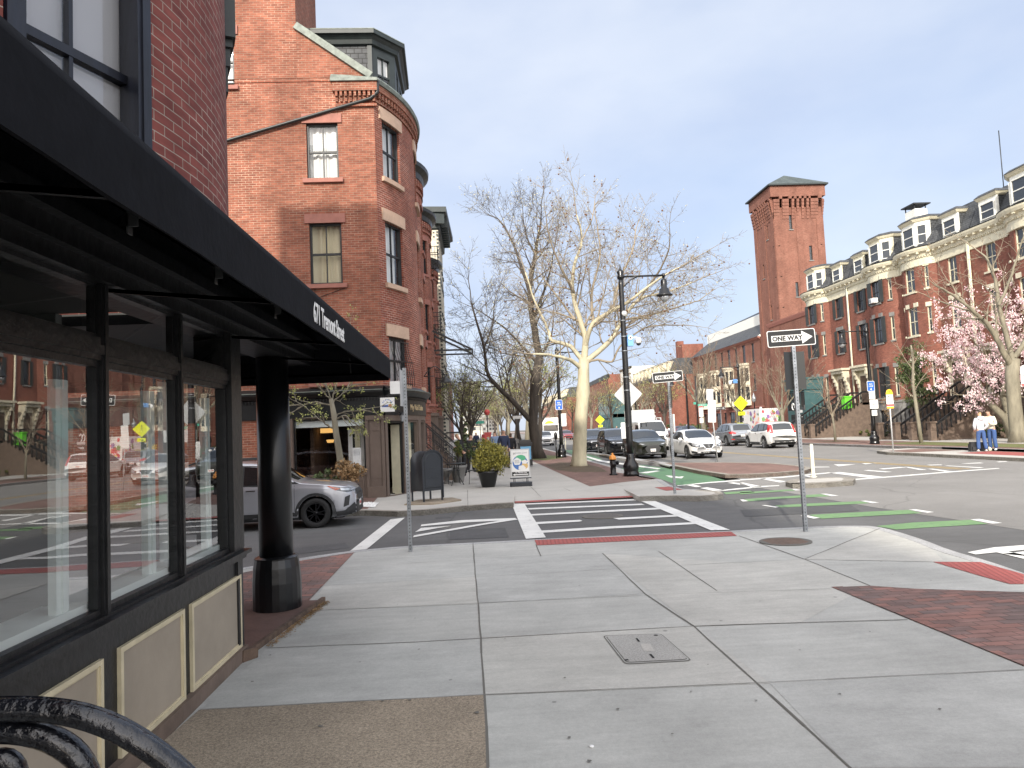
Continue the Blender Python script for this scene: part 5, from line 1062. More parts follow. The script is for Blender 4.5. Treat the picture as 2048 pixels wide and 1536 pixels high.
# low wall connecting tower and terrace, seen behind the verge trees
plain_house('brick_link_wing','plain red brick wing at street level between the tower and the terrace','%s'and(38.2,89.8,0),R(-90),22.6,8,13.8,'brick_tower',1,5,ww=.8,wh=2.4,z0=1.2,trim='greystone',cor='stone_red')
o=plain_house('mansard_building','brick corner building with grey mansard roof and a tall chimney beyond the hall',(36,160,0),R(-90),31,14,10.6,'brick_row',3,9,ww=.9,wh=1.8,z0=1,mans=3.0,trim='cream_stone',sidewin=3)
mb=MB(); mb.box(22,23.4,4,5.2,13,17.5); mb.box(27,29.5,3,7,13,16.2); part('chimney',mb,'brick_row',o)
plain_house('white_building','white painted building behind the bare trees on the far right side',(36,172,0),R(-90),11,14,15,'white_wood',4,4,trim='white_wood',sidewin=2)
for i in range(7):
    plain_house('brick_terrace_house','%s of the plain brick terrace houses with a dark stepped cornice far along the avenue'%['nearest','second','third','fourth','fifth','sixth','farthest'][i],(33.5-.0*i,182+i*7.6,0),R(-90),7.4,12,14.4-.08*i,'brick_row',4,3,ww=.85,wh=1.9,z0=1.4,dz=3.3,trim='brownstone',corz=1.0,cor='darkmetal')
for i in range(5):
    plain_house('mansard_terrace_house','%s of the mansard houses closing the far right side of the avenue'%['nearest','second','third','fourth','farthest'][i],(30,243+i*16,0),R(-90),15,12,11.5,'brick_row',3,5,z0=1.4,dz=3.3,mans=3.2,trim='cream_stone',sidewin=0)
# glazed corner shop (teal) low in front of the terrace
t=thing('glazed_shop','two storey teal shopfront with large pale windows far along the avenue','shop',(30.2,172,0),R(-90)); mb=MB(); mb.box(0,16,0,4,3.6,4.4); mb.box(0,16,.1,4,8.2,8.8); mb.box(0,.3,.1,4,0,8.2); mb.box(15.7,16,.1,4,0,8.2)
for i in range(9): mb.box(i*2-.08,i*2+.08,.1,.3,0,8.2)
part('frame',mb,tealm,t) if False else t
o=mb.build('frame',tealm,t); mb=MB(); mb.box(.1,15.9,.25,.3,4.4,8.2); mb.box(.1,15.9,.25,.3,.3,3.6,1); part('glazing',mb,['glass_blind','glass_far'],t)
# far towers closing the view
for k,(x,y,w,h,mt) in enumerate(((-9,520,16,38,'brick_white'),(4,680,20,40,'greystone'))):
    plain_house('tower_block','%s high rise block closing the view down the street'%['pale','grey glassy'][k],(x,y,0),0,w,20,h,mt,12,7,ww=2.2,wh=2.2,z0=3,dz=h/13,trim='greystone')
# ---------------- cars ----------------
def lerp_tab(T,x):
    T=sorted(T)
    if x<=T[0][0]: return T[0][1]
    for a,b in zip(T,T[1:]):
        if x<=b[0]: return a[1]+(b[1]-a[1])*(x-a[0])/max(b[0]-a[0],1e-6)
    return T[-1][1]
def sm_tab(T,x,w=.09): return (lerp_tab(T,x-w)+2*lerp_tab(T,x-w/2)+2*lerp_tab(T,x)+2*lerp_tab(T,x+w/2)+lerp_tab(T,x+w))/8
class Car:
    def __init__(s,name,label,cat,sp,paint,loc,rz,scale=1.,group=None):
        s.t=thing(name,label,cat,loc,rz,group); s.t.scale=(scale,)*3; s.sp=sp; L,W=sp['L'],sp['W']; wr=sp.get('wr',.34); s.wr=wr; wb=sp['wheelx']
        top=sp['top']; belt=sp['belt']; bot=sp.get('bot',[(-L/2,.38),(-L/2+.3,.25),(L/2-.35,.22),(L/2,.30)]); zr=max(z for _,z in top); tum=sp.get('tum',.20)
        plan=sp.get('plan',[(-L/2,.80),(-L/2+.12,.90),(-L/2+.6,.985),(-.8,1.),(1.0,1.),(L/2-.75,.985),(L/2-.3,.90),(L/2-.1,.78),(L/2,.64)])
        X=set(); k=70
        for i in range(k+1): X.add(round(-L/2+L*i/k,4))
        for w in wb:
            for i in range(0,13): X.add(round(w+(wr+.055)*math.cos(math.pi*i/12),4))
        for e in (.01,.03,.06): X.add(L/2-e); X.add(-L/2+e)
        X=sorted(X); mb=MB(); rings=[]
        for x in X:
            hw=W/2*sm_tab(plan,x,.06); zt=sm_tab(top,x,.07); zb=min(sm_tab(belt,x,.1),zt-.01); z0=lerp_tab(bot,x); arch=z0
            for w in wb:
                d=abs(x-w)
                if d<wr+.055: arch=max(arch,wr+math.sqrt((wr+.055)**2-d*d)*1.0)
            z0=max(z0,min(arch,zb-.08))
            def sw(z): return hw-.02-(tum*(z-zb)/(zr-zb) if z>zb else 0)
            h=zb-z0; q=[(hw*.93 if arch==lerp_tab(bot,x) else hw*.995,z0),(hw*.99,z0+min(.06,h*.15)),(hw,z0+.3*h),(hw*.998,z0+.6*h),(hw*.992,z0+.85*h),(hw*.985,zb-.012),(sw(zb+.02)-.0,zb+.008)]
            dz=zt-zb; cr=.035*(1 if dz>.2 else 1.3)
            for f in (.3,.6,.85): q.append((sw(zb+dz*f),zb+dz*f))
            e=min(.07,dz*.5+.02); q+= [(sw(zt)-.02,zt-e*.25),(sw(zt)-.08,zt+.003),(sw(zt)*.6,zt+cr*.65),(sw(zt)*.3,zt+cr*.92),(0,zt+cr)]
            full=[(x,-y,z) for y,z in q]+[(x,y,z) for y,z in q[-2::-1]]
            rings.append([mb.P(p) for p in full])
        n=len(rings[0])
        for a,b in zip(rings,rings[1:]):
            for j in range(n-1): mb.fi([a[j],b[j],b[j+1],a[j+1]],0,None,True)
            mb.fi([a[0],a[-1],b[-1],b[0]],1)
        mb.fi(rings[-1],0,None,True); mb.fi(rings[0][::-1],0,None,True)
        # body faces must be seen both ways; underside dark
        s.body=mb.build('body',[paint,M['plastic']],s.t); s.bvh=BVHTree.FromPolygons([tuple(v) for v in mb.v],mb.f)
        ub=MB(); ub.box(-L/2+.25,L/2-.3,-W/2*.80,W/2*.80,.2,.62); 
        for w in wb: pass
        ub.build('underbody',M['dark'],s.t)
        s.rings=X; s.L=L;s.W=W
        for i,w in enumerate(wb):
            for sy in (-1,1): s.wheel(w,sy*(W/2-.11),sy,sp.get('rim','rim'))
    def wheel(s,x,y,sy,rim):
        r=s.wr; key=('w',round(r,3),rim,sy)
        if key not in WC:
            a=MB(); a.M=Matrix.Rotation(R(90*sy),4,'X')  # lathe axis to +-y
            a.M=Matrix.Rotation(R(-90)*sy,4,'X')
            a.lathe([(r*.64,.09),(r*.66,.108),(r*.92,.112),(r*.985,.09),(r,.06),(r,-.08),(r*.95,-.1),(r*.6,-.1)],n=28,caps=False)
            tyre=a.mesh('tyre',M['rubber']); b=MB(); b.M=a.M; b.lathe([(r*.66,.1),(r*.62,.105),(r*.6,.06),(r*.58,-.02)],n=28,m=0,caps=False); b.lathe([(.0,.02),(r*.6,.02)],n=28,m=1); b.lathe([(0,.095),(r*.14,.095),(r*.17,.07)],n=12,m=0,caps=False)
            for k in range(5):
                for o in (-.13,.13):
                    aa=2*math.pi*k/5+o; cc=2*math.pi*k/5+o*1.7; b.bar((math.cos(aa)*r*.12,math.sin(aa)*r*.12,.085),(math.cos(cc)*r*.62,math.sin(cc)*r*.62,.09),r*.085,.03,up=(0,0,1))
            WC[key]=(tyre,b.mesh('rim',[M[rim],M['dark']]))
        o=link('wheel',None,s.t,loc=(x,y,r)); link('tyre',WC[key][0],o); link('rim',WC[key][1],o)
    def proj(s,p,d,off):
        h=s.bvh.ray_cast(Vector(p),Vector(d))
        if h[0] is None: return None
        n=h[1]; 
        if n.dot(Vector(d))>0: n=-n
        return h[0]+n*off
    def patch(s,name,poly,view,mat,off=.005,cuts=3,parent=None,both=False,mesh_only=False):
        """poly in (x,z) for side 'l'/'r', (y,z) for 'f'/'b', (x,y) for 't'"""
        bm=bmesh.new(); vs=[bm.verts.new((a,b,0)) for a,b in poly]; bm.faces.new(vs); bmesh.ops.triangulate(bm,faces=bm.faces[:])
        for _ in range(cuts):
            le=[e for e in bm.edges if e.calc_length()>.09]
            if not le: break
            bmesh.ops.subdivide_edges(bm,edges=le,cuts=1); bmesh.ops.triangulate(bm,faces=bm.faces[:])
        mb=MB(); idx={}
        for v in bm.verts:
            a,b=v.co.x,v.co.y
            if view=='l': p,d=(a,3,b),(0,-1,0)
            elif view=='r': p,d=(a,-3,b),(0,1,0)
            elif view=='f': p,d=(5,a,b),(-1,0,0)
            elif view=='b': p,d=(-5,a,b),(1,0,0)
            else: p,d=(a,b,4),(0,0,-1)
            q=s.proj(p,d,off); idx[v]=None if q is None else mb.P(q)
        for f in bm.faces:
            ids=[idx[v] for v in f.verts]
            if None in ids: continue
            mb.fi(ids,0,None,True)
        bm.free(); return mb.build(name,M[mat] if isinstance(mat,str) else mat,parent or s.t)
    def sides(s,name,poly,mat,off=.005,cuts=3): return [s.patch(name,poly,v,mat,off,cuts) for v in ('l','r')]
    def mirror(s,name,poly,view,mat,off=.005,cuts=3):
        if name=='headlight':
            cx=sum(p[0] for p in poly)/len(poly); cz=sum(p[1] for p in poly)/len(poly); q=[(cx+(x-cx)*.62,cz+(z-cz)*.58) for x,z in poly]
            for a in (q,[(-y,z) for y,z in q]): s.patch('lamp_reflector',a,view,'headlamp',off+.008,cuts)
            mat='lamp_dark'
        a=s.patch(name,poly,view,mat,off,cuts); b=s.patch(name,[(-y,z) for y,z in poly],view,mat,off,cuts); return a,b
    def glass(s):
        sp=s.sp
        for side in ('l','r'):
            tr=s.patch('window_trim',sp['dlo'],side,'plastic',.004)
            for g in sp['sideglass']: s.patch('side_window',g,side,'carglass',.009,parent=None)
        s.patch('windscreen',sp['ws'],'t','carglass',.006,4); s.patch('rear_window',sp['rw'],'t' if sp.get('rwv','t')=='t' else 'b','carglass',.006,4)
    def mirrors(s,x,z,mat):
        for sy in (-1,1):
            b=MB(); y=sy*(s.W/2+.10); pr=[(.0,-.12),(.06,-.1),(.075,0),(.06,.09),(0,.12)]
            b.M=Matrix.Translation((x,y,z))@Matrix.Diagonal((.7,1.,.75,1)); b.lathe([(0,-.11),(.07,-.09),(.105,0),(.09,.07),(0,.10)],n=12); b.M=None; b.bar((x,sy*(s.W/2-.06),z-.03),(x,y,z-.03),.05,.03); b.build('wing_mirror',mat,s.t)
    def archtrim(s,w=.07,mat='plastic'):
        for wx in s.sp['wheelx']:
            for side in ('l','r'):
                mb=MB(); r0=s.wr+.05; r1=r0+w; prev=None; sy=1 if side=='l' else -1
                for i in range(25):
                    a=R(-22+224*i/24); pr=[]
                    for rr in (r0,r1):
                        x=wx+rr*math.cos(a); z=max(.24,s.wr+rr*math.sin(a)); q=s.proj((x,3*sy,z+(.012 if rr==r0 else 0)),(0,-sy,0),.014); 
                        if q is None or abs(q.y)<s.W*.36: q=Vector((x,sy*s.W/2*.985,z))
                        pr.append(mb.P(q))
                    if prev: mb.fi([prev[0],prev[1],pr[1],pr[0]],0,None,True)
                    prev=pr
                mb.build('wheel_arch_trim',M[mat],s.t)
    def lines(s,xs,z0,z1,mat='dark'):
        for x in xs:
            s.sides('panel_gap',[(x,z0),(x+.008,z0),(x+.008,z1),(x,z1)],mat,.003,4)
def plate(c,view,y,z,txt,col='signred',w=.30,h=.15):
    p=c.proj((5,y,z),(-1,0,0),.012) if view=='f' else c.proj((-5,y,z),(1,0,0),.012); sx=1 if view=='f' else -1
    b=MB(); b.box(p.x-.004,p.x+.004,y-w/2,y+w/2,z-h/2,z+h/2); o=b.build('number_plate',M['signwhite'],c.t)
    Mx=Matrix.Translation((p.x+sx*.006,y,z-.005))@Matrix(((0,0,sx,0),(sx,0,0,0),(0,1,0,0),(0,0,0,1))); text_mesh(txt,.085,M[col],extrude=.001,sx=.8,bold=.003,name='plate_text',parent=o,M=Mx)
def paintm(name,col,metal=.3,rough=.3,fl=.0): 
    return pm(name,col,rough,metal,nscale=1.5,namt=.03,coat=1.,spec=.5)
P_silver=paintm('paint_silver',(.42,.43,.46),.55,.32); P_white=paintm('paint_white',(.74,.74,.72),0,.35); P_black=paintm('paint_black',(.012,.015,.022),.1,.25); P_green=paintm('paint_dark_green',(.028,.032,.022),.4,.28); P_grey=paintm('paint_grey',(.25,.27,.29),.5,.32); P_navy=paintm('paint_navy',(.02,.025,.035),.3,.3)
SUV=dict(L=4.6,W=1.86,wr=.355,wheelx=(1.37,-1.33),tum=.20,
 top=[(2.30,.66),(2.285,.80),(2.22,.90),(2.05,.975),(1.5,1.045),(1.02,1.10),(.90,1.14),(.25,1.53),(.0,1.60),(-.5,1.64),(-1.2,1.635),(-1.75,1.58),(-1.95,1.45),(-2.17,1.06),(-2.26,.95),(-2.30,.62)],
 belt=[(2.3,.60),(2.2,.84),(1.9,.93),(1.0,1.0),(-1.0,1.05),(-1.9,1.10),(-2.25,.92),(-2.3,.6)],
 dlo=[(1.0,1.07),(.28,1.45),(.02,1.535),(-.6,1.575),(-1.3,1.565),(-1.72,1.49),(-1.88,1.19),(-1.4,1.10),(0,1.045)],
 sideglass=[[(.80,1.09),(.27,1.42),(.0,1.50),(-.30,1.53),(-.30,1.085)],[(-.42,1.09),(-.42,1.54),(-.9,1.545),(-1.15,1.53),(-1.22,1.125)],[(-1.33,1.14),(-1.26,1.53),(-1.66,1.45),(-1.78,1.2)]],
 ws=[(.93,.66),(.93,-.66),(.62,-.74),(.22,-.62),(.10,-.58),(.10,.58),(.22,.62),(.62,.74)],
 rwv='b',rw=[(-.62,1.14),(-.56,1.50),(-.3,1.54),(.3,1.54),(.56,1.50),(.62,1.14)])
SED=dict(L=4.63,W=1.78,wr=.325,wheelx=(1.42,-1.28),tum=.22,
 top=[(2.315,.50),(2.30,.64),(2.22,.74),(2.0,.83),(1.5,.92),(1.12,.97),(1.0,1.0),(.35,1.34),(.05,1.42),(-.4,1.455),(-.9,1.42),(-1.3,1.27),(-1.72,1.07),(-2.1,1.04),(-2.25,.98),(-2.315,.6)],
 belt=[(2.3,.48),(2.2,.70),(1.8,.83),(1.0,.90),(-1,.96),(-2.2,.95),(-2.3,.6)],
 dlo=[(1.1,.96),(.35,1.28),(.05,1.35),(-.5,1.375),(-.95,1.33),(-1.35,1.12),(-1.35,1.02),(0,.95)],
 sideglass=[[(.95,.975),(.34,1.25),(.05,1.315),(-.22,1.335),(-.22,.985)],[(-.32,.99),(-.32,1.34),(-.75,1.325),(-1.0,1.27),(-1.22,1.1),(-1.18,1.03)]],
 ws=[(1.03,.62),(1.03,-.62),(.75,-.70),(.30,-.58),(.16,-.54),(.16,.54),(.30,.58),(.75,.70)],
 rw=[(-1.05,.5),(-1.05,-.5),(-1.55,-.58),(-1.55,.58)])
VAN=dict(L=5.4,W=1.98,wr=.34,wheelx=(1.9,-1.5),tum=.14,
 top=[(2.7,.65),(2.68,.86),(2.6,1.02),(2.3,1.12),(2.05,1.2),(1.95,1.24),(1.25,1.92),(1.0,2.0),(.5,2.03),(-2.2,2.03),(-2.6,1.97),(-2.66,1.2),(-2.7,.5)],
 belt=[(2.7,.6),(2.5,.95),(1.9,1.12),(-2.5,1.12),(-2.7,.6)],
 dlo=[(1.9,1.16),(1.3,1.72),(.55,1.75),(.55,1.14)],sideglass=[[(1.8,1.19),(1.28,1.68),(.62,1.70),(.62,1.17)]],
 ws=[(2.0,.78),(2.0,-.78),(1.7,-.86),(1.3,-.75),(1.3,.75),(1.7,.86)],rwv='b',rw=[(-.7,1.2),(-.65,1.8),(.65,1.8),(.7,1.2)])
def suv_common(c,paint,clad=True):
    c.glass(); c.mirrors(.72,1.09,paint); 
    if clad:
        c.archtrim(.075); c.sides('sill_cladding',[(-.93,.24),(.93,.24),(.97,.40),(-.97,.40)],'plastic',.012)
    c.lines((.88,-.36,-1.25),.42,1.04)
    for x in (-.12,-1.05): c.sides('door_handle',[(x-.12,.935),(x+.10,.94),(x+.10,.965),(x-.12,.965)],'chrome',.03,2)
def front_std(c,hl,grille,intake=None,bar=None,fog=None):
    c.mirror('headlight',hl,'f','headlamp',.008); g=c.patch('grille',grille,'f','plastic',.009)
    if intake: c.patch('lower_intake',intake,'f','plastic',.009)
    if fog: c.mirror('fog_lamp_recess',fog,'f','plastic',.009)
    if bar:
        for b in bar: c.patch('grille_bar',b,'f','chrome',.02)
# silver suv beside the kerb, facing right
c=Car('silver_suv','silver compact SUV parked at the kerb of the side street by the nail shop','car',dict(SUV,rim='rim_dark'),P_silver,(0,0,0),0)
suv_common(c,P_silver)
c.patch('grille',[(-.42,.60),(-.52,.76),(-.40,.86),(.40,.86),(.52,.76),(.42,.60)],'f','plastic',.012); c.patch('lower_bumper',[(-.80,.30),(-.78,.44),(-.5,.56),(.5,.56),(.78,.44),(.80,.30)],'f','plastic',.014)
c.mirror('headlight',[(.46,.83),(.50,.89),(.80,.93),(.86,.90),(.78,.83)],'f','headlamp',.010)
for v,sy in (('l',1),('r',-1)):
    c.patch('headlight',[(2.22,.82),(2.16,.905),(1.78,.965),(1.74,.955),(1.86,.87),(2.1,.81)],v,'lamp_dark',.008); c.patch('lamp_reflector',[(2.14,.85),(2.1,.895),(1.95,.92),(1.97,.865)],v,'headlamp',.016); c.patch('turn_signal',[(1.96,.90),(1.70,.985),(1.64,.985),(1.84,.87)],v,'orange_lens',.013)
    c.patch('fog_lamp_recess',[(2.14,.50),(2.17,.74),(2.06,.70),(2.02,.46)],v,'plastic',.010); c.patch('bumper_corner',[(1.80,.26),(1.84,.36),(2.05,.38),(2.27,.56),(2.29,.40),(2.25,.28)],v,'plastic',.011)
c.patch('badge',[(-.06,.74),(0,.80),(.06,.74),(0,.70)],'f','chrome',.02)
plate(c,'f',0,.50,'8YK 215')
for sy in (-1,1): b=MB(); b.tube([(.3,sy*.66,1.60),(.1,sy*.67,1.69),(-1.4,sy*.67,1.70),(-1.65,sy*.66,1.62)],.022,6); b.build('roof_rail',M['plastic'],c.t)
w0=G(631,1056,0); e0=G(470,1056,0); c.t.location=(w0[0]-1.37*.93,w0[1]+.93*.93-.02,0); c.t.rotation_euler=(0,0,R(1.2)); c.t.scale=(.87,)*3
c.t.location=(w0[0]-1.37*.87,w0[1]+.84*.87,0)
RAV=c
# white sedan
c=Car('white_sedan','white sedan heading toward the crossing beside the brick island','car',SED,P_white,(10.75,36.1,0),R(-90))
c.glass(); c.mirrors(.78,1.0,P_white); c.lines((.98,-.28,-1.1),.30,.93)
for x in (-.05,-.95): c.sides('door_handle',[(x-.10,.83),(x+.10,.835),(x+.10,.86),(x-.10,.86)],'chrome',.03,2)
c.patch('grille_surround',[(-.34,.73),(-.17,.50),(.17,.50),(.34,.73)],'f','chrome',.010); c.patch('grille',[(-.28,.73),(-.14,.53),(.14,.53),(.28,.73)],'f','plastic',.016)
c.mirror('headlight',[(.42,.60),(.40,.68),(.78,.83),(.86,.80),(.78,.64),(.60,.57)],'f','headlamp',.010); c.mirror('lamp_socket',[(.52,.62),(.50,.66),(.62,.71),(.66,.65)],'f','plastic',.014)
c.patch('lower_intake',[(-.45,.27),(-.40,.36),(.40,.36),(.45,.27)],'f','plastic',.010); c.mirror('fog_lamp_recess',[(.55,.27),(.60,.38),(.80,.42),(.78,.30)],'f','plastic',.010)
plate(c,'f',0,.45,'2BX 619'); p=c.proj((5,0,.63),(-1,0,0),.02); b=MB(); b.M=Matrix.Translation(p)@Matrix.Rotation(R(90),4,'Y'); b.lathe([(.062,0),(.062,.012),(.045,.012),(.045,0)],n=20,caps=False); b.M=Matrix.Translation(p); b.box(.0,.012,-.075,.075,-.015,.015); b.build('badge',M['chrome'],c.t)
c.t.location=(11.72,38.0,0); c.archtrim(.001,'dark')
# dark suvs queueing behind it
def dark_suv(name,label,paint,x,y,kind,sc_=1.,rz=-90):
    c=Car(name,label,'car',SUV,paint,(x,y,0),R(rz),sc_); suv_common(c,paint,kind!='chrome')
    if kind=='chrome':
        front_std(c,[(.52,.76),(.52,.85),(.84,.90),(.86,.80),(.78,.74)],[(-.5,.62),(-.5,.86),(.5,.86),(.5,.62)],[(-.45,.32),(-.42,.45),(.42,.45),(.45,.32)],[[(-.5,.80+d),(.5,.80+d),(.5,.83+d),(-.5,.83+d)] for d in (0,-.07,-.14)],[(.56,.36),(.60,.50),(.82,.52),(.78,.38)])
    elif kind=='plain': front_std(c,[(.48,.78),(.46,.86),(.82,.92),(.84,.84),(.70,.77)],[(-.36,.60),(-.42,.80),(.42,.80),(.36,.60)],[(-.5,.30),(-.48,.44),(.48,.44),(.5,.30)],[[(-.42,.79),(.42,.79),(.42,.82),(-.42,.82)]],[(.60,.36),(.62,.50),(.80,.50),(.78,.36)])
    else: front_std(c,[(.44,.80),(.40,.84),(.80,.92),(.84,.87),(.60,.79)],[(-.30,.34),(-.46,.60),(-.30,.80),(.30,.80),(.46,.60),(.30,.34)],None,[[(-.5,.29),(.5,.29),(.5,.33),(-.5,.33)]],[(.62,.40),(.66,.62),(.82,.56),(.78,.38)])
    plate(c,'f',0,.50,'4KT 802'); return c
dark_suv('dark_green_suv','dark green crossover just behind the white sedan',P_green,9.5,40.2,'spindle',.94)
dark_suv('black_suv','black SUV partly hidden behind the street lamp pole',P_black,9.05,45.7,'plain')
dark_suv('black_suv','black SUV with chrome barred grille right of the pale plane trunk',P_black,8.8,53.2,'chrome')
# white work van with roof rack
c=Car('white_van','white work van with ladders and rack on its roof behind the dark crossover','van',VAN,P_white,(12.5,51.7,0),R(-90),1.05); c.glass(); c.mirrors(1.75,1.35,P_white); c.mirror('headlight',[(.6,.85),(.62,1.02),(.88,1.08),(.86,.86)],'f','headlamp',.01); c.patch('grille',[(-.5,.74),(-.5,.98),(.5,.98),(.5,.74)],'f','plastic',.01); c.patch('lower_intake',[(-.8,.34),(-.75,.5),(.75,.5),(.8,.34)],'f','plastic',.01); plate(c,'f',0,.6,'V31 704'); c.lines((.5,),.4,1.9)
b=MB()
for x in (1,-.2,-1.4,-2.2): b.box(x-.03,x+.03,-.8,.8,2.14,2.18); b.box(x-.03,x+.03,-.8,-.75,2.0,2.14); b.box(x-.03,x+.03,.75,.8,2.0,2.14)
for y in (-.6,-.25): b.bar((1.6,y,2.24),(-2.6,y,2.24),.05)
for i in range(12): b.bar((1.4-i*.33,-.6,2.24),(1.4-i*.33,-.25,2.24),.03)
b.tube([(1.3,.3,2.26),(-2.3,.3,2.26)],.08,8); b.build('roof_rack',M['alum'],c.t)
# rear views on the far lane: local +x is the front, so rz=90 drives away
def rear_suv(name,label,paint,x,y,sc_,kind,group=None):
    c=Car(name,label,'car',SUV,paint,(x,y,0),R(90),sc_); suv_common(c,paint,True)
    if kind=='tall':
        for v in ('l','r'): c.patch('tail_light',[(-2.0,1.02),(-1.86,1.05),(-1.72,1.50),(-1.86,1.52),(-2.05,1.25)],v,'taillamp',.012)
        c.mirror('tail_light',[(.66,.93),(.63,1.15),(.60,1.50),(.72,1.46),(.80,1.15),(.82,.95)],'b','taillamp',.012)
    else:
        c.mirror('tail_light',[(.50,.88),(.46,.96),(.74,1.08),(.86,1.04),(.84,.90)],'b','taillamp',.012)
        for v in ('l','r'): c.patch('tail_light',[(-2.22,.88),(-2.18,1.03),(-1.86,1.06),(-1.96,.92)],v,'taillamp',.012)
        c.mirror('reflector',[(.62,.46),(.62,.52),(.82,.54),(.80,.47)],'b','taillamp',.014)
    c.patch('rear_bumper',[(-.84,.32),(-.84,.52),(.84,.52),(.84,.32)],'b','plastic',.010); plate(c,'b',0,.86 if kind=='tall' else .76,'3LD 447'); c.patch('chrome_strip',[(-.3,.965),(.3,.965),(.3,.99),(-.3,.99)],'b','chrome',.012)
    b=MB(); b.bar((-1.92,0,1.2),(-1.98,.28,1.23),.015); return c
rear_suv('white_suv','white SUV with tall red tail lights driving away on the far lane','P' and P_white,19.15,46.1,1.,'tall')
rear_suv('grey_suv','silver grey crossover with number plate between the tail lights ahead of the white SUV',P_grey,19.25,53.2,.99,'low')
# far traffic
def simple(name,label,sp,paint,x,y,rz,sc_=1.):
    c=Car(name,label,'car',sp,paint,(x,y,0),R(rz),sc_); c.glass()
    c.mirror('headlight',[(.48,sp['belt'][1][1]-.08),(.46,sp['belt'][1][1]),(.80,sp['belt'][1][1]+.05),(.82,sp['belt'][1][1]-.05)],'f','headlamp',.01); c.patch('grille',[(-.36,.42),(-.36,.56),(.36,.56),(.36,.42)],'f','plastic',.01); c.mirror('tail_light',[(.5,.80),(.5,.92),(.84,.92),(.84,.8)],'b','taillamp',.01); return c
simple('white_car','white hatchback approaching far down the lane between the tree trunks',SUV,P_white,7.9,80,-90,.95)
simple('dark_car','dark saloon far off behind the black SUVs',SED,P_navy,11.6,76,-90); simple('grey_car','grey car far down the avenue left of the lamp with the blue sign',SED,P_grey,15.6,96,-90); simple('red_car','dark red car far down the avenue',SED,paintm('paint_red',(.25,.03,.03)),14.5,112,-90); simple('black_car','black car seen from behind far down the avenue',SUV,P_black,17.6,100,90)
simple('silver_car','silver car waiting far along the right kerb',SED,P_silver,20.4,88,90); simple('black_parked_car','black car parked at the far right kerb by the hedge',SED,P_black,25.0,84,90); simple('maroon_parked_car','maroon car parked by the hedge of the brick hall',SED,paintm('paint_maroon',(.12,.02,.025)),26.5,93,90)
# box truck with flower artwork
t=thing('flower_truck','white box truck painted with pink and yellow flowers parked before the teal shop','truck',(25.6,63.5,0),R(90)); b=MB(); b.box(-2.6,1.1,-1.0,1.0,.75,2.75); o=b.build('cargo_box',M['white'],t)
b=MB(); b.box(1.15,2.5,-.95,.95,.55,1.75); b.prism([(1.15,-.9),(2.1,-.9),(2.1,.9),(1.15,.9)],1.75,2.2); b.build('cab',P_white,t); b=MB(); b.box(1.3,2.0,-.915,-.9,1.5,2.05); b.box(1.3,2.0,.9,.915,1.5,2.05); b.build('cab_window',M['carglass'],t)
b=MB(); b.box(-2.6,2.3,-.7,.7,.45,.75); b.build('chassis',M['dark'],t)
for x in (1.7,-1.6):
    for sy in (-1,1): o2=link('wheel',None,t,loc=(x,sy*.88,.4)); bb=MB(); bb.M=Matrix.Rotation(R(-90)*sy,4,'X'); bb.lathe([(.2,.1),(.38,.1),(.4,.06),(.4,-.1)],n=20,caps=False); bb.build('tyre',M['rubber'],o2); bb=MB(); bb.M=Matrix.Rotation(R(-90)*sy,4,'X'); bb.lathe([(0,.08),(.2,.08)],n=16); bb.build('rim',M['rim'],o2)
cols=[pm('flower_%s'%n_,c_,.6) for n_,c_ in (('pink',(.75,.3,.36)),('yellow',(.8,.65,.15)),('red',(.6,.08,.1)),('peach',(.85,.5,.35)),('violet',(.25,.15,.35)),('green',(.15,.3,.12)))]
b=MB(); g=random.Random(5)
for side in (-1,1,0):
    for i in range(46):
        x=-2.4+abs(g.gauss(0,1))*1.1 if side else 0; z=1.0+g.random()*1.5; r=.1+g.random()*.2; k=g.randrange(6); y=g.uniform(-.8,.8)
        if side and x>.9: continue
        n=7; pts=[]
        for j in range(n*2): a_=math.pi*j/n; rr=r*(1 if j%2 else .6); pts.append((rr*math.cos(a_),rr*math.sin(a_)))
        z=min(max(z,.8+r),2.7-r); x=max(x,-2.55+r)
        if side: b.face([(x+u,side*(1.004+.0005*i/5),z+v) for u,v in pts],k)
        else: b.face([(-2.604-.0005*i/5,y+u*.8,z+v) for u,v in pts],k)
b.build('flower_artwork',cols,o)
# white box truck and orange sign far left of the lane
t=thing('white_box_truck','long white box truck far down the avenue with an orange disc on it','truck',(10.4,100,0),R(-90)); b=MB(); b.box(-4,2.4,-1.2,1.2,.9,3.3); o=b.build('cargo_box',M['white'],t); b=MB(); b.box(2.5,4.1,-1.1,1.1,.6,2.5); b.build('cab',P_white,t); b=MB(); b.box(4.1,4.12,-.95,.95,1.5,2.3); b.build('windscreen',M['carglass'],t); b=MB(); b.M=Matrix.Translation((2.41,0,2.1))@Matrix.Rotation(R(90),4,'Y'); b.lathe([(.8,0),(.8,.02)],n=20); b.build('orange_disc',M['amber'],o)
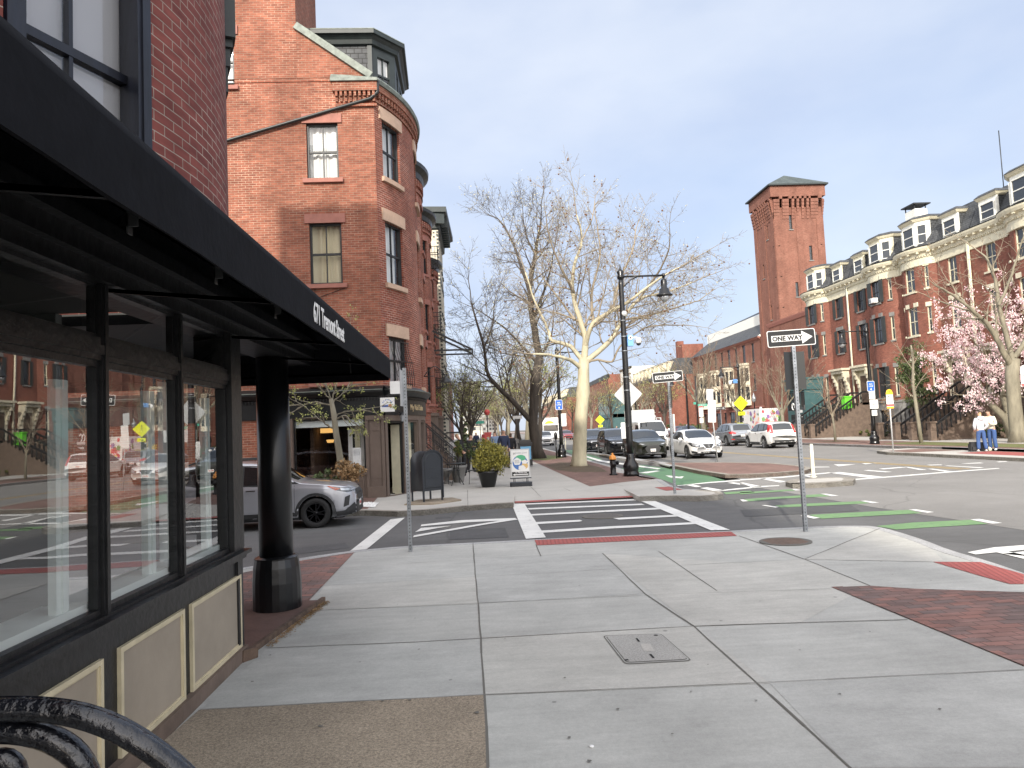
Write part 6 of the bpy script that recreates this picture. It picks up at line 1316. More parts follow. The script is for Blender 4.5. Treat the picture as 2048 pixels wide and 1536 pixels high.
# ---------------- trees ----------------
class Tree:
    def __init__(s,seed,thr=.05,nmin=3): s.g=random.Random(seed); s.tr=MB(); s.tw=MB(); s.tips=[]; s.thr=thr; s.n=0; s.local=False
    def rv(s): 
        g=s.g; v=Vector((g.gauss(0,1),g.gauss(0,1),g.gauss(0,1))); return v.normalized()
    def emit(s,pts,rad):
        s.n+=1; big=rad[0]>s.thr; mb=s.tr if big else s.tw; mb.tube(pts,rad,10 if rad[0]>.15 else 6 if rad[0]>.05 else 4 if rad[0]>.025 else 3,0,cap=False)
    def grow(s,p,d,L,r,lv,spec):
        g=s.g; wob,up,ratio,dens,ang,rmin=spec; k=max(3,int(L/(.5 if lv>1 else .22))); pts=[p.copy()]; rad=[r]; d=d.normalized(); P=p.copy(); kids=[]
        for i in range(k):
            t=(i+1)/k; d=(d+s.rv()*wob+Vector((0,0,up))).normalized(); P=P+d*(L/k); pts.append(P.copy()); rad.append(max(rmin*.7,r*(1-.72*t)))
            kids.append((t,P.copy(),d.copy(),rad[-1]))
        s.emit(pts,rad)
        if lv<=0: s.tips.append((P,d)); return
        n=max(2,int(L*dens[lv-1])); 
        for j in range(n):
            t,q,dd,rr=kids[min(k-1,int(k*(.2+.8*(j+g.random()*.8)/n)))]; a=s.rv(); a=(a-dd*a.dot(dd)); 
            if a.length<.1: continue
            a.normalize(); th=R(ang+g.uniform(-16,16)); nd=dd*math.cos(th)+a*math.sin(th); s.grow(q,nd,L*ratio*g.uniform(.6,1.15)*(1.15-.5*t),max(rmin,rr*.62),lv-1,spec)
        s.grow(P,d,L*ratio*.8,max(rmin,rad[-1]),lv-1,spec)
    def limb(s,pts,r0,r1,lv,spec,kid_len=2.2,dens=2.,start=.15):
        if lv>0: r0*=.82; r1*=.85
        """hand placed limb; smooth and give it side branches"""
        q=[Vector(pts[0])]
        for i in range(len(pts)-1):
            p0=Vector(pts[max(i-1,0)]);p1=Vector(pts[i]);p2=Vector(pts[i+1]);p3=Vector(pts[min(i+2,len(pts)-1)])
            for k in range(1,5):
                t=k/4; q.append(.5*((2*p1)+(p2-p0)*t+(2*p0-5*p1+4*p2-p3)*t*t+(3*p1-p0-3*p2+p3)*t**3)+s.rv()*.02)
        n=len(q); rad=[r0+(r1-r0)*i/(n-1) for i in range(n)]; s.emit(q,rad); L=sum((b-a).length for a,b in zip(q,q[1:]))
        m=int(L*dens)
        for j in range(m):
            t=start+(1-start)*(j+s.g.random())/m; i=min(n-2,int(t*(n-1))); d=(q[i+1]-q[i]).normalized(); a=s.rv(); a=(a-d*a.dot(d)).normalized(); th=R(s.g.uniform(32,62)); s.grow(q[i],d*math.cos(th)+a*math.sin(th),kid_len*s.g.uniform(.6,1.2)*(1.1-.35*t),max(.02,rad[i]*.42),lv,spec)
        s.grow(q[-1],q[-1]-q[-2],kid_len*.9,r1,lv,spec); return q
    def buds(s,n,size,mb,jit=.25):
        g=s.g
        for i in range(n):
            p,d=g.choice(s.tips); p=p+s.rv()*g.random()*jit; a=s.rv()*size; b=a.cross(s.rv()); b=b.normalized()*size*.5 if b.length>1e-6 else Vector((0,0,size)); mb.face([p-a,p-b,p+a,p+b])
    def finish(s,name,label,base,trunkm,twigm,extra=(),group=None,cat='tree'):
        t=thing(name,label,cat,base,0,group); T=Matrix.Translation(-Vector(base)) if not s.local else Matrix.Identity(4)
        for mb in [s.tr,s.tw]+[e[1] for e in extra]: mb.v=[T@v for v in mb.v]
        tk=s.tr.build('trunk',M[trunkm],t); s.tw.build('crown',M[twigm],t)
        for nm,mb,mt in extra: mb.build(nm,M[mt],t,kind='stuff')
        return t
def Lm(px,Y,dy=0.,Y1=None):
    n=len(px); return [AYp(x,y,Y+dy*(i/(n-1))) for i,(x,y) in enumerate(px)]
# pale plane tree
T=Tree(11,.085); Y=32.4; SP=(.18,.02,.56,(6.0,4.9,2.2),48,.008)
T.limb([Vector((4.69,Y,.05)),AYp(1159,905,Y),AYp(1161,850,Y),AYp(1166,790,Y),AYp(1167,750,Y),AYp(1168,722,Y)],.42,.27,-1,SP,0,0) if False else None
T.tr.tube([Vector((4.69,Y,.0)),AYp(1158,925,Y),AYp(1159,905,Y),AYp(1161,850,Y),AYp(1165,800,Y),AYp(1166,785,Y),AYp(1167,765,Y),AYp(1167,740,Y),AYp(1168,718,Y)],[.46,.36,.315,.295,.285,.32,.265,.255,.23],16)
for px,dy,r0,r1,kl,de in (([(1164,738),(1145,722),(1127,716),(1100,710),(1066,708)],-1.5,.13,.05,1.6,1.6),
 ([(1164,722),(1142,693),(1104,681),(1096,659),(1070,602),(1050,545)],1.5,.14,.04,2.2,2.2),
 ([(1168,720),(1171,678),(1157,632),(1145,579),(1149,527),(1164,480),(1154,430)],.5,.2,.035,2.2,2.4),
 ([(1171,690),(1187,647),(1225,621),(1259,602),(1308,564),(1360,534)],-2.,.15,.035,2.1,2.4),
 ([(1172,722),(1221,681),(1244,640),(1278,598),(1323,587),(1385,565)],2.2,.17,.035,2.2,2.4),
 ([(1174,726),(1195,719),(1225,723),(1240,693),(1290,655),(1345,650)],-1,.08,.03,1.7,2.),
 ([(1187,647),(1183,590),(1200,510),(1194,450)],1.5,.1,.035,2.,2.4),
 ([(1145,579),(1115,520),(1095,460)],-1.2,.08,.03,1.9,2.4),
 ([(1150,640),(1120,600),(1090,560)],2.,.08,.03,1.9,2.4),
 ([(1225,621),(1240,560),(1265,500),(1272,455)],1.8,.09,.03,1.9,2.4),
 ([(1278,598),(1320,540),(1340,490)],-1.8,.07,.03,1.7,2.4),
 ([(1164,480),(1183,440),(1190,405)],.8,.05,.025,1.3,2.4),
 ([(1244,640),(1300,630),(1370,610),(1400,600)],.8,.07,.03,1.6,2.4)): T.limb(Lm(px,Y,dy),r0,r1,2,SP,kl,de)
sb=MB(); g=T.g
for i in range(260):
    p,d=g.choice(T.tips); p=p-Vector((0,0,g.uniform(.1,.25))); sb.lathe([(0,-.045),(.04,-.02),(.045,.01),(0,.045)],c=p,n=5)
bd=MB(); T.buds(2600,.035,bd)
T.tw_m='x'; pt=T.finish('plane_tree','pale barked plane tree with round seed balls at the far corner','%s'and(4.69,Y,.12),'bark_plane','twig_pale',[('seed_balls',sb,'seed'),('buds',bd,'bud_pale')])
# dark street tree behind it
T=Tree(5,.06); Y=42.7; SP2=(.17,.035,.56,(5.4,4.6,2.),44,.009)
T.tr.tube([Vector((3.84,Y,.0)),AYp(1074,900,Y),AYp(1070,878,Y),AYp(1066,848,Y),AYp(1068,800,Y),AYp(1070,761,Y),AYp(1079,715,Y)],[.50,.36,.31,.285,.27,.28,.25],12)
for px,dy,r0,r1,kl,de in (([(1079,715),(1066,640),(1060,583),(1070,508),(1079,460),(1083,425)],0,.28,.035,2.3,2.4),
 ([(1060,840),(1025,802),(994,772),(975,746),(968,697),(949,631),(942,600)],-1.5,.2,.04,2.6,2.),
 ([(1077,727),(1051,700),(1013,659),(965,625)],2,.13,.035,2.5,2.2),
 ([(1060,587),(1040,527),(1028,491),(1006,450),(992,435)],1.5,.13,.035,2.4,2.3),
 ([(1068,760),(1060,735),(1052,715)],-1,.1,.08,1.,1.),
 ([(1066,640),(1095,560),(1108,500)],-1.5,.11,.035,2.1,2.2),
 ([(1070,508),(1052,470),(1046,430)],1,.08,.03,1.9,2.3),
 ([(968,697),(985,650),(990,600)],1.,.08,.03,2.2,2.2),([(1081,715),(1100,680),(1108,640)],1.,.1,.03,2.,2.2)): T.limb(Lm(px,Y,dy),r0,r1,2,SP2,kl,de)
bd=MB(); T.buds(2200,.05,bd,.3); T.finish('street_tree','tall dark trunked street tree with a low bent limb behind the sandwich board',(3.84,Y,.12),'bark_dark','twig_dark',[('buds',bd,'bud_pale')])
# reusable bare street trees
def bare(seed,H,trunk_h,r,spread,lv=3,spec=(.15,.05,.55,(2.2,1.9,1.7),38,.014)):
    T=Tree(seed,.05); T.local=True; g=T.g; top=Vector((g.uniform(-.1,.1)*H*.3,g.uniform(-.1,.1)*H*.3,trunk_h)); T.tr.tube([Vector((0,0,0)),top*.5+Vector((.05,.03,0)),top],[r*1.25,r*.9,r*.8],10)
    for i in range(5): a=2*math.pi*i/5+g.random(); d=Vector((math.cos(a)*spread,math.sin(a)*spread,1)); T.grow(top-Vector((0,0,g.random()*trunk_h*.25)),d,(H-trunk_h)*.52*g.uniform(.8,1.1),r*.5,lv,spec)
    T.grow(top,Vector((0,0,1)),(H-trunk_h)*.5,r*.55,lv,spec); return T
sp=(.16,.05,.58,(2.7,2.5,2.0),40,.015)
A=bare(21,13,3.6,.26,.75,spec=sp).finish('street_tree','grey bare street tree before the brick hall',(24.6,76,.12),'bark_grey','twig_brown',group='bare street trees')
Bt=bare(22,11,3.,.2,.6,spec=sp); bd=MB(); Bt.buds(1500,.07,bd,.3); B_=Bt.finish('street_tree','x',(5.0,56,.12),'bark_dark','twig_dark',[('buds',bd,'bud')],group='bare street trees')
C_=bare(23,9,2.4,.16,.55,spec=sp).finish('street_tree','bare verge tree with upright limbs in front of the brick link wing',(25.2,58.,.12),'bark_grey','twig_brown',group='bare street trees')
B_['label']='nearest of the row of bare trees on the left pavement beyond the dark tree'
k=0
for x,y,src,sc_,lab in ((4.9,66,A,.9,'second bare tree of the row on the left pavement'),(5.1,78,B_,1.05,'third bare tree of the row on the left pavement'),(5.2,90,B_,.95,'fourth bare tree of the row on the left pavement'),(5.2,104,A,.95,'fifth bare tree of the row on the left pavement'),(5.4,120,B_,1.1,'sixth bare tree of the row on the left pavement'),(5.6,138,B_,1.,'seventh bare tree of the row on the left pavement'),(5.8,160,A,1.,'eighth bare tree of the row on the left pavement'),(6,185,B_,1.1,'ninth bare tree of the row on the left pavement'),(6.4,215,B_,1.2,'last visible bare tree of the row on the left pavement'),
    (-.4,40,B_,.62,'small dark front garden tree against the left brick houses'),(-.3,52,B_,.72,'dark gnarled tree in front of the white brick building'),(-.2,64,A,.75,'bare front garden tree before the first dark row house'),(-.2,80,B_,.8,'budding garden tree before the third dark row house'),
    (24.6,92,B_,1.,'bare tree left of the brick hall entrance'),(24.8,108,A,1.,'bare tree before the mansard corner building'),(24.6,126,B_,1.1,'bare tree before the far end of the mansard corner building'),(24.6,150,A,1.1,'bare tree before the white painted building'),(24.4,178,B_,1.2,'bare tree before the nearest terrace houses far away'),(24,215,A,1.2,'bare tree before the farthest terrace houses'),(23,255,B_,1.3,'budding tree at the far end of the avenue'),
    (33,134,A,1.1,'bare tree in the gap behind the mansard corner building'),(34,166,A,1.2,'bare tree beside the white painted building'),(24.9,66.5,A,.78,'bare tree between the flower truck and the brick hall')):
    o=dup(src,(x,y,.12),g.random()*6,lab,sc_)
# small verge trees on the right
T=bare(31,5.2,1.9,.075,.5,2,(.16,.05,.6,(3.2,3.0,2.),40,.012)); T.finish('young_tree','thin young verge tree before the teal basement shop',(24.4,47.8,.12),'bark_grey','twig_pale')
T=Tree(33,.03); Y=38.7; T.tr.tube([Vector((24.59,Y,.1)),AYp(1838,850,Y),AYp(1832,810,Y),AYp(1826,770,Y),AYp(1826,720,Y),AYp(1822,690,Y)],[.11,.10,.095,.08,.06,.04],8)
for px,dy in (([(1832,800),(1810,778),(1785,760)],.6),([(1830,780),(1845,755),(1868,735)],-.8),([(1826,740),(1808,715),(1795,690)],.5),([(1826,730),(1840,705),(1850,690)],-.5)): T.limb(Lm(px,Y,dy),.035,.015,1,(.17,.04,.55,(4,3),45,.010),.8,4)
T.finish('young_tree','slim grey verge tree right of the bus stop sign',(24.59,38.7,.12),'bark_grey','twig_pale')
# big leaning tree at the right edge
T=Tree(41,.04); Y=34.7; SP3=(.2,.03,.5,(3.4,3.),48,.012)
T.tr.tube([Vector((27.0,Y,.1)),AYp(2034,860,Y),AYp(2028,800,Y),AYp(2024,750,Y),AYp(2027,718,Y)],[.45,.34,.31,.31,.30],12)
for px,dy,r0,r1 in (([(2024,735),(2005,700),(1980,655),(1950,625),(1905,590),(1870,570)],-1,.2,.04),([(2027,725),(2010,660),(1998,610),(1990,560),(1975,520),(1960,505)],1,.18,.04),([(2028,715),(2045,690),(2070,650),(2090,600)],0,.18,.05),([(1990,670),(1960,640),(1925,600),(1895,560)],1.2,.09,.03),([(1998,610),(2020,560),(2035,510),(2048,470)],-1,.1,.03),([(1950,625),(1900,610),(1850,590)],.5,.07,.025)): T.limb(Lm(px,Y,dy),r0,r1,2,SP3,1.6,1.9)
T.finish('leaning_tree','mossy trunked tree with spreading bare limbs at the right edge',(27.0,34.7,.12),'bark_grey','twig_pale')
# magnolia
T=Tree(51,.04); Y=39.5; base=AYp(2024,868,Y); base.z=.12; bx=base.x
T.tr.tube([base,AYp(2010,835,Y),AYp(1985,812,Y),AYp(1970,795,Y)],[.26,.2,.17,.13],8); T.tr.tube([base,AYp(2014,820,Y),AYp(2005,790,Y),AYp(2010,760,Y)],[.2,.16,.14,.1],8)
for px,dy in (([(1975,800),(1940,770),(1905,750),(1885,740)],-.8),([(1970,795),(1950,740),(1920,690),(1905,650)],.6),([(1972,795),(1975,730),(1960,670),(1950,625)],-.6),([(2008,770),(2000,710),(1995,650),(1990,605)],.8),([(2010,765),(2030,720),(2045,670),(2050,620)],-.8),([(2010,790),(2045,770),(2090,750)],.5),([(1960,760),(1925,735),(1890,700)],1.5),([(1985,750),(1960,700),(1930,660)],-1.8),([(2000,740),(2030,700),(2070,660)],1.7),([(1990,790),(1950,790),(1910,790)],-1.6),([(2000,790),(2030,790),(2070,800)],-1.2),([(1985,790),(1990,740),(2010,690)],-1.9)): T.limb(Lm(px,Y,dy),.08,.025,1,(.2,.02,.62,(3.2,2.6),50,.012),1.25,3.2)
b1=MB();b2=MB(); g=T.g
for mb,n in ((b1,6200),(b2,4600)):
    for i in range(n):
        p,d=g.choice(T.tips); p=p+T.rv()*g.random()*.28; h=g.uniform(.055,.11); w=h*.42; a=Vector((g.uniform(-1,1),g.uniform(-1,1),0)).normalized()*w; u=(Vector((0,0,1))+T.rv()*.4)*h; c=a.cross(u).normalized()*w
        mb.face([p-a,p+u*.3-c,p+u,p+u*.3+c]); mb.face([p+a,p+u*.4+c,p+u*.9,p+u*.4-c])
T.finish('magnolia_tree','flowering pink magnolia in front of the brown stoops on the right',tuple(base),'bark_grey','twig_brown',[('blossom',b1,'pink'),('pale_blossom',b2,'pinkw')])
# leafy masses
def leafmass(name,label,c,rad,n,size,mats,cat='shrub',stems=True,flat=.5,group=None,shape=None,seed=0,loc=None):
    g=random.Random(seed+n); c=Vector(c); base=Vector(loc) if loc else Vector((c.x,c.y,c.z-rad[2])); t=thing(name,label,cat,base,0,group); mbs=[MB() for _ in mats]
    cl=[]
    for i in range(max(8,n//60)):
        v=Vector((g.gauss(0,1),g.gauss(0,1),g.gauss(0,1))).normalized()*(g.random()**.4)*g.uniform(.8,1.18)
        if shape=='cone': k=(v.z+1)/2; v=Vector((v.x*(1-k*.85),v.y*(1-k*.85),v.z))
        cl.append(Vector((v.x*rad[0],v.y*rad[1],v.z*rad[2])))
    cr=min(rad)*.36
    for i in range(n):
        k=g.choice(cl); v=Vector((g.gauss(0,1),g.gauss(0,1),g.gauss(0,1))).normalized()*cr*(g.random()**.45); p=c+k+v-base
        a=Vector((g.gauss(0,1),g.gauss(0,1),g.gauss(0,1))).normalized(); b=a.cross(Vector((g.gauss(0,1),g.gauss(0,1),g.gauss(0,1)))).normalized(); s_=size*g.uniform(.6,1.4); mbs[g.randrange(len(mats))].face([p-a*s_,p-b*s_*flat,p+a*s_,p+b*s_*flat])
    for i,(mb,mt) in enumerate(zip(mbs,mats)): mb.build('foliage',M[mt],t)
    if stems:
        mb=MB()
        for k in cl[:14]: mb.tube([Vector((0,0,0)),(c-base)*.5+k*.3,c-base+k*.8],[.02,.014,.006],4)
        mb.build('stem',M['twig_dark'],t)
    return t
M['leafy2']=pm('leaf_olive',(.13,.125,.03),.7,nscale=8,namt=.4); M['leafd']=pm('leaf_dark',(.045,.062,.022),.65,nscale=5,namt=.4)
def pot(name,label,x,y,r0,r1,h,mat,z=SW,group=None):
    t=thing(name,label,'planter',(x,y,z),0,group); mb=MB(); mb.lathe([(r0,0),(r0*1.15,h*.2),(r1,h*.85),(r1*1.06,h*.88),(r1*1.06,h),(r1*.93,h),(r1*.9,h*.9)],n=28,caps=False); mb.build('pot',M[mat],t); mb=MB(); mb.lathe([(0,h*.9),(r1*.92,h*.9)],n=20); mb.build('soil',M['earth'],t); return t
pot('planter_pot','black rounded planter pot holding the yellow green bush',.43,22.75,.20,.31,.50,'black')
leafmass('potted_bush','bushy yellow green evergreen growing from the black pot beside the sandwich board',(.52,22.75,1.04),(.56,.48,.47),9500,.036,['leafy','leafy','leafy2'],loc=(.43,22.75,.58),flat=.45)
leafmass('conical_evergreen','small conical green evergreen in a stone pot by the stoop railings',(-.55,25.6,1.28),(.24,.24,.5),1300,.03,['leafg','leafy2'],shape='cone',loc=(-.55,25.6,.72),flat=.4); pot('planter_pot','pale carved stone pot under the small conical evergreen',-.55,25.6,.17,.27,.58,'greystone')
leafmass('conical_evergreen','second conical evergreen farther along behind the seated man',(-.3,33,1.6),(.25,.25,.7),900,.04,['leafg','leafd'],shape='cone',loc=(-.3,33,.4))
leafmass('green_bush','dark green bush behind the yellow green potted bush',(.35,26.5,1.05),(.7,.6,.5),2200,.04,['leafg','leafd'],loc=(.35,26.5,.3))
leafmass('brown_hydrangea','dry brown hydrangea shrub behind the silver car bonnet',(-3.45,19.75,.95),(.5,.4,.42),1300,.045,['leafb','leafb'],loc=(-3.45,19.75,.12)); leafmass('green_shrub','low dark green shrub left of the dry hydrangea by the nail shop window',(-4.0,19.8,.72),(.36,.35,.28),900,.04,['leafg','leafd'],loc=(-4.0,19.8,.12))
leafmass('forsythia_bush','bright yellow forsythia bush between the hall and the link wing',(30.6,77.,1.5),(1.7,1.9,1.1),3200,.09,['forsythia','forsythia','leafy'],loc=(30.6,77,.15))
leafmass('hedge','clipped dark green hedge in front of the brick hall',(30.5,104,.95),(.8,12,.75),5200,.10,['leafd','leafg'],cat='hedge',loc=(30.5,104,.15)); leafmass('garden_shrub','leafy green ground shrub beside the first stoop on the right',(31.3,54.6,.55),(.6,2.2,.4),1500,.07,['leafg','leafy2'],loc=(31.3,54.6,.13))
leafmass('holly_bush','dark green holly with orange leaves between the stoops and magnolia',(29.2,46.,4.3),(.9,1.2,2.1),4200,.07,['leafd','leafg','leafg'],cat='tree',loc=(29.2,46,.15)); leafmass('bare_shrub','brown twiggy shrub in front of the house with the grey window pediment',(29.5,49.5,2.3),(.9,1.3,1.5),700,.05,['twig_brown','leafb'],loc=(29.5,49.5,.15))
leafmass('garden_shrub','low shrub under the magnolia by the third stoop',(30.4,41,.6),(.7,1.5,.5),1200,.06,['leafd','leafg'],loc=(30.4,41,.15))
# young tree by the nail shop
T=Tree(61,.03); Y=19.75; T.tr.tube([AYp(684,950,Y),AYp(680,915,Y),AYp(672,865,Y),AYp(668,830,Y),AYp(662,798,Y)],[.095,.09,.082,.075,.06],8)
T.tr.v[0:8]=[Vector((v.x,v.y,.12)) for v in T.tr.v[0:8]]
for px,dy in (([(663,800),(650,788),(640,775),(630,750)],-.3),([(664,805),(680,792),(700,770),(722,735)],.3),([(668,858),(655,850),(640,840),(610,815),(578,795)],-.5),([(668,835),(690,822),(715,822),(745,816),(765,812)],.4),([(664,800),(672,770),(690,720),(700,660)],.2),([(665,812),(635,805),(605,812),(580,830)],.3),([(662,798),(652,760),(660,700),(655,660)],-.2),([(668,840),(690,832),(705,845),(712,840)],-.4)): T.limb(Lm(px,Y,dy),.03,.011,1,(.22,.0,.5,(5,4),50,.006),.5,4.5)
bd=MB(); T.buds(1700,.032,bd,.12); b=T.finish('young_tree','slender young tree coming into leaf in front of the nail shop window',(AYp(684,950,Y).x,Y,.12),'bark_grey','bark_grey',[('young_leaves',bd,'bud')])
# leaf litter by the threshold
mb=MB(); g=random.Random(9)
for i in range(900):
    t_=g.random()**.7; x=-1.82+.18*t_+abs(g.gauss(0,.035)); y=6.3+t_*1.6; s_=g.uniform(.006,.016); a=g.random()*6; z=SW+.006+g.random()*.012; mb.face([(x+s_*math.cos(a),y+s_*math.sin(a),z),(x-s_*.5*math.sin(a),y+s_*.5*math.cos(a),z+.004),(x-s_*math.cos(a),y-s_*math.sin(a),z),(x+s_*.5*math.sin(a),y-s_*.5*math.cos(a),z+.003)])
mb.build('leaf_litter',M['leafb'],kind='stuff',label='dry brown leaf litter along the threshold board')
# ---------------- street furniture ----------------
def perf_post(t,h,w=.05):
    b=MB(); b.box(-w/2,w/2,-w/2,w/2,-.02,h); p=b.build('post',M['galv'],t); b=MB(); n=int(h/.05)
    for i in range(n):
        z=.04+i*.05
        if z>h-.02: break
        b.face([(-.009,-w/2-.0015,z),(0,-w/2-.0015,z-.009),(.009,-w/2-.0015,z),(0,-w/2-.0015,z+.009)]); b.face([(w/2+.0015,-.009,z),(w/2+.0015,0,z-.009),(w/2+.0015,.009,z),(w/2+.0015,0,z+.009)]); b.face([(-w/2-.0015,-.009,z),(-w/2-.0015,0,z-.009),(-w/2-.0015,.009,z),(-w/2-.0015,0,z+.009)])
    b.build('post_holes',M['dark'],p); return p
def rrect(w,h,r,n=5):
    o=[]
    for sx,sz,a0 in ((1,1,0),(-1,1,90),(-1,-1,180),(1,-1,270)):
        for i in range(n+1): a=R(a0+90*i/n); o.append((sx*(w/2-r)+r*math.cos(a),sz*(h/2-r)+r*math.sin(a)))
    return o
def board(name,poly,y,th,mat,parent,M0=None,back='alum'):
    """flat board in the local xz plane, front toward -y"""
    b=MB(); b.M=M0; n=len(poly); f=[b.P((x,y,z)) for x,z in poly]; k=[b.P((x,y+th,z)) for x,z in poly]; b.fi(f,0); b.fi(k[::-1],1)
    for i in range(n): b.fi([f[i],k[i],k[(i+1)%n],f[(i+1)%n]][::-1],1)
    return b.build(name,[M[mat],M[back]],parent)
TXM=Matrix(((1,0,0,0),(0,0,-1,0),(0,1,0,0),(0,0,0,1)))
def one_way(t,x,y,z,w=.76,h=.255,rot=0,small=False):
    M0=Matrix.Translation((x,y,z))@Matrix.Rotation(rot,4,'Y'); o=board('one_way_sign',rrect(w,h,.03),0,.004,'signwhite',t,M0); board('black_field',rrect(w-.022,h-.022,.024),-.0015,.001,'signblack',o,M0)
    k=w/.76; ar=[(-.315,-.047),(.165,-.047),(.165,-.10),(.335,0),(.165,.10),(.165,.047),(-.315,.047)]; ar=[(a*k,b*k) for a,b in ar]; b=MB(); b.M=M0; b.face([(a,-.003,c) for a,c in ar]); b.build('white_arrow',M['signwhite'],o)
    text_mesh('ONE WAY',.098*k,M['signblack'],extrude=.0006,sx=1.03,bold=.0045,name='sign_text',parent=o,M=M0@Matrix.Translation((-.065*k,-.0045,-.004))@TXM)
t=thing('one_way_post','perforated steel post with a one way sign nearest on the right kerb corner','sign post',(4.98,10.86,SW)); perf_post(t,2.90,.055); one_way(t,-.03,-.03,2.955,rot=R(-2.)) 
for k,(x,sx) in enumerate(((-.085,1),(.06,-1))): b=MB(); b.M=Matrix.Translation((x,-.03+.02,2.45))@Matrix.Rotation(R(22*sx),4,'Z'); b.box(-.095,.095,-.002,.002,-.29,.29); b.build('side_plate',M['darkplate'] if 'darkplate' in M else M['darkmetal'],t)
t.rotation_euler=(0,0,0)
t=thing('one_way_post','steel post with one way sign at the far corner by the bike lane','sign post',(4.87,17.6,SW)); perf_post(t,2.74,.055); one_way(t,-.02,-.035,2.87,rot=R(-3.)); b=MB(); b.M=Matrix.Translation((.06,.03,2.35))@Matrix.Rotation(R(70),4,'Z'); b.box(-.15,.15,-.002,.002,-.25,.3); b.build('side_plate',M['darkmetal'],t); b=MB(); b.box(.07,.1,.0,.2,1.5,1.95); b.build('white_plate',M['signwhite'],t)
t=thing('bare_sign_post','perforated steel post with an edge on sign at the near left kerb','sign post',(-.99,10.98,SW)); perf_post(t,2.74,.055); b=MB(); b.M=Matrix.Translation((-.035,-.06,2.45))@Matrix.Rotation(R(83),4,'Z'); b.box(-.15,.15,-.002,.002,-.29,.25); b.build('sign_plate',M['alum'],t)
# street lamps with bell lantern
def lamp(name,label,x,y,h,arm,side=1,extras=None):
    t=thing(name,label,'street lamp',(x,y,SW)); b=MB(); b.lathe([(.27,0),(.27,.10),(.24,.14),(.25,.20),(.27,.33),(.25,.40),(.17,.52),(.15,.60),(.15,.72),(.13,.76)],n=16); b.build('cast_base',M['black'],t)
    b=MB(); b.lathe([(.12,.74),(.115,1.2),(.085,h-.6),(.08,h-.35)],n=14); 
    for z in (1.65,3.1,4.6): b.lathe([(.125-.008*z,z),(.135-.008*z,z+.03),(.125-.008*z,z+.06)],n=14)
    b.build('pole',M['black'],t); b=MB(); b.lathe([(.08,h-.4),(.12,h-.36),(.12,h-.28),(.09,h-.24),(.13,h-.14),(.1,h-.1),(.04,h-.04),(.05,h),(.02,h+.06),(0,h+.16)],n=12); b.build('finial',M['black'],t)
    za=h-.30; b=MB(); b.tube([(0,0,za),(side*arm,0,za)],.035,8); b.tube([(side*.1,0,za-.35),(side*.35,0,za-.12),(side*.6,0,za-.02)],.02,6); b.lathe([(.05,-.06),(.06,0),(.05,.06)],c=(side*arm,0,za),n=10); b.build('arm',M['black'],t)
    b=MB(); c=(side*arm,0,za-.12); b.lathe([(.04,.1),(.04,.0),(.10,-.03),(.11,-.10),(.105,-.32),(.16,-.36),(.19,-.50),(.27,-.56),(.28,-.60),(.22,-.62)],c=c,n=20); l=b.build('lantern',M['black'],t); b=MB(); b.lathe([(.20,-.60),(.17,-.70),(.09,-.79),(0,-.82)],c=c,n=16); b.build('lantern_glass',M['headlamp'],l)
    return t
L1=lamp('street_lamp','tall black bell lantern street lamp with blue camera box nearest across the crossing',5.32,24.5,7.15,1.50)
for z in (1.75,2.9,3.35,4.25,4.75,5.3): b=MB(); b.lathe([(.108,z),(.112,z+.015),(.108,z+.03)],n=14); b.build('steel_band',M['galv'],L1)
b=MB(); b.box(.10,.30,-.12,.05,4.42,4.80); o=b.build('camera_box',pm('blue_box',(.16,.36,.72),.5),L1); b=MB(); b.M=Matrix.Translation((.2,-.12,4.70))@Matrix.Rotation(R(90),4,'X'); b.lathe([(.07,0),(.07,.03)],n=14); b.build('camera_eye',M['white'],o); b=MB(); b.M=Matrix.Translation((.2,-.151,4.70))@Matrix.Rotation(R(90),4,'X'); b.lathe([(.03,0),(.03,.01)],n=10); b.build('lens',M['dark'],o)
b=MB(); b.bar((.1,0,4.72),(.46,0,4.72),.04); b.lathe([(0,.18),(.07,.16),(.1,.08),(.1,-.03)],c=(.5,0,4.55),n=14); o=b.build('dome_camera',M['white'],L1); b=MB(); b.lathe([(.085,-.03),(.07,-.09),(0,-.12)],c=(.5,0,4.55),n=12); b.build('dome_glass',M['carglass'],o)
b=MB(); b.M=Matrix.Translation((.04,-.12,5.55))@Matrix.Rotation(R(90),4,'X'); b.lathe([(0,.02),(.09,.02),(.10,-.02)],n=16); b.build('disc_antenna',M['alum'],L1)
board('diamond_sign_back',[(0,-.48),(.06,-.44),(.44,-.06),(.48,0),(.44,.06),(.06,.44),(0,.48),(-.06,.44),(-.44,.06),(-.48,0),(-.44,-.06),(-.06,-.44)],.10,.004,'alum',L1,Matrix.Translation((.06,0,2.78)))
board('plate_sign_back',rrect(1.04,.40,.04),.10,.004,'alum',L1,Matrix.Translation((.42,.01,2.03)))
board('small_notice',rrect(.15,.55,.02),-.13,.004,'signwhite',L1,Matrix.Translation((-.2,.1,1.55)))
def lane_sign(t,x,y,z,w=.38,h=.55,lines=('BUS','LANE')):
    o=board('blue_sign',rrect(w,h,.05),y,.004,'signblue',t,Matrix.Translation((x,0,z))); board('sign_border',rrect(w+.05,h+.05,.06),y+.0045,.003,'signwhite',o,Matrix.Translation((x,0,z)))
    for k,s in enumerate(lines): text_mesh(s,.11,M['signwhite'],extrude=.001,bold=.002,sx=.95,name='sign_text',parent=o,M=Matrix.Translation((x,y-.003,z+.12-.12*k))@TXM)
    b=MB(); b.M=Matrix.Translation((x,y-.003,z-.17)); b.face([(-.02,0,.06),(-.02,0,-.0),(-.06,0,0),(0,0,-.07),(.06,0,0),(.02,0,0),(.02,0,.06)]); b.build('arrow',M['signwhite'],o)
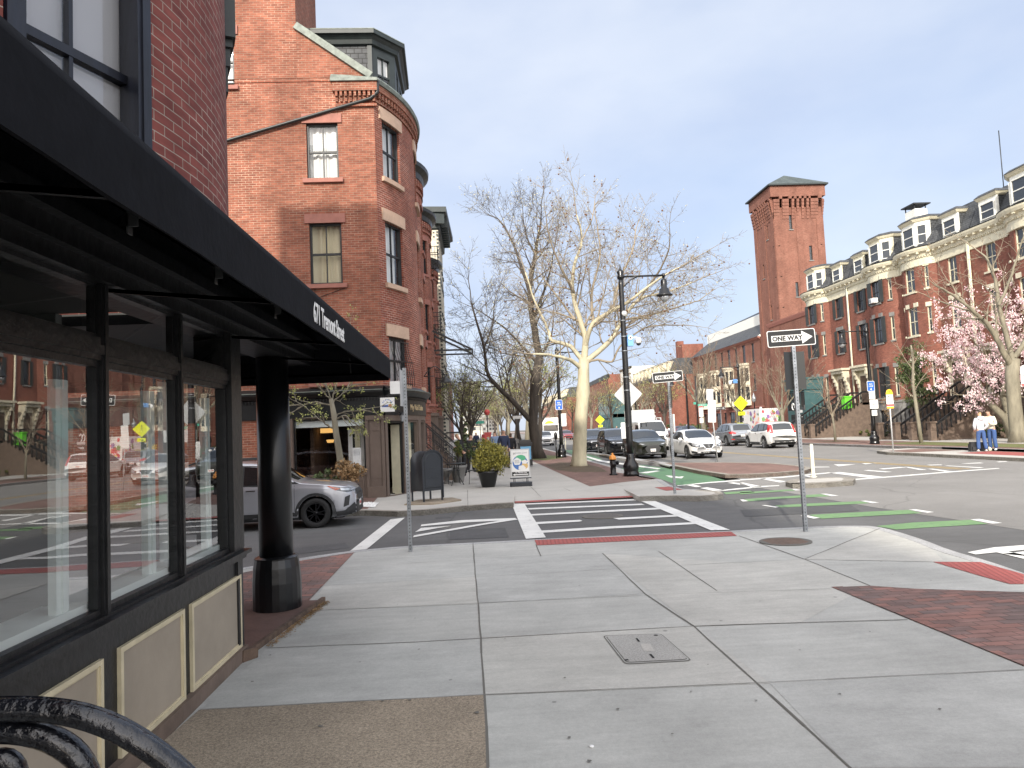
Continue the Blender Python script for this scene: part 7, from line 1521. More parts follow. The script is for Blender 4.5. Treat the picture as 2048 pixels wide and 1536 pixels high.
L2=lamp('street_lamp','second black street lamp with a blue sign left of the pale plane tree',5.19,42.6,6.5,1.55); lane_sign(L2,-.05,-.14,3.10); board('white_sign',rrect(.3,.75,.03),-.13,.004,'signwhite',L2,Matrix.Translation((.2,0,2.2)))
L3=lamp('street_lamp','black street lamp with stacked signs on the right verge',23.2,40.9,6.9,1.50,-1); lane_sign(L3,-.05,-.14,3.35,.40,.55); board('white_sign',rrect(.36,.45,.02),-.14,.004,'signwhite',L3,Matrix.Translation((-.02,0,2.82))); board('parking_sign',rrect(.50,.52,.02),-.15,.004,'signwhite',L3,Matrix.Translation((.05,0,2.30))); board('small_sign',rrect(.32,.32,.02),-.15,.004,'signwhite',L3,Matrix.Translation((.04,0,1.80)))
text_mesh('NO STOPPING',.06,M['signred'],extrude=.001,bold=.002,name='sign_text',parent=L3,M=Matrix.Translation((.05,-.155,2.47))@TXM); text_mesh('BUS',.1,M['signred'],extrude=.001,bold=.002,name='sign_text',parent=L3,M=Matrix.Translation((.05,-.155,2.3))@TXM); text_mesh('TOW ZONE',.06,M['signred'],extrude=.001,bold=.002,name='sign_text',parent=L3,M=Matrix.Translation((.05,-.155,2.15))@TXM)
L4=lamp('street_lamp','black street lamp carrying the yellow crossing sign and a camera far right',23.0,61.,6.6,1.5,-1)
def ped(t,x,y,z,s=.46):
    o=board('crossing_sign',[(0,-s*1.4),(s*1.4,0),(0,s*1.4),(-s*1.4,0)],y,.004,'signyellow',t,Matrix.Translation((x,0,z))); b=MB(); b.M=Matrix.Translation((x,y-.004,z)); k=s
    b.bar((0,0,.35*k),(.0,0,-.05*k),.16*k,.004); b.lathe([(0,0),(.001,0)],n=3); 
    c=[(.02*k+.1*k*math.cos(a),0,.55*k+.1*k*math.sin(a)) for a in [i*.7 for i in range(9)]]; b.face(c); b.bar((0,0,-.02*k),(-.25*k,0,-.55*k),.11*k,.004); b.bar((0,0,-.02*k),(.2*k,0,-.3*k),.11*k,.004); b.bar((.2*k,0,-.3*k),(.28*k,0,-.62*k),.1*k,.004); b.bar((0,0,.28*k),(.26*k,0,.02*k),.07*k,.004); b.bar((0,0,.28*k),(-.24*k,0,.05*k),.07*k,.004); b.build('walking_figure',M['signblack'],o)
    o=board('arrow_plate',rrect(.6,.3,.03),y,.004,'signyellow',t,Matrix.Translation((x+.02,0,z-s*1.4-.22))); b=MB(); b.M=Matrix.Translation((x,y-.004,z-s*1.4-.22)); b.bar((.16,0,.08),(-.05,0,-.03),.05,.004); b.face([(-.16,0,-.09),(.04,0,-.09),(-.09,0,.07)]); b.build('arrow',M['signblack'],o)
ped(L4,.0,-.16,3.15); b=MB(); b.box(-.5,-.15,-.1,.1,4.9,5.25); b.build('camera_box',pm('blue_box2',(.10,.25,.55),.5),L4); b=MB(); b.lathe([(0,.15),(.12,.12),(.14,-.05),(.1,-.18),(0,-.22)],c=(-.75,0,5.0),n=10); b.bar((-.75,0,5.15),(0,0,5.15),.05); b.build('dome_camera',M['white'],L4)
t=thing('crossing_sign_post','far yellow pedestrian crossing sign on a post before the glazed shop','sign post',(17.9,101,0)); b=MB(); b.tube([(0,0,0),(0,0,3.2)],.05,6); b.build('post',M['galv'],t); ped(t,0,-.07,2.75)
lamp('street_lamp','far street lamp in the middle distance beside the street name sign',22.6,75,6.8,1.5,-1); lamp('street_lamp','distant street lamp left of the mansard corner building',22.4,98,6.8,1.5,-1); lamp('street_lamp','third street lamp of the left pavement far behind the dark tree',5.4,63,6.8,1.5); lamp('street_lamp','fourth street lamp of the left pavement in the distance',5.6,88,6.8,1.5)
# white parking sign on the island, delineators
t=thing('parking_sign_post','white parking restriction signs on a leaning post on the brick island','sign post',(10.42,30.66,SW)); b=MB(); b.tube([(0,0,-.02),(-.17,0,3.05)],.028,8); b.build('post',M['alum'],t)
board('upper_plate',rrect(.30,.48,.02),.0,.004,'alum',t,Matrix.Translation((-.18,-.04,2.88))@Matrix.Rotation(R(3),4,'Y')); board('lower_plate',rrect(.34,.95,.02),.0,.004,'signwhite',t,Matrix.Translation((-.13,-.04,2.16))@Matrix.Rotation(R(3),4,'Y'),back='signwhite')
def delin(label,x,y,z,h=1.05):
    t=thing('delineator_post',label,'bollard',(x,y,z),0,'white flexible lane posts'); b=MB(); b.lathe([(.10,0),(.10,.02),(.05,.04),(.045,h-.02),(.03,h)],n=14); b.build('post',M['cream_paint'],t); b=MB(); b.lathe([(.047,h-.30),(.047,h-.18)],n=14,caps=False); b.lathe([(.047,h-.14),(.047,h-.04)],n=14,caps=False); b.build('reflective_band',M['signwhite'],t)
delin('white flexible post standing on the small concrete island',9.74,20.5,SW,.95); delin('white flexible post far off between the lamp and the plane trunk',7.9,62,0); delin('small white lane post beside the distant white car',9.2,74,0); delin('white lane post in front of the far traffic',10.3,86,0)
# bus stop signs
t=thing('bus_stop_sign','yellow topped bus stop sign on a grey pole at the platform end','bus stop sign',(18.75,31.6,SW)); b=MB(); b.tube([(0,0,-.02),(0,0,2.7)],.032,8); b.build('pole',M['alum'],t); w=.32
z0=1.95; o=board('sign_board',[(-w/2,z0),(w/2,z0),(w/2,z0+.70),(w*.35,z0+.82),(0,z0+.87),(-w*.35,z0+.82),(-w/2,z0+.70)],-.04,.004,'signwhite',t); board('yellow_top',[(-w/2,z0+.62),(w/2,z0+.62),(w/2,z0+.70),(w*.35,z0+.82),(0,z0+.87),(-w*.35,z0+.82),(-w/2,z0+.70)],-.042,.001,'amber',o); board('red_band',[(-w/2,z0+.10),(w/2,z0+.10),(w/2,z0+.19),(-w/2,z0+.19)],-.042,.001,'signred',o); board('orange_band',[(-w/2,z0),(w/2,z0),(w/2,z0+.08),(-w/2,z0+.08)],-.042,.001,'amber',o); text_mesh('T',.14,M['signblack'],extrude=.001,bold=.002,name='sign_text',parent=o,M=Matrix.Translation((0,-.045,z0+.74))@TXM); text_mesh('43',.10,M['signblack'],extrude=.001,bold=.003,name='sign_text',parent=o,M=Matrix.Translation((-.04,-.045,z0+.54))@TXM)
p=AYp(2041,730,26.6); t=thing('bus_stop_sign','tall white bus stop sign with no parking symbol at the right edge','bus stop sign',(p.x+.12,26.6,SW)); b=MB(); b.box(-.03,.03,-.03,.03,-.02,2.9); b.build('pole',M['darkmetal'],t); w=.36; z0=AYp(2041,773,26.6).z-SW; h=p.z-SW-z0
o=board('sign_board',[(-w/2,z0),(w/2,z0),(w/2,z0+h-.15),(w*.32,z0+h-.04),(0,z0+h),(-w*.32,z0+h-.04),(-w/2,z0+h-.15)],-.04,.004,'signwhite',t); board('red_band',[(-w/2+.01,z0+.01),(w/2-.01,z0+.01),(w/2-.01,z0+.10),(-w/2+.01,z0+.10)],-.042,.001,'signred',o)
def ring(cx,z,r,wd,mat,par,y=-.045):
    b=MB(); n=20
    for i in range(n): a,c=2*math.pi*i/n,2*math.pi*(i+1)/n; b.face([(cx+r*math.cos(a),y,z+r*math.sin(a)),(cx+r*math.cos(c),y,z+r*math.sin(c)),(cx+(r-wd)*math.cos(c),y,z+(r-wd)*math.sin(c)),(cx+(r-wd)*math.cos(a),y,z+(r-wd)*math.sin(a))])
    return b.build('ring_symbol',M[mat],par)
ring(0,z0+h-.13,.075,.012,'signblack',o); text_mesh('T',.11,M['signblack'],extrude=.001,bold=.001,name='sign_text',parent=o,M=Matrix.Translation((0,-.045,z0+h-.135))@TXM); ring(0,z0+.22,.085,.015,'signred',o); text_mesh('P',.12,M['signblack'],extrude=.001,bold=.002,name='sign_text',parent=o,M=Matrix.Translation((0,-.044,z0+.215))@TXM); b=MB(); b.bar((-.055,-.047,z0+.275),(.055,-.047,z0+.165),.014,.003); b.build('slash',M['signred'],o)
b=MB(); b.box(-.06,.06,-.046,-.044,z0+.37,z0+.47); b.box(-.075,.075,-.046,-.044,z0+.40,z0+.43); b.build('bus_symbol',M['signblack'],o)
# street name blades and small signs far right
t=thing('street_name_post','black post with green street name blades before the hall','sign post',(21.9,69.5,SW)); b=MB(); b.tube([(0,0,0),(0,0,6.2)],.06,8); b.build('post',M['black'],t); o=board('street_name_blade',rrect(.95,.24,.02),-.08,.01,'streetgreen',t,Matrix.Translation((.55,0,3.35)),back='streetgreen'); text_mesh('W NEWTON ST',.12,M['signwhite'],extrude=.001,bold=.001,sx=.8,name='blade_text',parent=o,M=Matrix.Translation((.55,-.085,3.35))@TXM); board('street_name_blade',rrect(.25,.24,.02),-.08,.01,'streetgreen',t,Matrix.Translation((-.22,0,3.55)),back='streetgreen')
t=thing('one_way_post','small distant one way sign on a post before the hall tree','sign post',(23.0,66,SW)); b=MB(); b.box(-.03,.03,-.03,.03,0,3.0); b.build('post',M['galv'],t); one_way(t,0,-.04,2.9,.9,.3)
t=thing('parking_sign_post','white and red parking signs on a post before the hedge','sign post',(21.3,66.5,SW)); b=MB(); b.tube([(0,0,0),(0,0,3.2)],.03,6); b.build('post',M['galv'],t); board('upper_sign',rrect(.4,1.0,.02),-.04,.004,'signwhite',t,Matrix.Translation((0,0,2.7))); board('lower_sign',rrect(.35,.45,.02),-.04,.004,'signwhite',t,Matrix.Translation((0,0,1.85))); board('red_band',[(-.19,3.05),(.19,3.05),(.19,3.19),(-.19,3.19)],-.045,.001,'signred',t)
t=thing('meter_post','white signed parking meter post beside the yellow forsythia','sign post',(27.6,68,SW)); b=MB(); b.tube([(0,0,0),(0,0,2.9)],.03,6); b.build('post',M['galv'],t); board('tall_notice',rrect(.22,1.2,.02),-.04,.004,'signwhite',t,Matrix.Translation((0,0,2.3)))
def acorn(label,x,y):
    t=thing('globe_lamp',label,'street lamp',(x,y,SW)); b=MB(); b.lathe([(.15,0),(.15,.4),(.07,.5),(.05,3.4),(.1,3.5)],n=10); b.build('post',M['black'],t); b=MB(); b.lathe([(.1,3.5),(.22,3.65),(.22,3.95),(.08,4.2),(.03,4.4),(0,4.45)],n=12); b.build('globe',M['headlamp'],t)
acorn('short globe lamp on a black post between hall and forsythia',28.6,72); acorn('short globe lamp before the link wing',30.2,66)
# hydrant
t=thing('fire_hydrant','black fire hydrant with orange bonnet on the brick verge','fire hydrant',(4.89,25.44,SW)); b=MB(); b.lathe([(.15,0),(.15,.04),(.10,.06),(.10,.42),(.115,.43),(.115,.47),(.10,.48),(.10,.54)],n=20); b.build('barrel',M['black'],t); b=MB(); b.lathe([(.125,.54),(.125,.57),(.10,.66),(.05,.71),(.03,.72),(.03,.77),(0,.78)],n=20); b.build('bonnet',M['orangecap'],t); b=MB(); b.M=Matrix.Translation((0,0,.42))@Matrix.Rotation(R(90),4,'Y'); b.lathe([(.06,.08),(.06,.15),(.075,.15),(.075,.20),(.03,.20),(.03,.22)],n=12); b.build('hose_outlet',M['black'],t); b=MB(); b.M=Matrix.Translation((0,0,.38))@Matrix.Rotation(R(90),4,'X'); b.lathe([(.075,.08),(.075,.14),(.09,.14),(.09,.18),(0,.18)],n=12); b.build('front_outlet',M['black'],t)
# sandwich board sign
t=thing('pavement_sign','white framed pavement poster sign on a dark water filled base','pavement sign',(1.43,22.5,SW),R(-3)); b=MB(); b.box(-.34,.34,-.20,.20,0,.02); b.prism([(-.34,-.18),(-.30,-.22),(.30,-.22),(.34,-.18),(.34,.18),(.30,.22),(-.30,.22),(-.34,.18)],.02,.12); b.build('base',M['mailbox'],t)
b=MB()
for x in (-.22,-.18,.18,.22): b.bar((x,0,.12),(x,0,.24),.02)
b.box(-.33,.33,-.03,.03,.23,.26); b.build('springs',M['mailbox'],t)
b=MB(); b.box(-.30,.30,-.02,.02,.26,1.14); fr=b.build('frame',M['alum'],t); b=MB(); b.box(-.265,.265,-.026,-.02,.295,1.10); po=b.build('poster',M['signwhite'],fr)
def blob(cx,cz,rx,rz,mat,y=-.027,n=16,wob=0,par=None,sd=0,name='poster_shape'):
    g=random.Random(sd); b=MB(); pts=[]
    for i in range(n): a=2*math.pi*i/n; k=1+wob*math.sin(5*a+sd); pts.append((cx+rx*k*math.cos(a),y,cz+rz*k*math.sin(a)))
    b.face(pts); return b.build(name,M[mat] if isinstance(mat,str) else mat,par or po)
pb=pm('poster_blue',(.06,.16,.42),.5); pg=pm('poster_green',(.08,.38,.2),.5); py=pm('poster_ochre',(.62,.42,.16),.5)
blob(0,.72,.235,.23,pb); blob(.02,.86,.16,.10,pg,-.0275); blob(.14,.62,.10,.10,py,-.0275); blob(-.09,.76,.12,.11,'signwhite',-.028,24,.08); blob(.14,.74,.09,.06,'signwhite',-.028,24,.1,sd=1); blob(.05,.56,.11,.08,'signwhite',-.0285,24,.1,sd=2)
text_mesh('H',.10,M['signblack'],extrude=.0005,name='poster_text',parent=po,M=Matrix.Translation((-.17,-.028,1.0))@TXM); text_mesh('hidden jewel',.07,M['galv'],extrude=.0005,name='poster_text',parent=po,M=Matrix.Translation((.05,-.028,1.02))@TXM)
for i in range(4): 
    b=MB(); b.box(-.17,-.02,-.0292,-.029,.71+i*.028,.717+i*.028); b.build('poster_line',M['mailbox'],po)
b=MB(); b.box(-.262,.262,-.0285,-.027,.31,.44); b.build('poster_footer',M['signblack'],po); text_mesh('41 Pembroke',.065,M['signwhite'],extrude=.0005,bold=.001,name='poster_text',parent=po,M=Matrix.Translation((.02,-.030,.415))@TXM); b=MB(); b.face([(-.24,-.0295,.355),(-.17,-.0295,.39),(-.17,-.0295,.37),(.24,-.0295,.37),(.24,-.0295,.34),(-.17,-.0295,.34),(-.17,-.0295,.32)]); b.build('poster_arrow',M['signwhite'],po)
# mailbox
t=thing('mailbox','dark blue grey relay mailbox with rounded top at the far kerb','mailbox',(-1.22,18.75,SW),R(38)); w,dp=.60,.56; z0,z1=.30,1.02
def archp(w,z0,z1,n=14): return [(-w/2,z0),(w/2,z0),(w/2,z1)]+[(w/2*math.cos(math.pi*i/n),z1+w/2*math.sin(math.pi*i/n)*.92) for i in range(1,n)]+[(-w/2,z1)]
b=MB(); P_=archp(w,z0,z1); n=len(P_); f=[b.P((x,-dp/2,z)) for x,z in P_]; k=[b.P((x,dp/2,z)) for x,z in P_]; b.fi(f); b.fi(k[::-1])
for i in range(n): b.fi([f[i],k[i],k[(i+1)%n],f[(i+1)%n]][::-1],0,None,i>=2)
b.build('box',M['mailbox'],t); b=MB(); Q=archp(w-.13,z0+.08,z1); Q2=archp(w-.10,z0+.065,z1)
f=[b.P((x,-dp/2-.012,z)) for x,z in Q]; b.fi(f); kk=[b.P((x,-dp/2,z)) for x,z in Q2]
for i in range(len(Q)): b.fi([f[i],f[(i+1)%len(Q)],kk[(i+1)%len(Q)],kk[i]][::-1])
for z in (.62,.86): b.box(-.2,.2,-dp/2-.02,-dp/2-.01,z,z+.02)
b.build('door_panel',M['mailbox'],t)
b=MB(); Q=archp(w+.03,z0,z1)
for i in range(2,len(Q)): 
    p=Q[i];q=Q[(i+1)%len(Q)]
    if i<len(Q)-1: b.bar((p[0],-dp/2-.004,p[1]),(q[0],-dp/2-.004,q[1]),.03,.03)
b.bar((w/2,-dp/2,z1),(w/2,-dp/2,.1),.035); b.bar((-w/2,-dp/2,z1),(-w/2,-dp/2,.1),.035); b.build('edge_trim',M['mailbox'],t)
for sx in (-1,1):
    for sy in (-1,1): b=MB(); b.box(sx*(w/2-.02)-.018,sx*(w/2-.02)+.018,sy*(dp/2-.02)-.018,sy*(dp/2-.02)+.018,0,z0+.01); b.box(sx*(w/2-.02)-.05,sx*(w/2-.02)+.05,sy*(dp/2-.02)-.03,sy*(dp/2-.02)+.03,0,.012); b.build('leg',M['mailbox'],t)
slab('mailbox_pad',[(-1.75,18.15),(-1.0,17.95),(-.35,18.6),(-.6,19.35),(-1.5,19.2)],SW+.035,'aggregate',zb=SW)
# hanging shop signs by the nail shop
t=thing('hanging_sign','small square white hanging sign with blue and red figures above the nail shop door','sign',(-2.35,20.5,2.72)); board('panel',rrect(.40,.40,.01),-.02,.03,'signwhite',t,back='signwhite'); b=MB(); b.bar((.0,0,.25),(.0,.4,.25),.02); b.bar((-.15,0,.2),(-.15,0,.25),.01); b.bar((.15,0,.2),(.15,0,.25),.01); b.bar((-.2,0,.25),(.2,0,.25),.02); b.build('bracket',M['iron'],t)
b=MB()
for i in range(7): a=R(20+23*i); b.face([(.13*math.cos(a)+.015*math.cos(k_),-.022,.02+.12*math.sin(a)+.015*math.sin(k_)) for k_ in [j*1.05 for j in range(6)]])
b.build('picture_dots',M['signblue'],t); b=MB(); b.face([(-.15,-.022,-.06),(.02,-.022,-.07),(.02,-.022,.0),(-.15,-.022,-.01)]); b.build('picture_blue',M['signblue'],t); b=MB(); b.face([(.03,-.022,-.07),(.12,-.022,-.06),(.12,-.022,.02),(.03,-.022,.0)]); b.build('picture_red',M['signred'],t)
t=thing('hanging_sign','plain white narrow hanging sign just above the square one','sign',(-2.12,20.6,3.2)); board('panel',rrect(.30,.36,.01),-.02,.02,'signwhite',t,back='signwhite'); b=MB(); b.bar((0,0,.2),(0,.3,.2),.02); b.build('bracket',M['iron'],t)
# awning frame over the footway
t=thing('awning_frame','folded black triangular awning frame sticking out of the left houses','awning frame',(-2.1,36,6)); b=MB(); A0=AYp(865,662,36)-Vector((-2.1,36,6)); B0=AYp(945,699,36)-Vector((-2.1,36,6)); C0=AYp(868,701,36)-Vector((-2.1,36,6)); b.bar(A0,B0,.09); b.bar(C0,B0,.08); b.bar(A0+Vector((0,2,0)),B0+Vector((0,2,0)),.09); b.bar(C0+Vector((0,2,0)),B0+Vector((0,2,0)),.08); b.bar(B0,B0+Vector((0,2,0)),.06); b.build('frame',M['iron'],t)
# stoop railings, cafe table, chairs
def rail_stoop(label,y):
    t=thing('iron_stoop',label,'stoop',(-2.3,y,SW)); mb=MB()
    for i in range(9): mb.box(-.2,1.7-i*.2,-.8,.8,i*.19,(i+1)*.19)
    mb.build('steps',M['brownstone'],t)
    for sy in (-.85,.85):
        mb=MB(); a=Vector((1.75,sy,.95)); c=Vector((-.1,sy,2.7)); mb.bar(a,c,.05,.04); mb.bar(a-Vector((0,0,.75)),c-Vector((0,0,.75)),.03,.03); mb.tube([(1.78,sy,0),(1.78,sy,1.1)],.04,8)
        for i in range(14): p=a.lerp(c,(i+.5)/14); mb.bar(p,p-Vector((0,0,.8)),.018); mb.tube([p+Vector((.05*math.cos(k*1.2),0,-.4+.07*math.sin(k*1.2))) for k in range(6)],.009,4)
        mb.build('railing',M['iron'],t)
rail_stoop('black railed brownstone stoop just beyond the nail shop',27.6); rail_stoop('second black railed stoop behind the outdoor table',34.6)
t=thing('cafe_table','round dark iron cafe table on the pavement behind the mailbox','table',(-.62,24.2,SW)); b=MB(); b.lathe([(.33,.70),(.34,.72),(.33,.73),(0,.73)],n=24); b.build('table_top',M['darkmetal'],t)
for k in range(3): b=MB(); a=2.1*k; b.tube([(.05*math.cos(a),.05*math.sin(a),.7),(.08*math.cos(a),.08*math.sin(a),.35),(.27*math.cos(a),.27*math.sin(a),0)],.014,6); b.build('leg',M['darkmetal'],t)
def cafe_chair(label,x,y,rz):
    t=thing('cafe_chair',label,'chair',(x,y,SW),rz,'iron cafe chairs'); b=MB(); b.box(-.2,.2,-.2,.2,.44,.46)
    b.build('seat',M['darkmetal'],t); b=MB(); b.tube([(-.19,.19,.45),(-.19,.24,.8),(-.1,.26,.92),(.1,.26,.92),(.19,.24,.8),(.19,.19,.45)],.014,6)
    for i in range(5): b.bar((-.12+i*.06,.2,.46),(-.12+i*.06,.255,.9),.012)
    b.build('backrest',M['darkmetal'],t)
    for sx in (-1,1):
        for sy in (-1,1): b=MB(); b.bar((sx*.17,sy*.17,.45),(sx*.2,sy*.2,0),.02); b.build('leg',M['darkmetal'],t)
cafe_chair('iron cafe chair left of the round table',-1.25,23.9,R(80)); cafe_chair('iron cafe chair right of the round table',.02,24.5,R(-90)); cafe_chair('iron cafe chair behind the round table by the stoop rail',-.7,25.0,R(5))
t=thing('garden_urn','small grey stone urn on the pavement under the cafe table','urn',(-.95,25.3,SW)); b=MB(); b.lathe([(.14,0),(.14,.05),(.06,.1),(.07,.2),(.2,.4),(.22,.52),(.18,.52)],n=14); b.build('bowl',M['greystone'],t)
# fire alarm pedestal, bins, boxes
Y=39.; x=AYp(975,850,Y).x; t=thing('fire_alarm_post','red fire alarm box on a post with a red globe on top','alarm box',(x,Y,SW)); b=MB(); b.lathe([(.16,0),(.13,.3),(.12,1.0)],n=10); b.build('pedestal',M['signred'],t); b=MB(); b.box(-.17,.17,-.14,.14,1.0,1.6); b.prism([(-.19,-.16),(.19,-.16),(.19,.16),(-.19,.16)],1.6,1.68); b.box(-.06,.06,-.15,-.14,1.25,1.42,1); b.build('alarm_box',[M['signred'],M['signwhite']],t); b=MB(); b.tube([(0,0,1.68),(0,0,2.6)],.035,6); b.build('stem',M['darkmetal'],t); b=MB(); b.lathe([(0,-.17),(.1,-.14),(.17,0),(.1,.14),(0,.17)],c=(0,0,2.75),n=14); b.build('globe',M['signred'],t)
Y=34.; x=AYp(1050,890,Y).x; t=thing('litter_bin','black litter bin with a pale blue panel left of the dark tree','bin',(x,Y,SW)); b=MB(); b.box(-.3,.3,-.28,.28,.05,1.05); b.prism([(-.33,-.3),(.33,-.3),(.33,.3),(-.33,.3)],1.05,1.12); b.box(-.26,.26,-.24,.24,1.12,1.25); b.build('body',M['plastic'],t); b=MB(); b.box(-.24,.24,-.286,-.28,.35,.95); b.build('panel',pm('bin_blue',(.16,.42,.66),.5),t)
Y=38; x=AYp(1030,880,Y).x; t=thing('relay_mailbox','grey mailbox with rounded top farther along the left pavement','mailbox',(x,Y,SW)); b=MB(); P_=archp(.55,.25,1.05); f=[b.P((xx,-.25,z)) for xx,z in P_]; k=[b.P((xx,.25,z)) for xx,z in P_]; b.fi(f); b.fi(k[::-1])
for i in range(len(P_)): b.fi([f[i],k[i],k[(i+1)%len(P_)],f[(i+1)%len(P_)]][::-1],0,None,i>=2)
b.build('box',M['greystone'],t)
for sx in (-.24,.24):
    for sy in (-.22,.22): b=MB(); b.box(sx-.02,sx+.02,sy-.02,sy+.02,0,.26); b.build('leg',M['greystone'],t)
t=thing('parking_kiosk','slim black parking meter beside the second street lamp','parking meter',(4.75,41.5,SW)); b=MB(); b.tube([(0,0,0),(0,0,1.1)],.04,8); b.build('post',M['black'],t); b=MB(); b.lathe([(.06,1.1),(.1,1.15),(.1,1.4),(.05,1.5),(0,1.52)],n=10); b.build('meter_head',M['black'],t)
p=AXp(1694,818,30.6); t=thing('lime_green_bin','bright lime green wheeled bin at the top of the first stoop','bin',tuple(p),R(-90)); b=MB(); b.prism([(-.28,-.28),(.28,-.28),(.30,.28),(-.30,.28)],0,.95); b.build('body',M['limegreen'],t); b=MB(); b.box(-.34,.34,-.34,.34,.95,1.05); b.build('lid',M['limegreen'],t)
t=thing('parking_meter','black parking meter in front of the flower truck','parking meter',(22.9,52.6,SW)); b=MB(); b.tube([(0,0,0),(0,0,1.1)],.05,8); b.build('post',M['black'],t); b=MB(); b.box(-.28,.28,-.08,.08,1.1,1.35); b.build('meter_head',M['black'],t)
# iron garden fence by the stoops
t=thing('iron_fence','low black iron garden fence between the stoops on the right','fence',(30.6,49.,SW)); b=MB()
for z in (.25,.95): b.bar((0,-1.3,z),(0,5.5,z),.04)
for i in range(34): b.bar((0,-1.3+i*.2,0),(0,-1.3+i*.2,1.08),.022)
b.build('railings',M['iron'],t)
# crossing name signs etc.: distant small signs on the left pavement
for k,(px,py,Y,w,h,lab) in enumerate(((1035,835,70,.9,.3,'distant one way sign over the left pavement'),(960,845,90,1.0,.35,'distant green street blade over the left pavement'))):
    p=AYp(px,py,Y); t=thing('distant_sign_post',lab,'sign post',(p.x,Y,SW)); b=MB(); b.tube([(0,0,0),(0,0,p.z)],.05,6); b.build('post',M['darkmetal'],t); board('sign_plate',rrect(w,h,.03),-.06,.01,'streetgreen' if k else 'signwhite',t,Matrix.Translation((0,0,p.z-.1)))
# iron bench arm in the near left corner
def bench():
    D=1.05; t=thing('iron_bench','black cast iron bench with scrolled arm at the near left corner','bench',(-1.1,.75,SW)); 
    def Q(px,py,Y): return AYp(px,py,Y)-Vector((-1.1,.75,SW))
    def sm(pts,n=3):
        q=[pts[0]]
        for i in range(len(pts)-1):
            p0=pts[max(i-1,0)];p1=pts[i];p2=pts[i+1];p3=pts[min(i+2,len(pts)-1)]
            for k in range(1,n+1): u=k/n; q.append(.5*((2*p1)+(p2-p0)*u+(2*p0-5*p1+4*p2-p3)*u*u+(3*p1-p0-3*p2+p3)*u**3))
        return q
    Y=1.12; arc=[(-260,1500),(-160,1450),(-60,1425),(40,1420),(130,1427),(210,1450),(280,1487),(345,1535),(400,1590),(440,1650),(470,1740)]
    b=MB(); pts=sm([Q(x,y,Y) for x,y in arc]); b.tube(pts,[.0165]*len(pts),14); b.tube([p+Vector((0,.012,.006)) for p in pts],[.010]*len(pts),8); b.build('arm_rail',M['black_cast'],t)
    b=MB(); pts=sm([Q(x,y,Y+.01) for x,y in ((-200,1530),(-100,1480),(0,1463),(80,1470),(140,1500),(175,1545),(190,1600),(180,1660))]); b.tube(pts,[.009+.010*math.sin(math.pi*min(1,i/(len(pts)-1))) for i in range(len(pts))],12)
    pts=sm([Q(x,y,Y+.01) for x,y in ((-60,1560),(-20,1525),(15,1520),(33,1545),(20,1580),(-20,1590))]); b.tube(pts,[.008,.012,.014]+[.016]*(len(pts)-6)+[.014,.012,.008],10); b.build('scroll',M['black_cast'],t)
    b=MB(); e=Q(470,1740,Y); b.tube([e,Vector((e.x+.01,e.y,.42)),Vector((e.x+.02,e.y,.02))],.017,10); e2=Q(-260,1500,Y); b.tube([e2,Vector((e2.x,e2.y,.02))],.017,10); b.build('leg',M['black_cast'],t)
    b=MB()
    for i in range(5): b.box(e2.x-.0+i*.105,e2.x+.085+i*.105,e2.y-1.25,e2.y+.02,.40,.43)
    b.build('seat',M['black_cast'],t)
    b=MB(); 
    for x in (e2.x+.02,e.x): b.tube([(x,e2.y-1.2,.0),(x,e2.y-1.2,.62)],.017,8)
    b.build('far_leg',M['black_cast'],t)
M['black_cast']=pm('cast_iron_enamel',(.006,.0065,.009),.22,nscale=9,namt=.5,bump=.55,bscale=34,coat=.4)
bench()
b=MB()
g=random.Random(2)
for i in range(160):
    P4=GP([(722,1014),(749,1016),(757,1006),(728,1005)],SW); u,v=g.random(),g.random(); x=(P4[0][0]*(1-u)+P4[1][0]*u)*(1-v)+(P4[3][0]*(1-u)+P4[2][0]*u)*v; y=(P4[0][1]*(1-u)+P4[1][1]*u)*(1-v)+(P4[3][1]*(1-u)+P4[2][1]*u)*v; r=g.uniform(.012,.03); b.lathe([(0,-r*.5),(r,0),(0,r*.6)],c=(x,y,SW+.015),n=5)
b.build('pebbles',M['white'],kind='stuff',label='white pebbles at the corner of the nail shop pavement')
# ---------------- people ----------------
def skin(name,J,E,mat,parent,sub=1):
    me=bpy.data.meshes.new(name); ks=list(J); me.from_pydata([J[k][0] for k in ks],[(ks.index(a),ks.index(b)) for a,b in E],[]); o=bpy.data.objects.new(name,me); sc.collection.objects.link(o)
    m=o.modifiers.new('s','SKIN'); 
    if not me.skin_vertices: 
        bm=bmesh.new(); bm.from_mesh(me); bm.verts.layers.skin.verify(); bm.to_mesh(me); bm.free()
    for i,k in enumerate(ks): r=J[k][1]; r=r if isinstance(r,tuple) else (r,r); me.skin_vertices[0].data[i].radius=r; me.skin_vertices[0].data[i].use_root=(i==0)
    m.use_smooth_shade=True; s2=o.modifiers.new('u','SUBSURF'); s2.levels=sub; s2.render_levels=sub
    bpy.context.view_layer.update(); nm=bpy.data.meshes.new_from_object(o.evaluated_get(bpy.context.evaluated_depsgraph_get())); bpy.data.objects.remove(o); nm.materials.clear(); nm.materials.append(mat); nm.name=name
    return link(name,nm,parent)
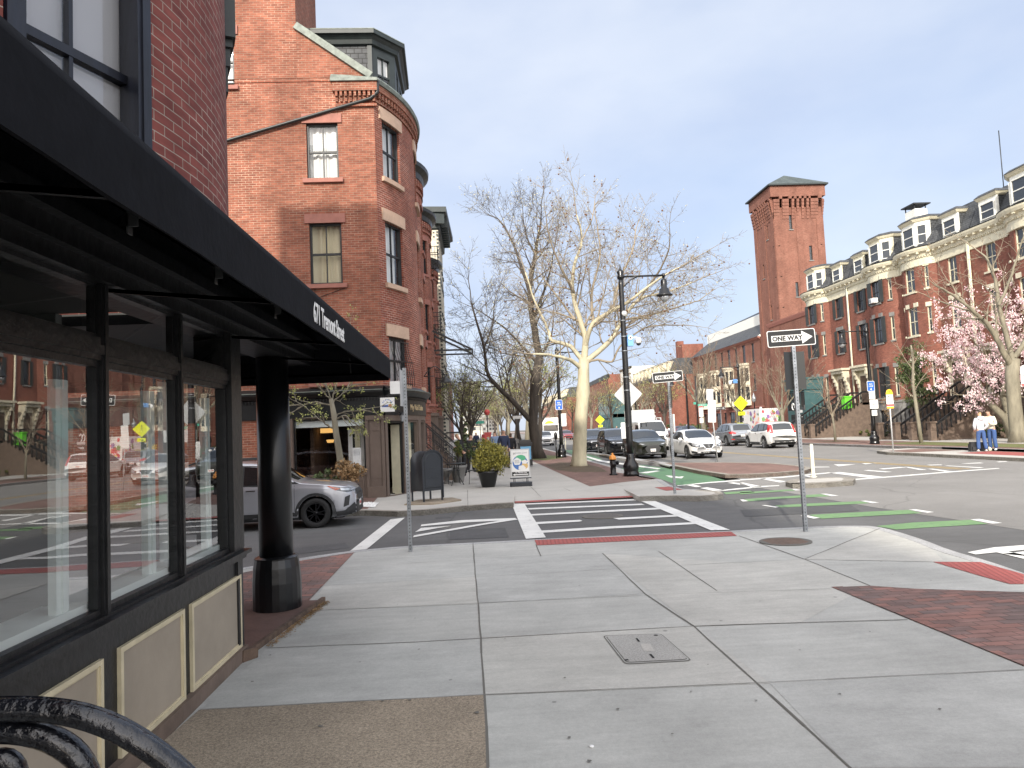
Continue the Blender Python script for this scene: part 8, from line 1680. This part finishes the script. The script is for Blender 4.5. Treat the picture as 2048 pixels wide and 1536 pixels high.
def person(label,loc,rz,top,legs,hairc,h=1.68,pose='stand',hood=None,lean=0.,hair_long=0.,stride=.0,shoes=None,top_sleeve=True,group=None):
    t=thing('person',label,'person',loc,rz,group); k=h/1.7; V=lambda x,y,z:(x*k,y*k,z*k)
    L=lean; J={}; a={'pel':V(0,0,.95),'sp':V(0,-.02-L*.3,1.12),'ch':V(0,-.02-L*.7,1.32),'nk':V(0,-.01-L,1.46),'hb':V(0,-.03-L*1.3,1.56),'ht':V(0,-.04-L*1.5,1.66)}
    for s,n in ((-1,'r'),(1,'l')):
        a['hip'+n]=V(s*.09,0,.90); a['kn'+n]=V(s*(.10+stride*.1),-.02-s*stride*.6,.50); a['an'+n]=V(s*(.12+stride*.12),.03-s*stride,.08); a['to'+n]=V(s*(.14+stride*.12),-.14-s*stride,.03); a['sh'+n]=V(s*.17,-.02-L*.85,1.38)
        if pose=='hands_front': a['el'+n]=V(s*.25,-.04-L*.6,1.10); a['wr'+n]=V(s*.09,-.24-L*.6,1.14)
        elif pose=='pocket': a['el'+n]=V(s*.27,.04,1.10); a['wr'+n]=V(s*.19,-.10,.93)
        else: a['el'+n]=V(s*.23,.02,1.10); a['wr'+n]=V(s*.22,-.08,.86)
    def rr(d): return {q:(a[q],r) for q,r in d.items()}
    arms={'sh':.062,'el':.045,'wr':.03}
    B={'pel':(.13*k,.10*k),'sp':(.12*k,.09*k),'ch':(.145*k,.10*k),'nk':(.052*k,.052*k),'hb':(.078*k,.088*k),'ht':(.072*k,.085*k)}
    for n in 'rl':
        for q,r in arms.items(): B[q+n]=r*k
        for q,r in (('hip',.085),('kn',.055),('an',.038)): B[q+n]=r*k
        w=Vector(a['wr'+n]); e=Vector(a['el'+n]); d=(w-e).normalized(); pm_=w+d*.05*k; a['pa'+n]=tuple(pm_); B['pa'+n]=(.028*k,.018*k); sd=Vector((1,0,0)) if abs(d.x)<.7 else Vector((0,1,0)); sd=(sd-d*sd.dot(d)).normalized()
        for f in range(4): off=sd*((f-1.5)*.017*k); a['f%d%s'%(f,n)]=tuple(pm_+off+d*.03*k); a['g%d%s'%(f,n)]=tuple(pm_+off*1.1+d*(.085-.008*abs(f-1.3))*k+Vector((0,-.012*k,-.01*k))); B['f%d%s'%(f,n)]=.009*k; B['g%d%s'%(f,n)]=.007*k
        a['th'+n]=tuple(w+d*.03*k+sd*.045*k); a['ti'+n]=tuple(w+d*.06*k+sd*.055*k+Vector((0,-.01*k,0))); B['th'+n]=.010*k; B['ti'+n]=.008*k
    E=[('pel','sp'),('sp','ch'),('ch','nk'),('nk','hb'),('hb','ht')]
    for n in 'rl': E+=[('ch','sh'+n),('sh'+n,'el'+n),('el'+n,'wr'+n),('wr'+n,'pa'+n),('pa'+n,'th'+n),('th'+n,'ti'+n),('pel','hip'+n),('hip'+n,'kn'+n),('kn'+n,'an'+n)]+[('pa'+n,'f%d%s'%(f,n)) for f in range(4)]+[('f%d%s'%(f,n),'g%d%s'%(f,n)) for f in range(4)]
    body=skin('body',rr(B),E,M['skin'],t)
    hd=Vector(a['ht'])*.5+Vector(a['hb'])*.5; b=MB(); b.lathe([(0,-.02),(.012,-.012),(.008,.02),(0,.03)],c=hd+Vector((0,-.092*k,0)),n=6); b.lathe([(0,-.012),(.02,0),(0,.02)],c=hd+Vector((.078*k,0,-.005)),n=6); b.lathe([(0,-.012),(.02,0),(0,.02)],c=hd+Vector((-.078*k,0,-.005)),n=6); b.build('nose_and_ears',M['skin'],t); b=MB()
    for s in (-1,1): b.lathe([(0,-.008),(.012,0),(0,.008)],c=hd+Vector((s*.03*k,-.083*k,.02)),n=6)
    b.box(hd.x-.022,hd.x+.022,hd.y-.089*k,hd.y-.08*k,hd.z-.05,hd.z-.042); b.build('eyes_and_mouth',M['dark'],t)
    S={'pb':(tuple(Vector(a['pel'])-Vector((0,0,.06))),(.15*k,.125*k)),'pel':(a['pel'],(.16*k,.13*k)),'sp':(a['sp'],(.16*k,.125*k)),'ch':(a['ch'],(.175*k,.13*k)),'nk':(tuple(Vector(a['ch']).lerp(Vector(a['nk']),.72)),(.075*k,.07*k))}; E2=[('pb','pel'),('pel','sp'),('sp','ch'),('ch','nk')]
    for n in 'rl':
        S['sh'+n]=(a['sh'+n],.082*k); S['el'+n]=(a['el'+n],.068*k); S['wr'+n]=(a['wr'+n],.05*k); E2+=[('ch','sh'+n),('sh'+n,'el'+n),('el'+n,'wr'+n)]
    skin('top',S,E2,top,t)
    if hood: b=MB(); c=Vector(a['nk'])+Vector((0,.07*k,-.02*k)); b.lathe([(.02,-.12),(.12,-.07),(.14,.0),(.10,.06),(.06,.07)],c=c,n=14); b.build('hood',hood,t)
    S={'pel':(tuple(Vector(a['pel'])-Vector((0,0,.03))),(.145*k,.115*k)),'pu':(tuple(Vector(a['pel'])+Vector((0,0,.06))),(.14*k,.11*k))}; E3=[('pel','pu')]
    for n in 'rl':
        S['hip'+n]=(a['hip'+n],.105*k); S['kn'+n]=(a['kn'+n],.085*k); S['an'+n]=(tuple(Vector(a['an'+n])+Vector((0,0,.0))),.078*k); E3+=[('pel','hip'+n),('hip'+n,'kn'+n),('kn'+n,'an'+n)]
    skin('trousers',S,E3,legs,t)
    for n in 'rl': S={'a':(tuple(Vector(a['an'+n])+Vector((0,.02,-.02))),(.045*k,.045*k)),'b':(a['to'+n],(.04*k,.03*k))}; skin('shoe',S,[('a','b')],shoes or M['white'],t)
    c=Vector(a['ht']); S={'a':(tuple(c+Vector((0,.015*k,.015*k))),(.085*k,.092*k)),'b':(tuple(c+Vector((0,.05*k,-.08*k))),(.075*k,.07*k))}; E4=[('a','b')]
    if hair_long: S['c']=(tuple(c+Vector((0,.085*k,-.10*k-hair_long))),(.045*k,.03*k)); E4.append(('b','c'))
    skin('hair',S,E4,hairc,t); return t
wm_=lambda n,c,r=.85: pm(n,c,r,nscale=6,namt=.12)
jeans=wm_('jeans_blue',(.045,.095,.24)); hair_b=wm_('hair_blonde',(.42,.30,.15)); hair_d=wm_('hair_brown',(.10,.06,.04)); hoodw=wm_('hoodie_pale_grey',(.66,.67,.70)); fleece=wm_('fleece_cream',(.74,.72,.58)); black=wm_('jacket_black',(.015,.015,.018)); navy=wm_('shirt_navy',(.025,.035,.075)); blue=wm_('shirt_blue',(.20,.28,.42)); khaki=wm_('trousers_khaki',(.25,.19,.13))
pa=G(1966,903,SW); person('person in pale grey hoodie and wide blue jeans seen from behind',(pa[0]-.02,pa[1],SW),R(172),hoodw,jeans,hair_b,1.63,'pocket',hood=hoodw,lean=-.02,stride=.06)
pb_=G(1990,901,SW); person('person in cream fleece with brown ponytail leaning toward the one in grey',(pb_[0]+.02,pb_[1]+.12,SW),R(-62),fleece,jeans,hair_d,1.68,'hands_front',lean=.12,hair_long=.12,stride=.04)
t=thing('backpack','black backpack standing between the feet of the two people','backpack',(pa[0]-.22,pa[1]+.25,SW)); b=MB(); b.prism([(-.16,-.1),(.16,-.1),(.16,.1),(-.16,.1)],0,.32); b.prism([(-.12,-.08),(.12,-.08),(.12,.08),(-.12,.08)],.32,.40); b.build('bag_body',M['plastic'],t); b=MB(); b.box(-.12,.12,-.15,-.1,.05,.2); b.build('front_pocket',M['plastic'],t)
t=thing('tote_bag','black and white bag with a pale bundle by the person in grey','bag',(pa[0]+.16,pa[1]+.12,SW)); b=MB(); b.prism([(-.12,-.08),(.12,-.08),(.10,.08),(-.10,.08)],0,.38); b.build('bag_body',M['plastic'],t); b=MB(); b.box(-.04,.08,-.1,-.08,.1,.3); b.build('label_patch',M['white'],t); b=MB(); b.lathe([(0,0),(.1,.02),(.09,.12),(0,.18)],c=(.2,0,0),n=8); b.build('bundle',M['cream_paint'],t)
for lab,px,Y,top,legs,hr,h,pose,rz,lean in (('man in black leaning over beside the potted bush',927,29.,black,black,hair_b,1.72,'hands_front',-80,.18),('person with long dark hair in black behind the leaning man',940,31.5,black,black,hair_d,1.64,'hands_front',30,.03),('man in a light blue shirt walking away on the left pavement',989,38.5,blue,khaki,hair_d,1.72,'stand',180,0),('man in a navy shirt walking left of the grey mailbox',1007,33.5,navy,khaki,hair_d,1.78,'stand',10,0),('woman in black with a pale blue bag behind the man in navy',1021,35.,black,black,hair_d,1.62,'stand',185,0),('distant walker in dark clothes far along the left pavement',952,60,navy,black,hair_d,1.7,'stand',0,0),('distant walker in red far along the left pavement',968,74,wm_('coat_red',(.35,.05,.05)),black,hair_d,1.7,'stand',180,0)):
    x=AYp(px,870,Y).x; person(lab,(x,Y,SW),R(rz),top,legs,hr,h,pose,lean=lean,stride=.12 if pose=='stand' else .03,shoes=M['plastic'],hair_long=.1 if 'hair' in lab or 'woman' in lab else 0)
for lab,X,Y,c1 in (('pedestrian in a pale top before the glazed shop far away',21.5,104,hoodw),('dark clothed pedestrian near the far crossing sign',19.6,98,black),('pedestrian in blue on the far right footway',27,90,blue)): person(lab,(X,Y,SW),R(20),c1,black,hair_d,1.7,'stand',stride=.1,shoes=M['plastic'])
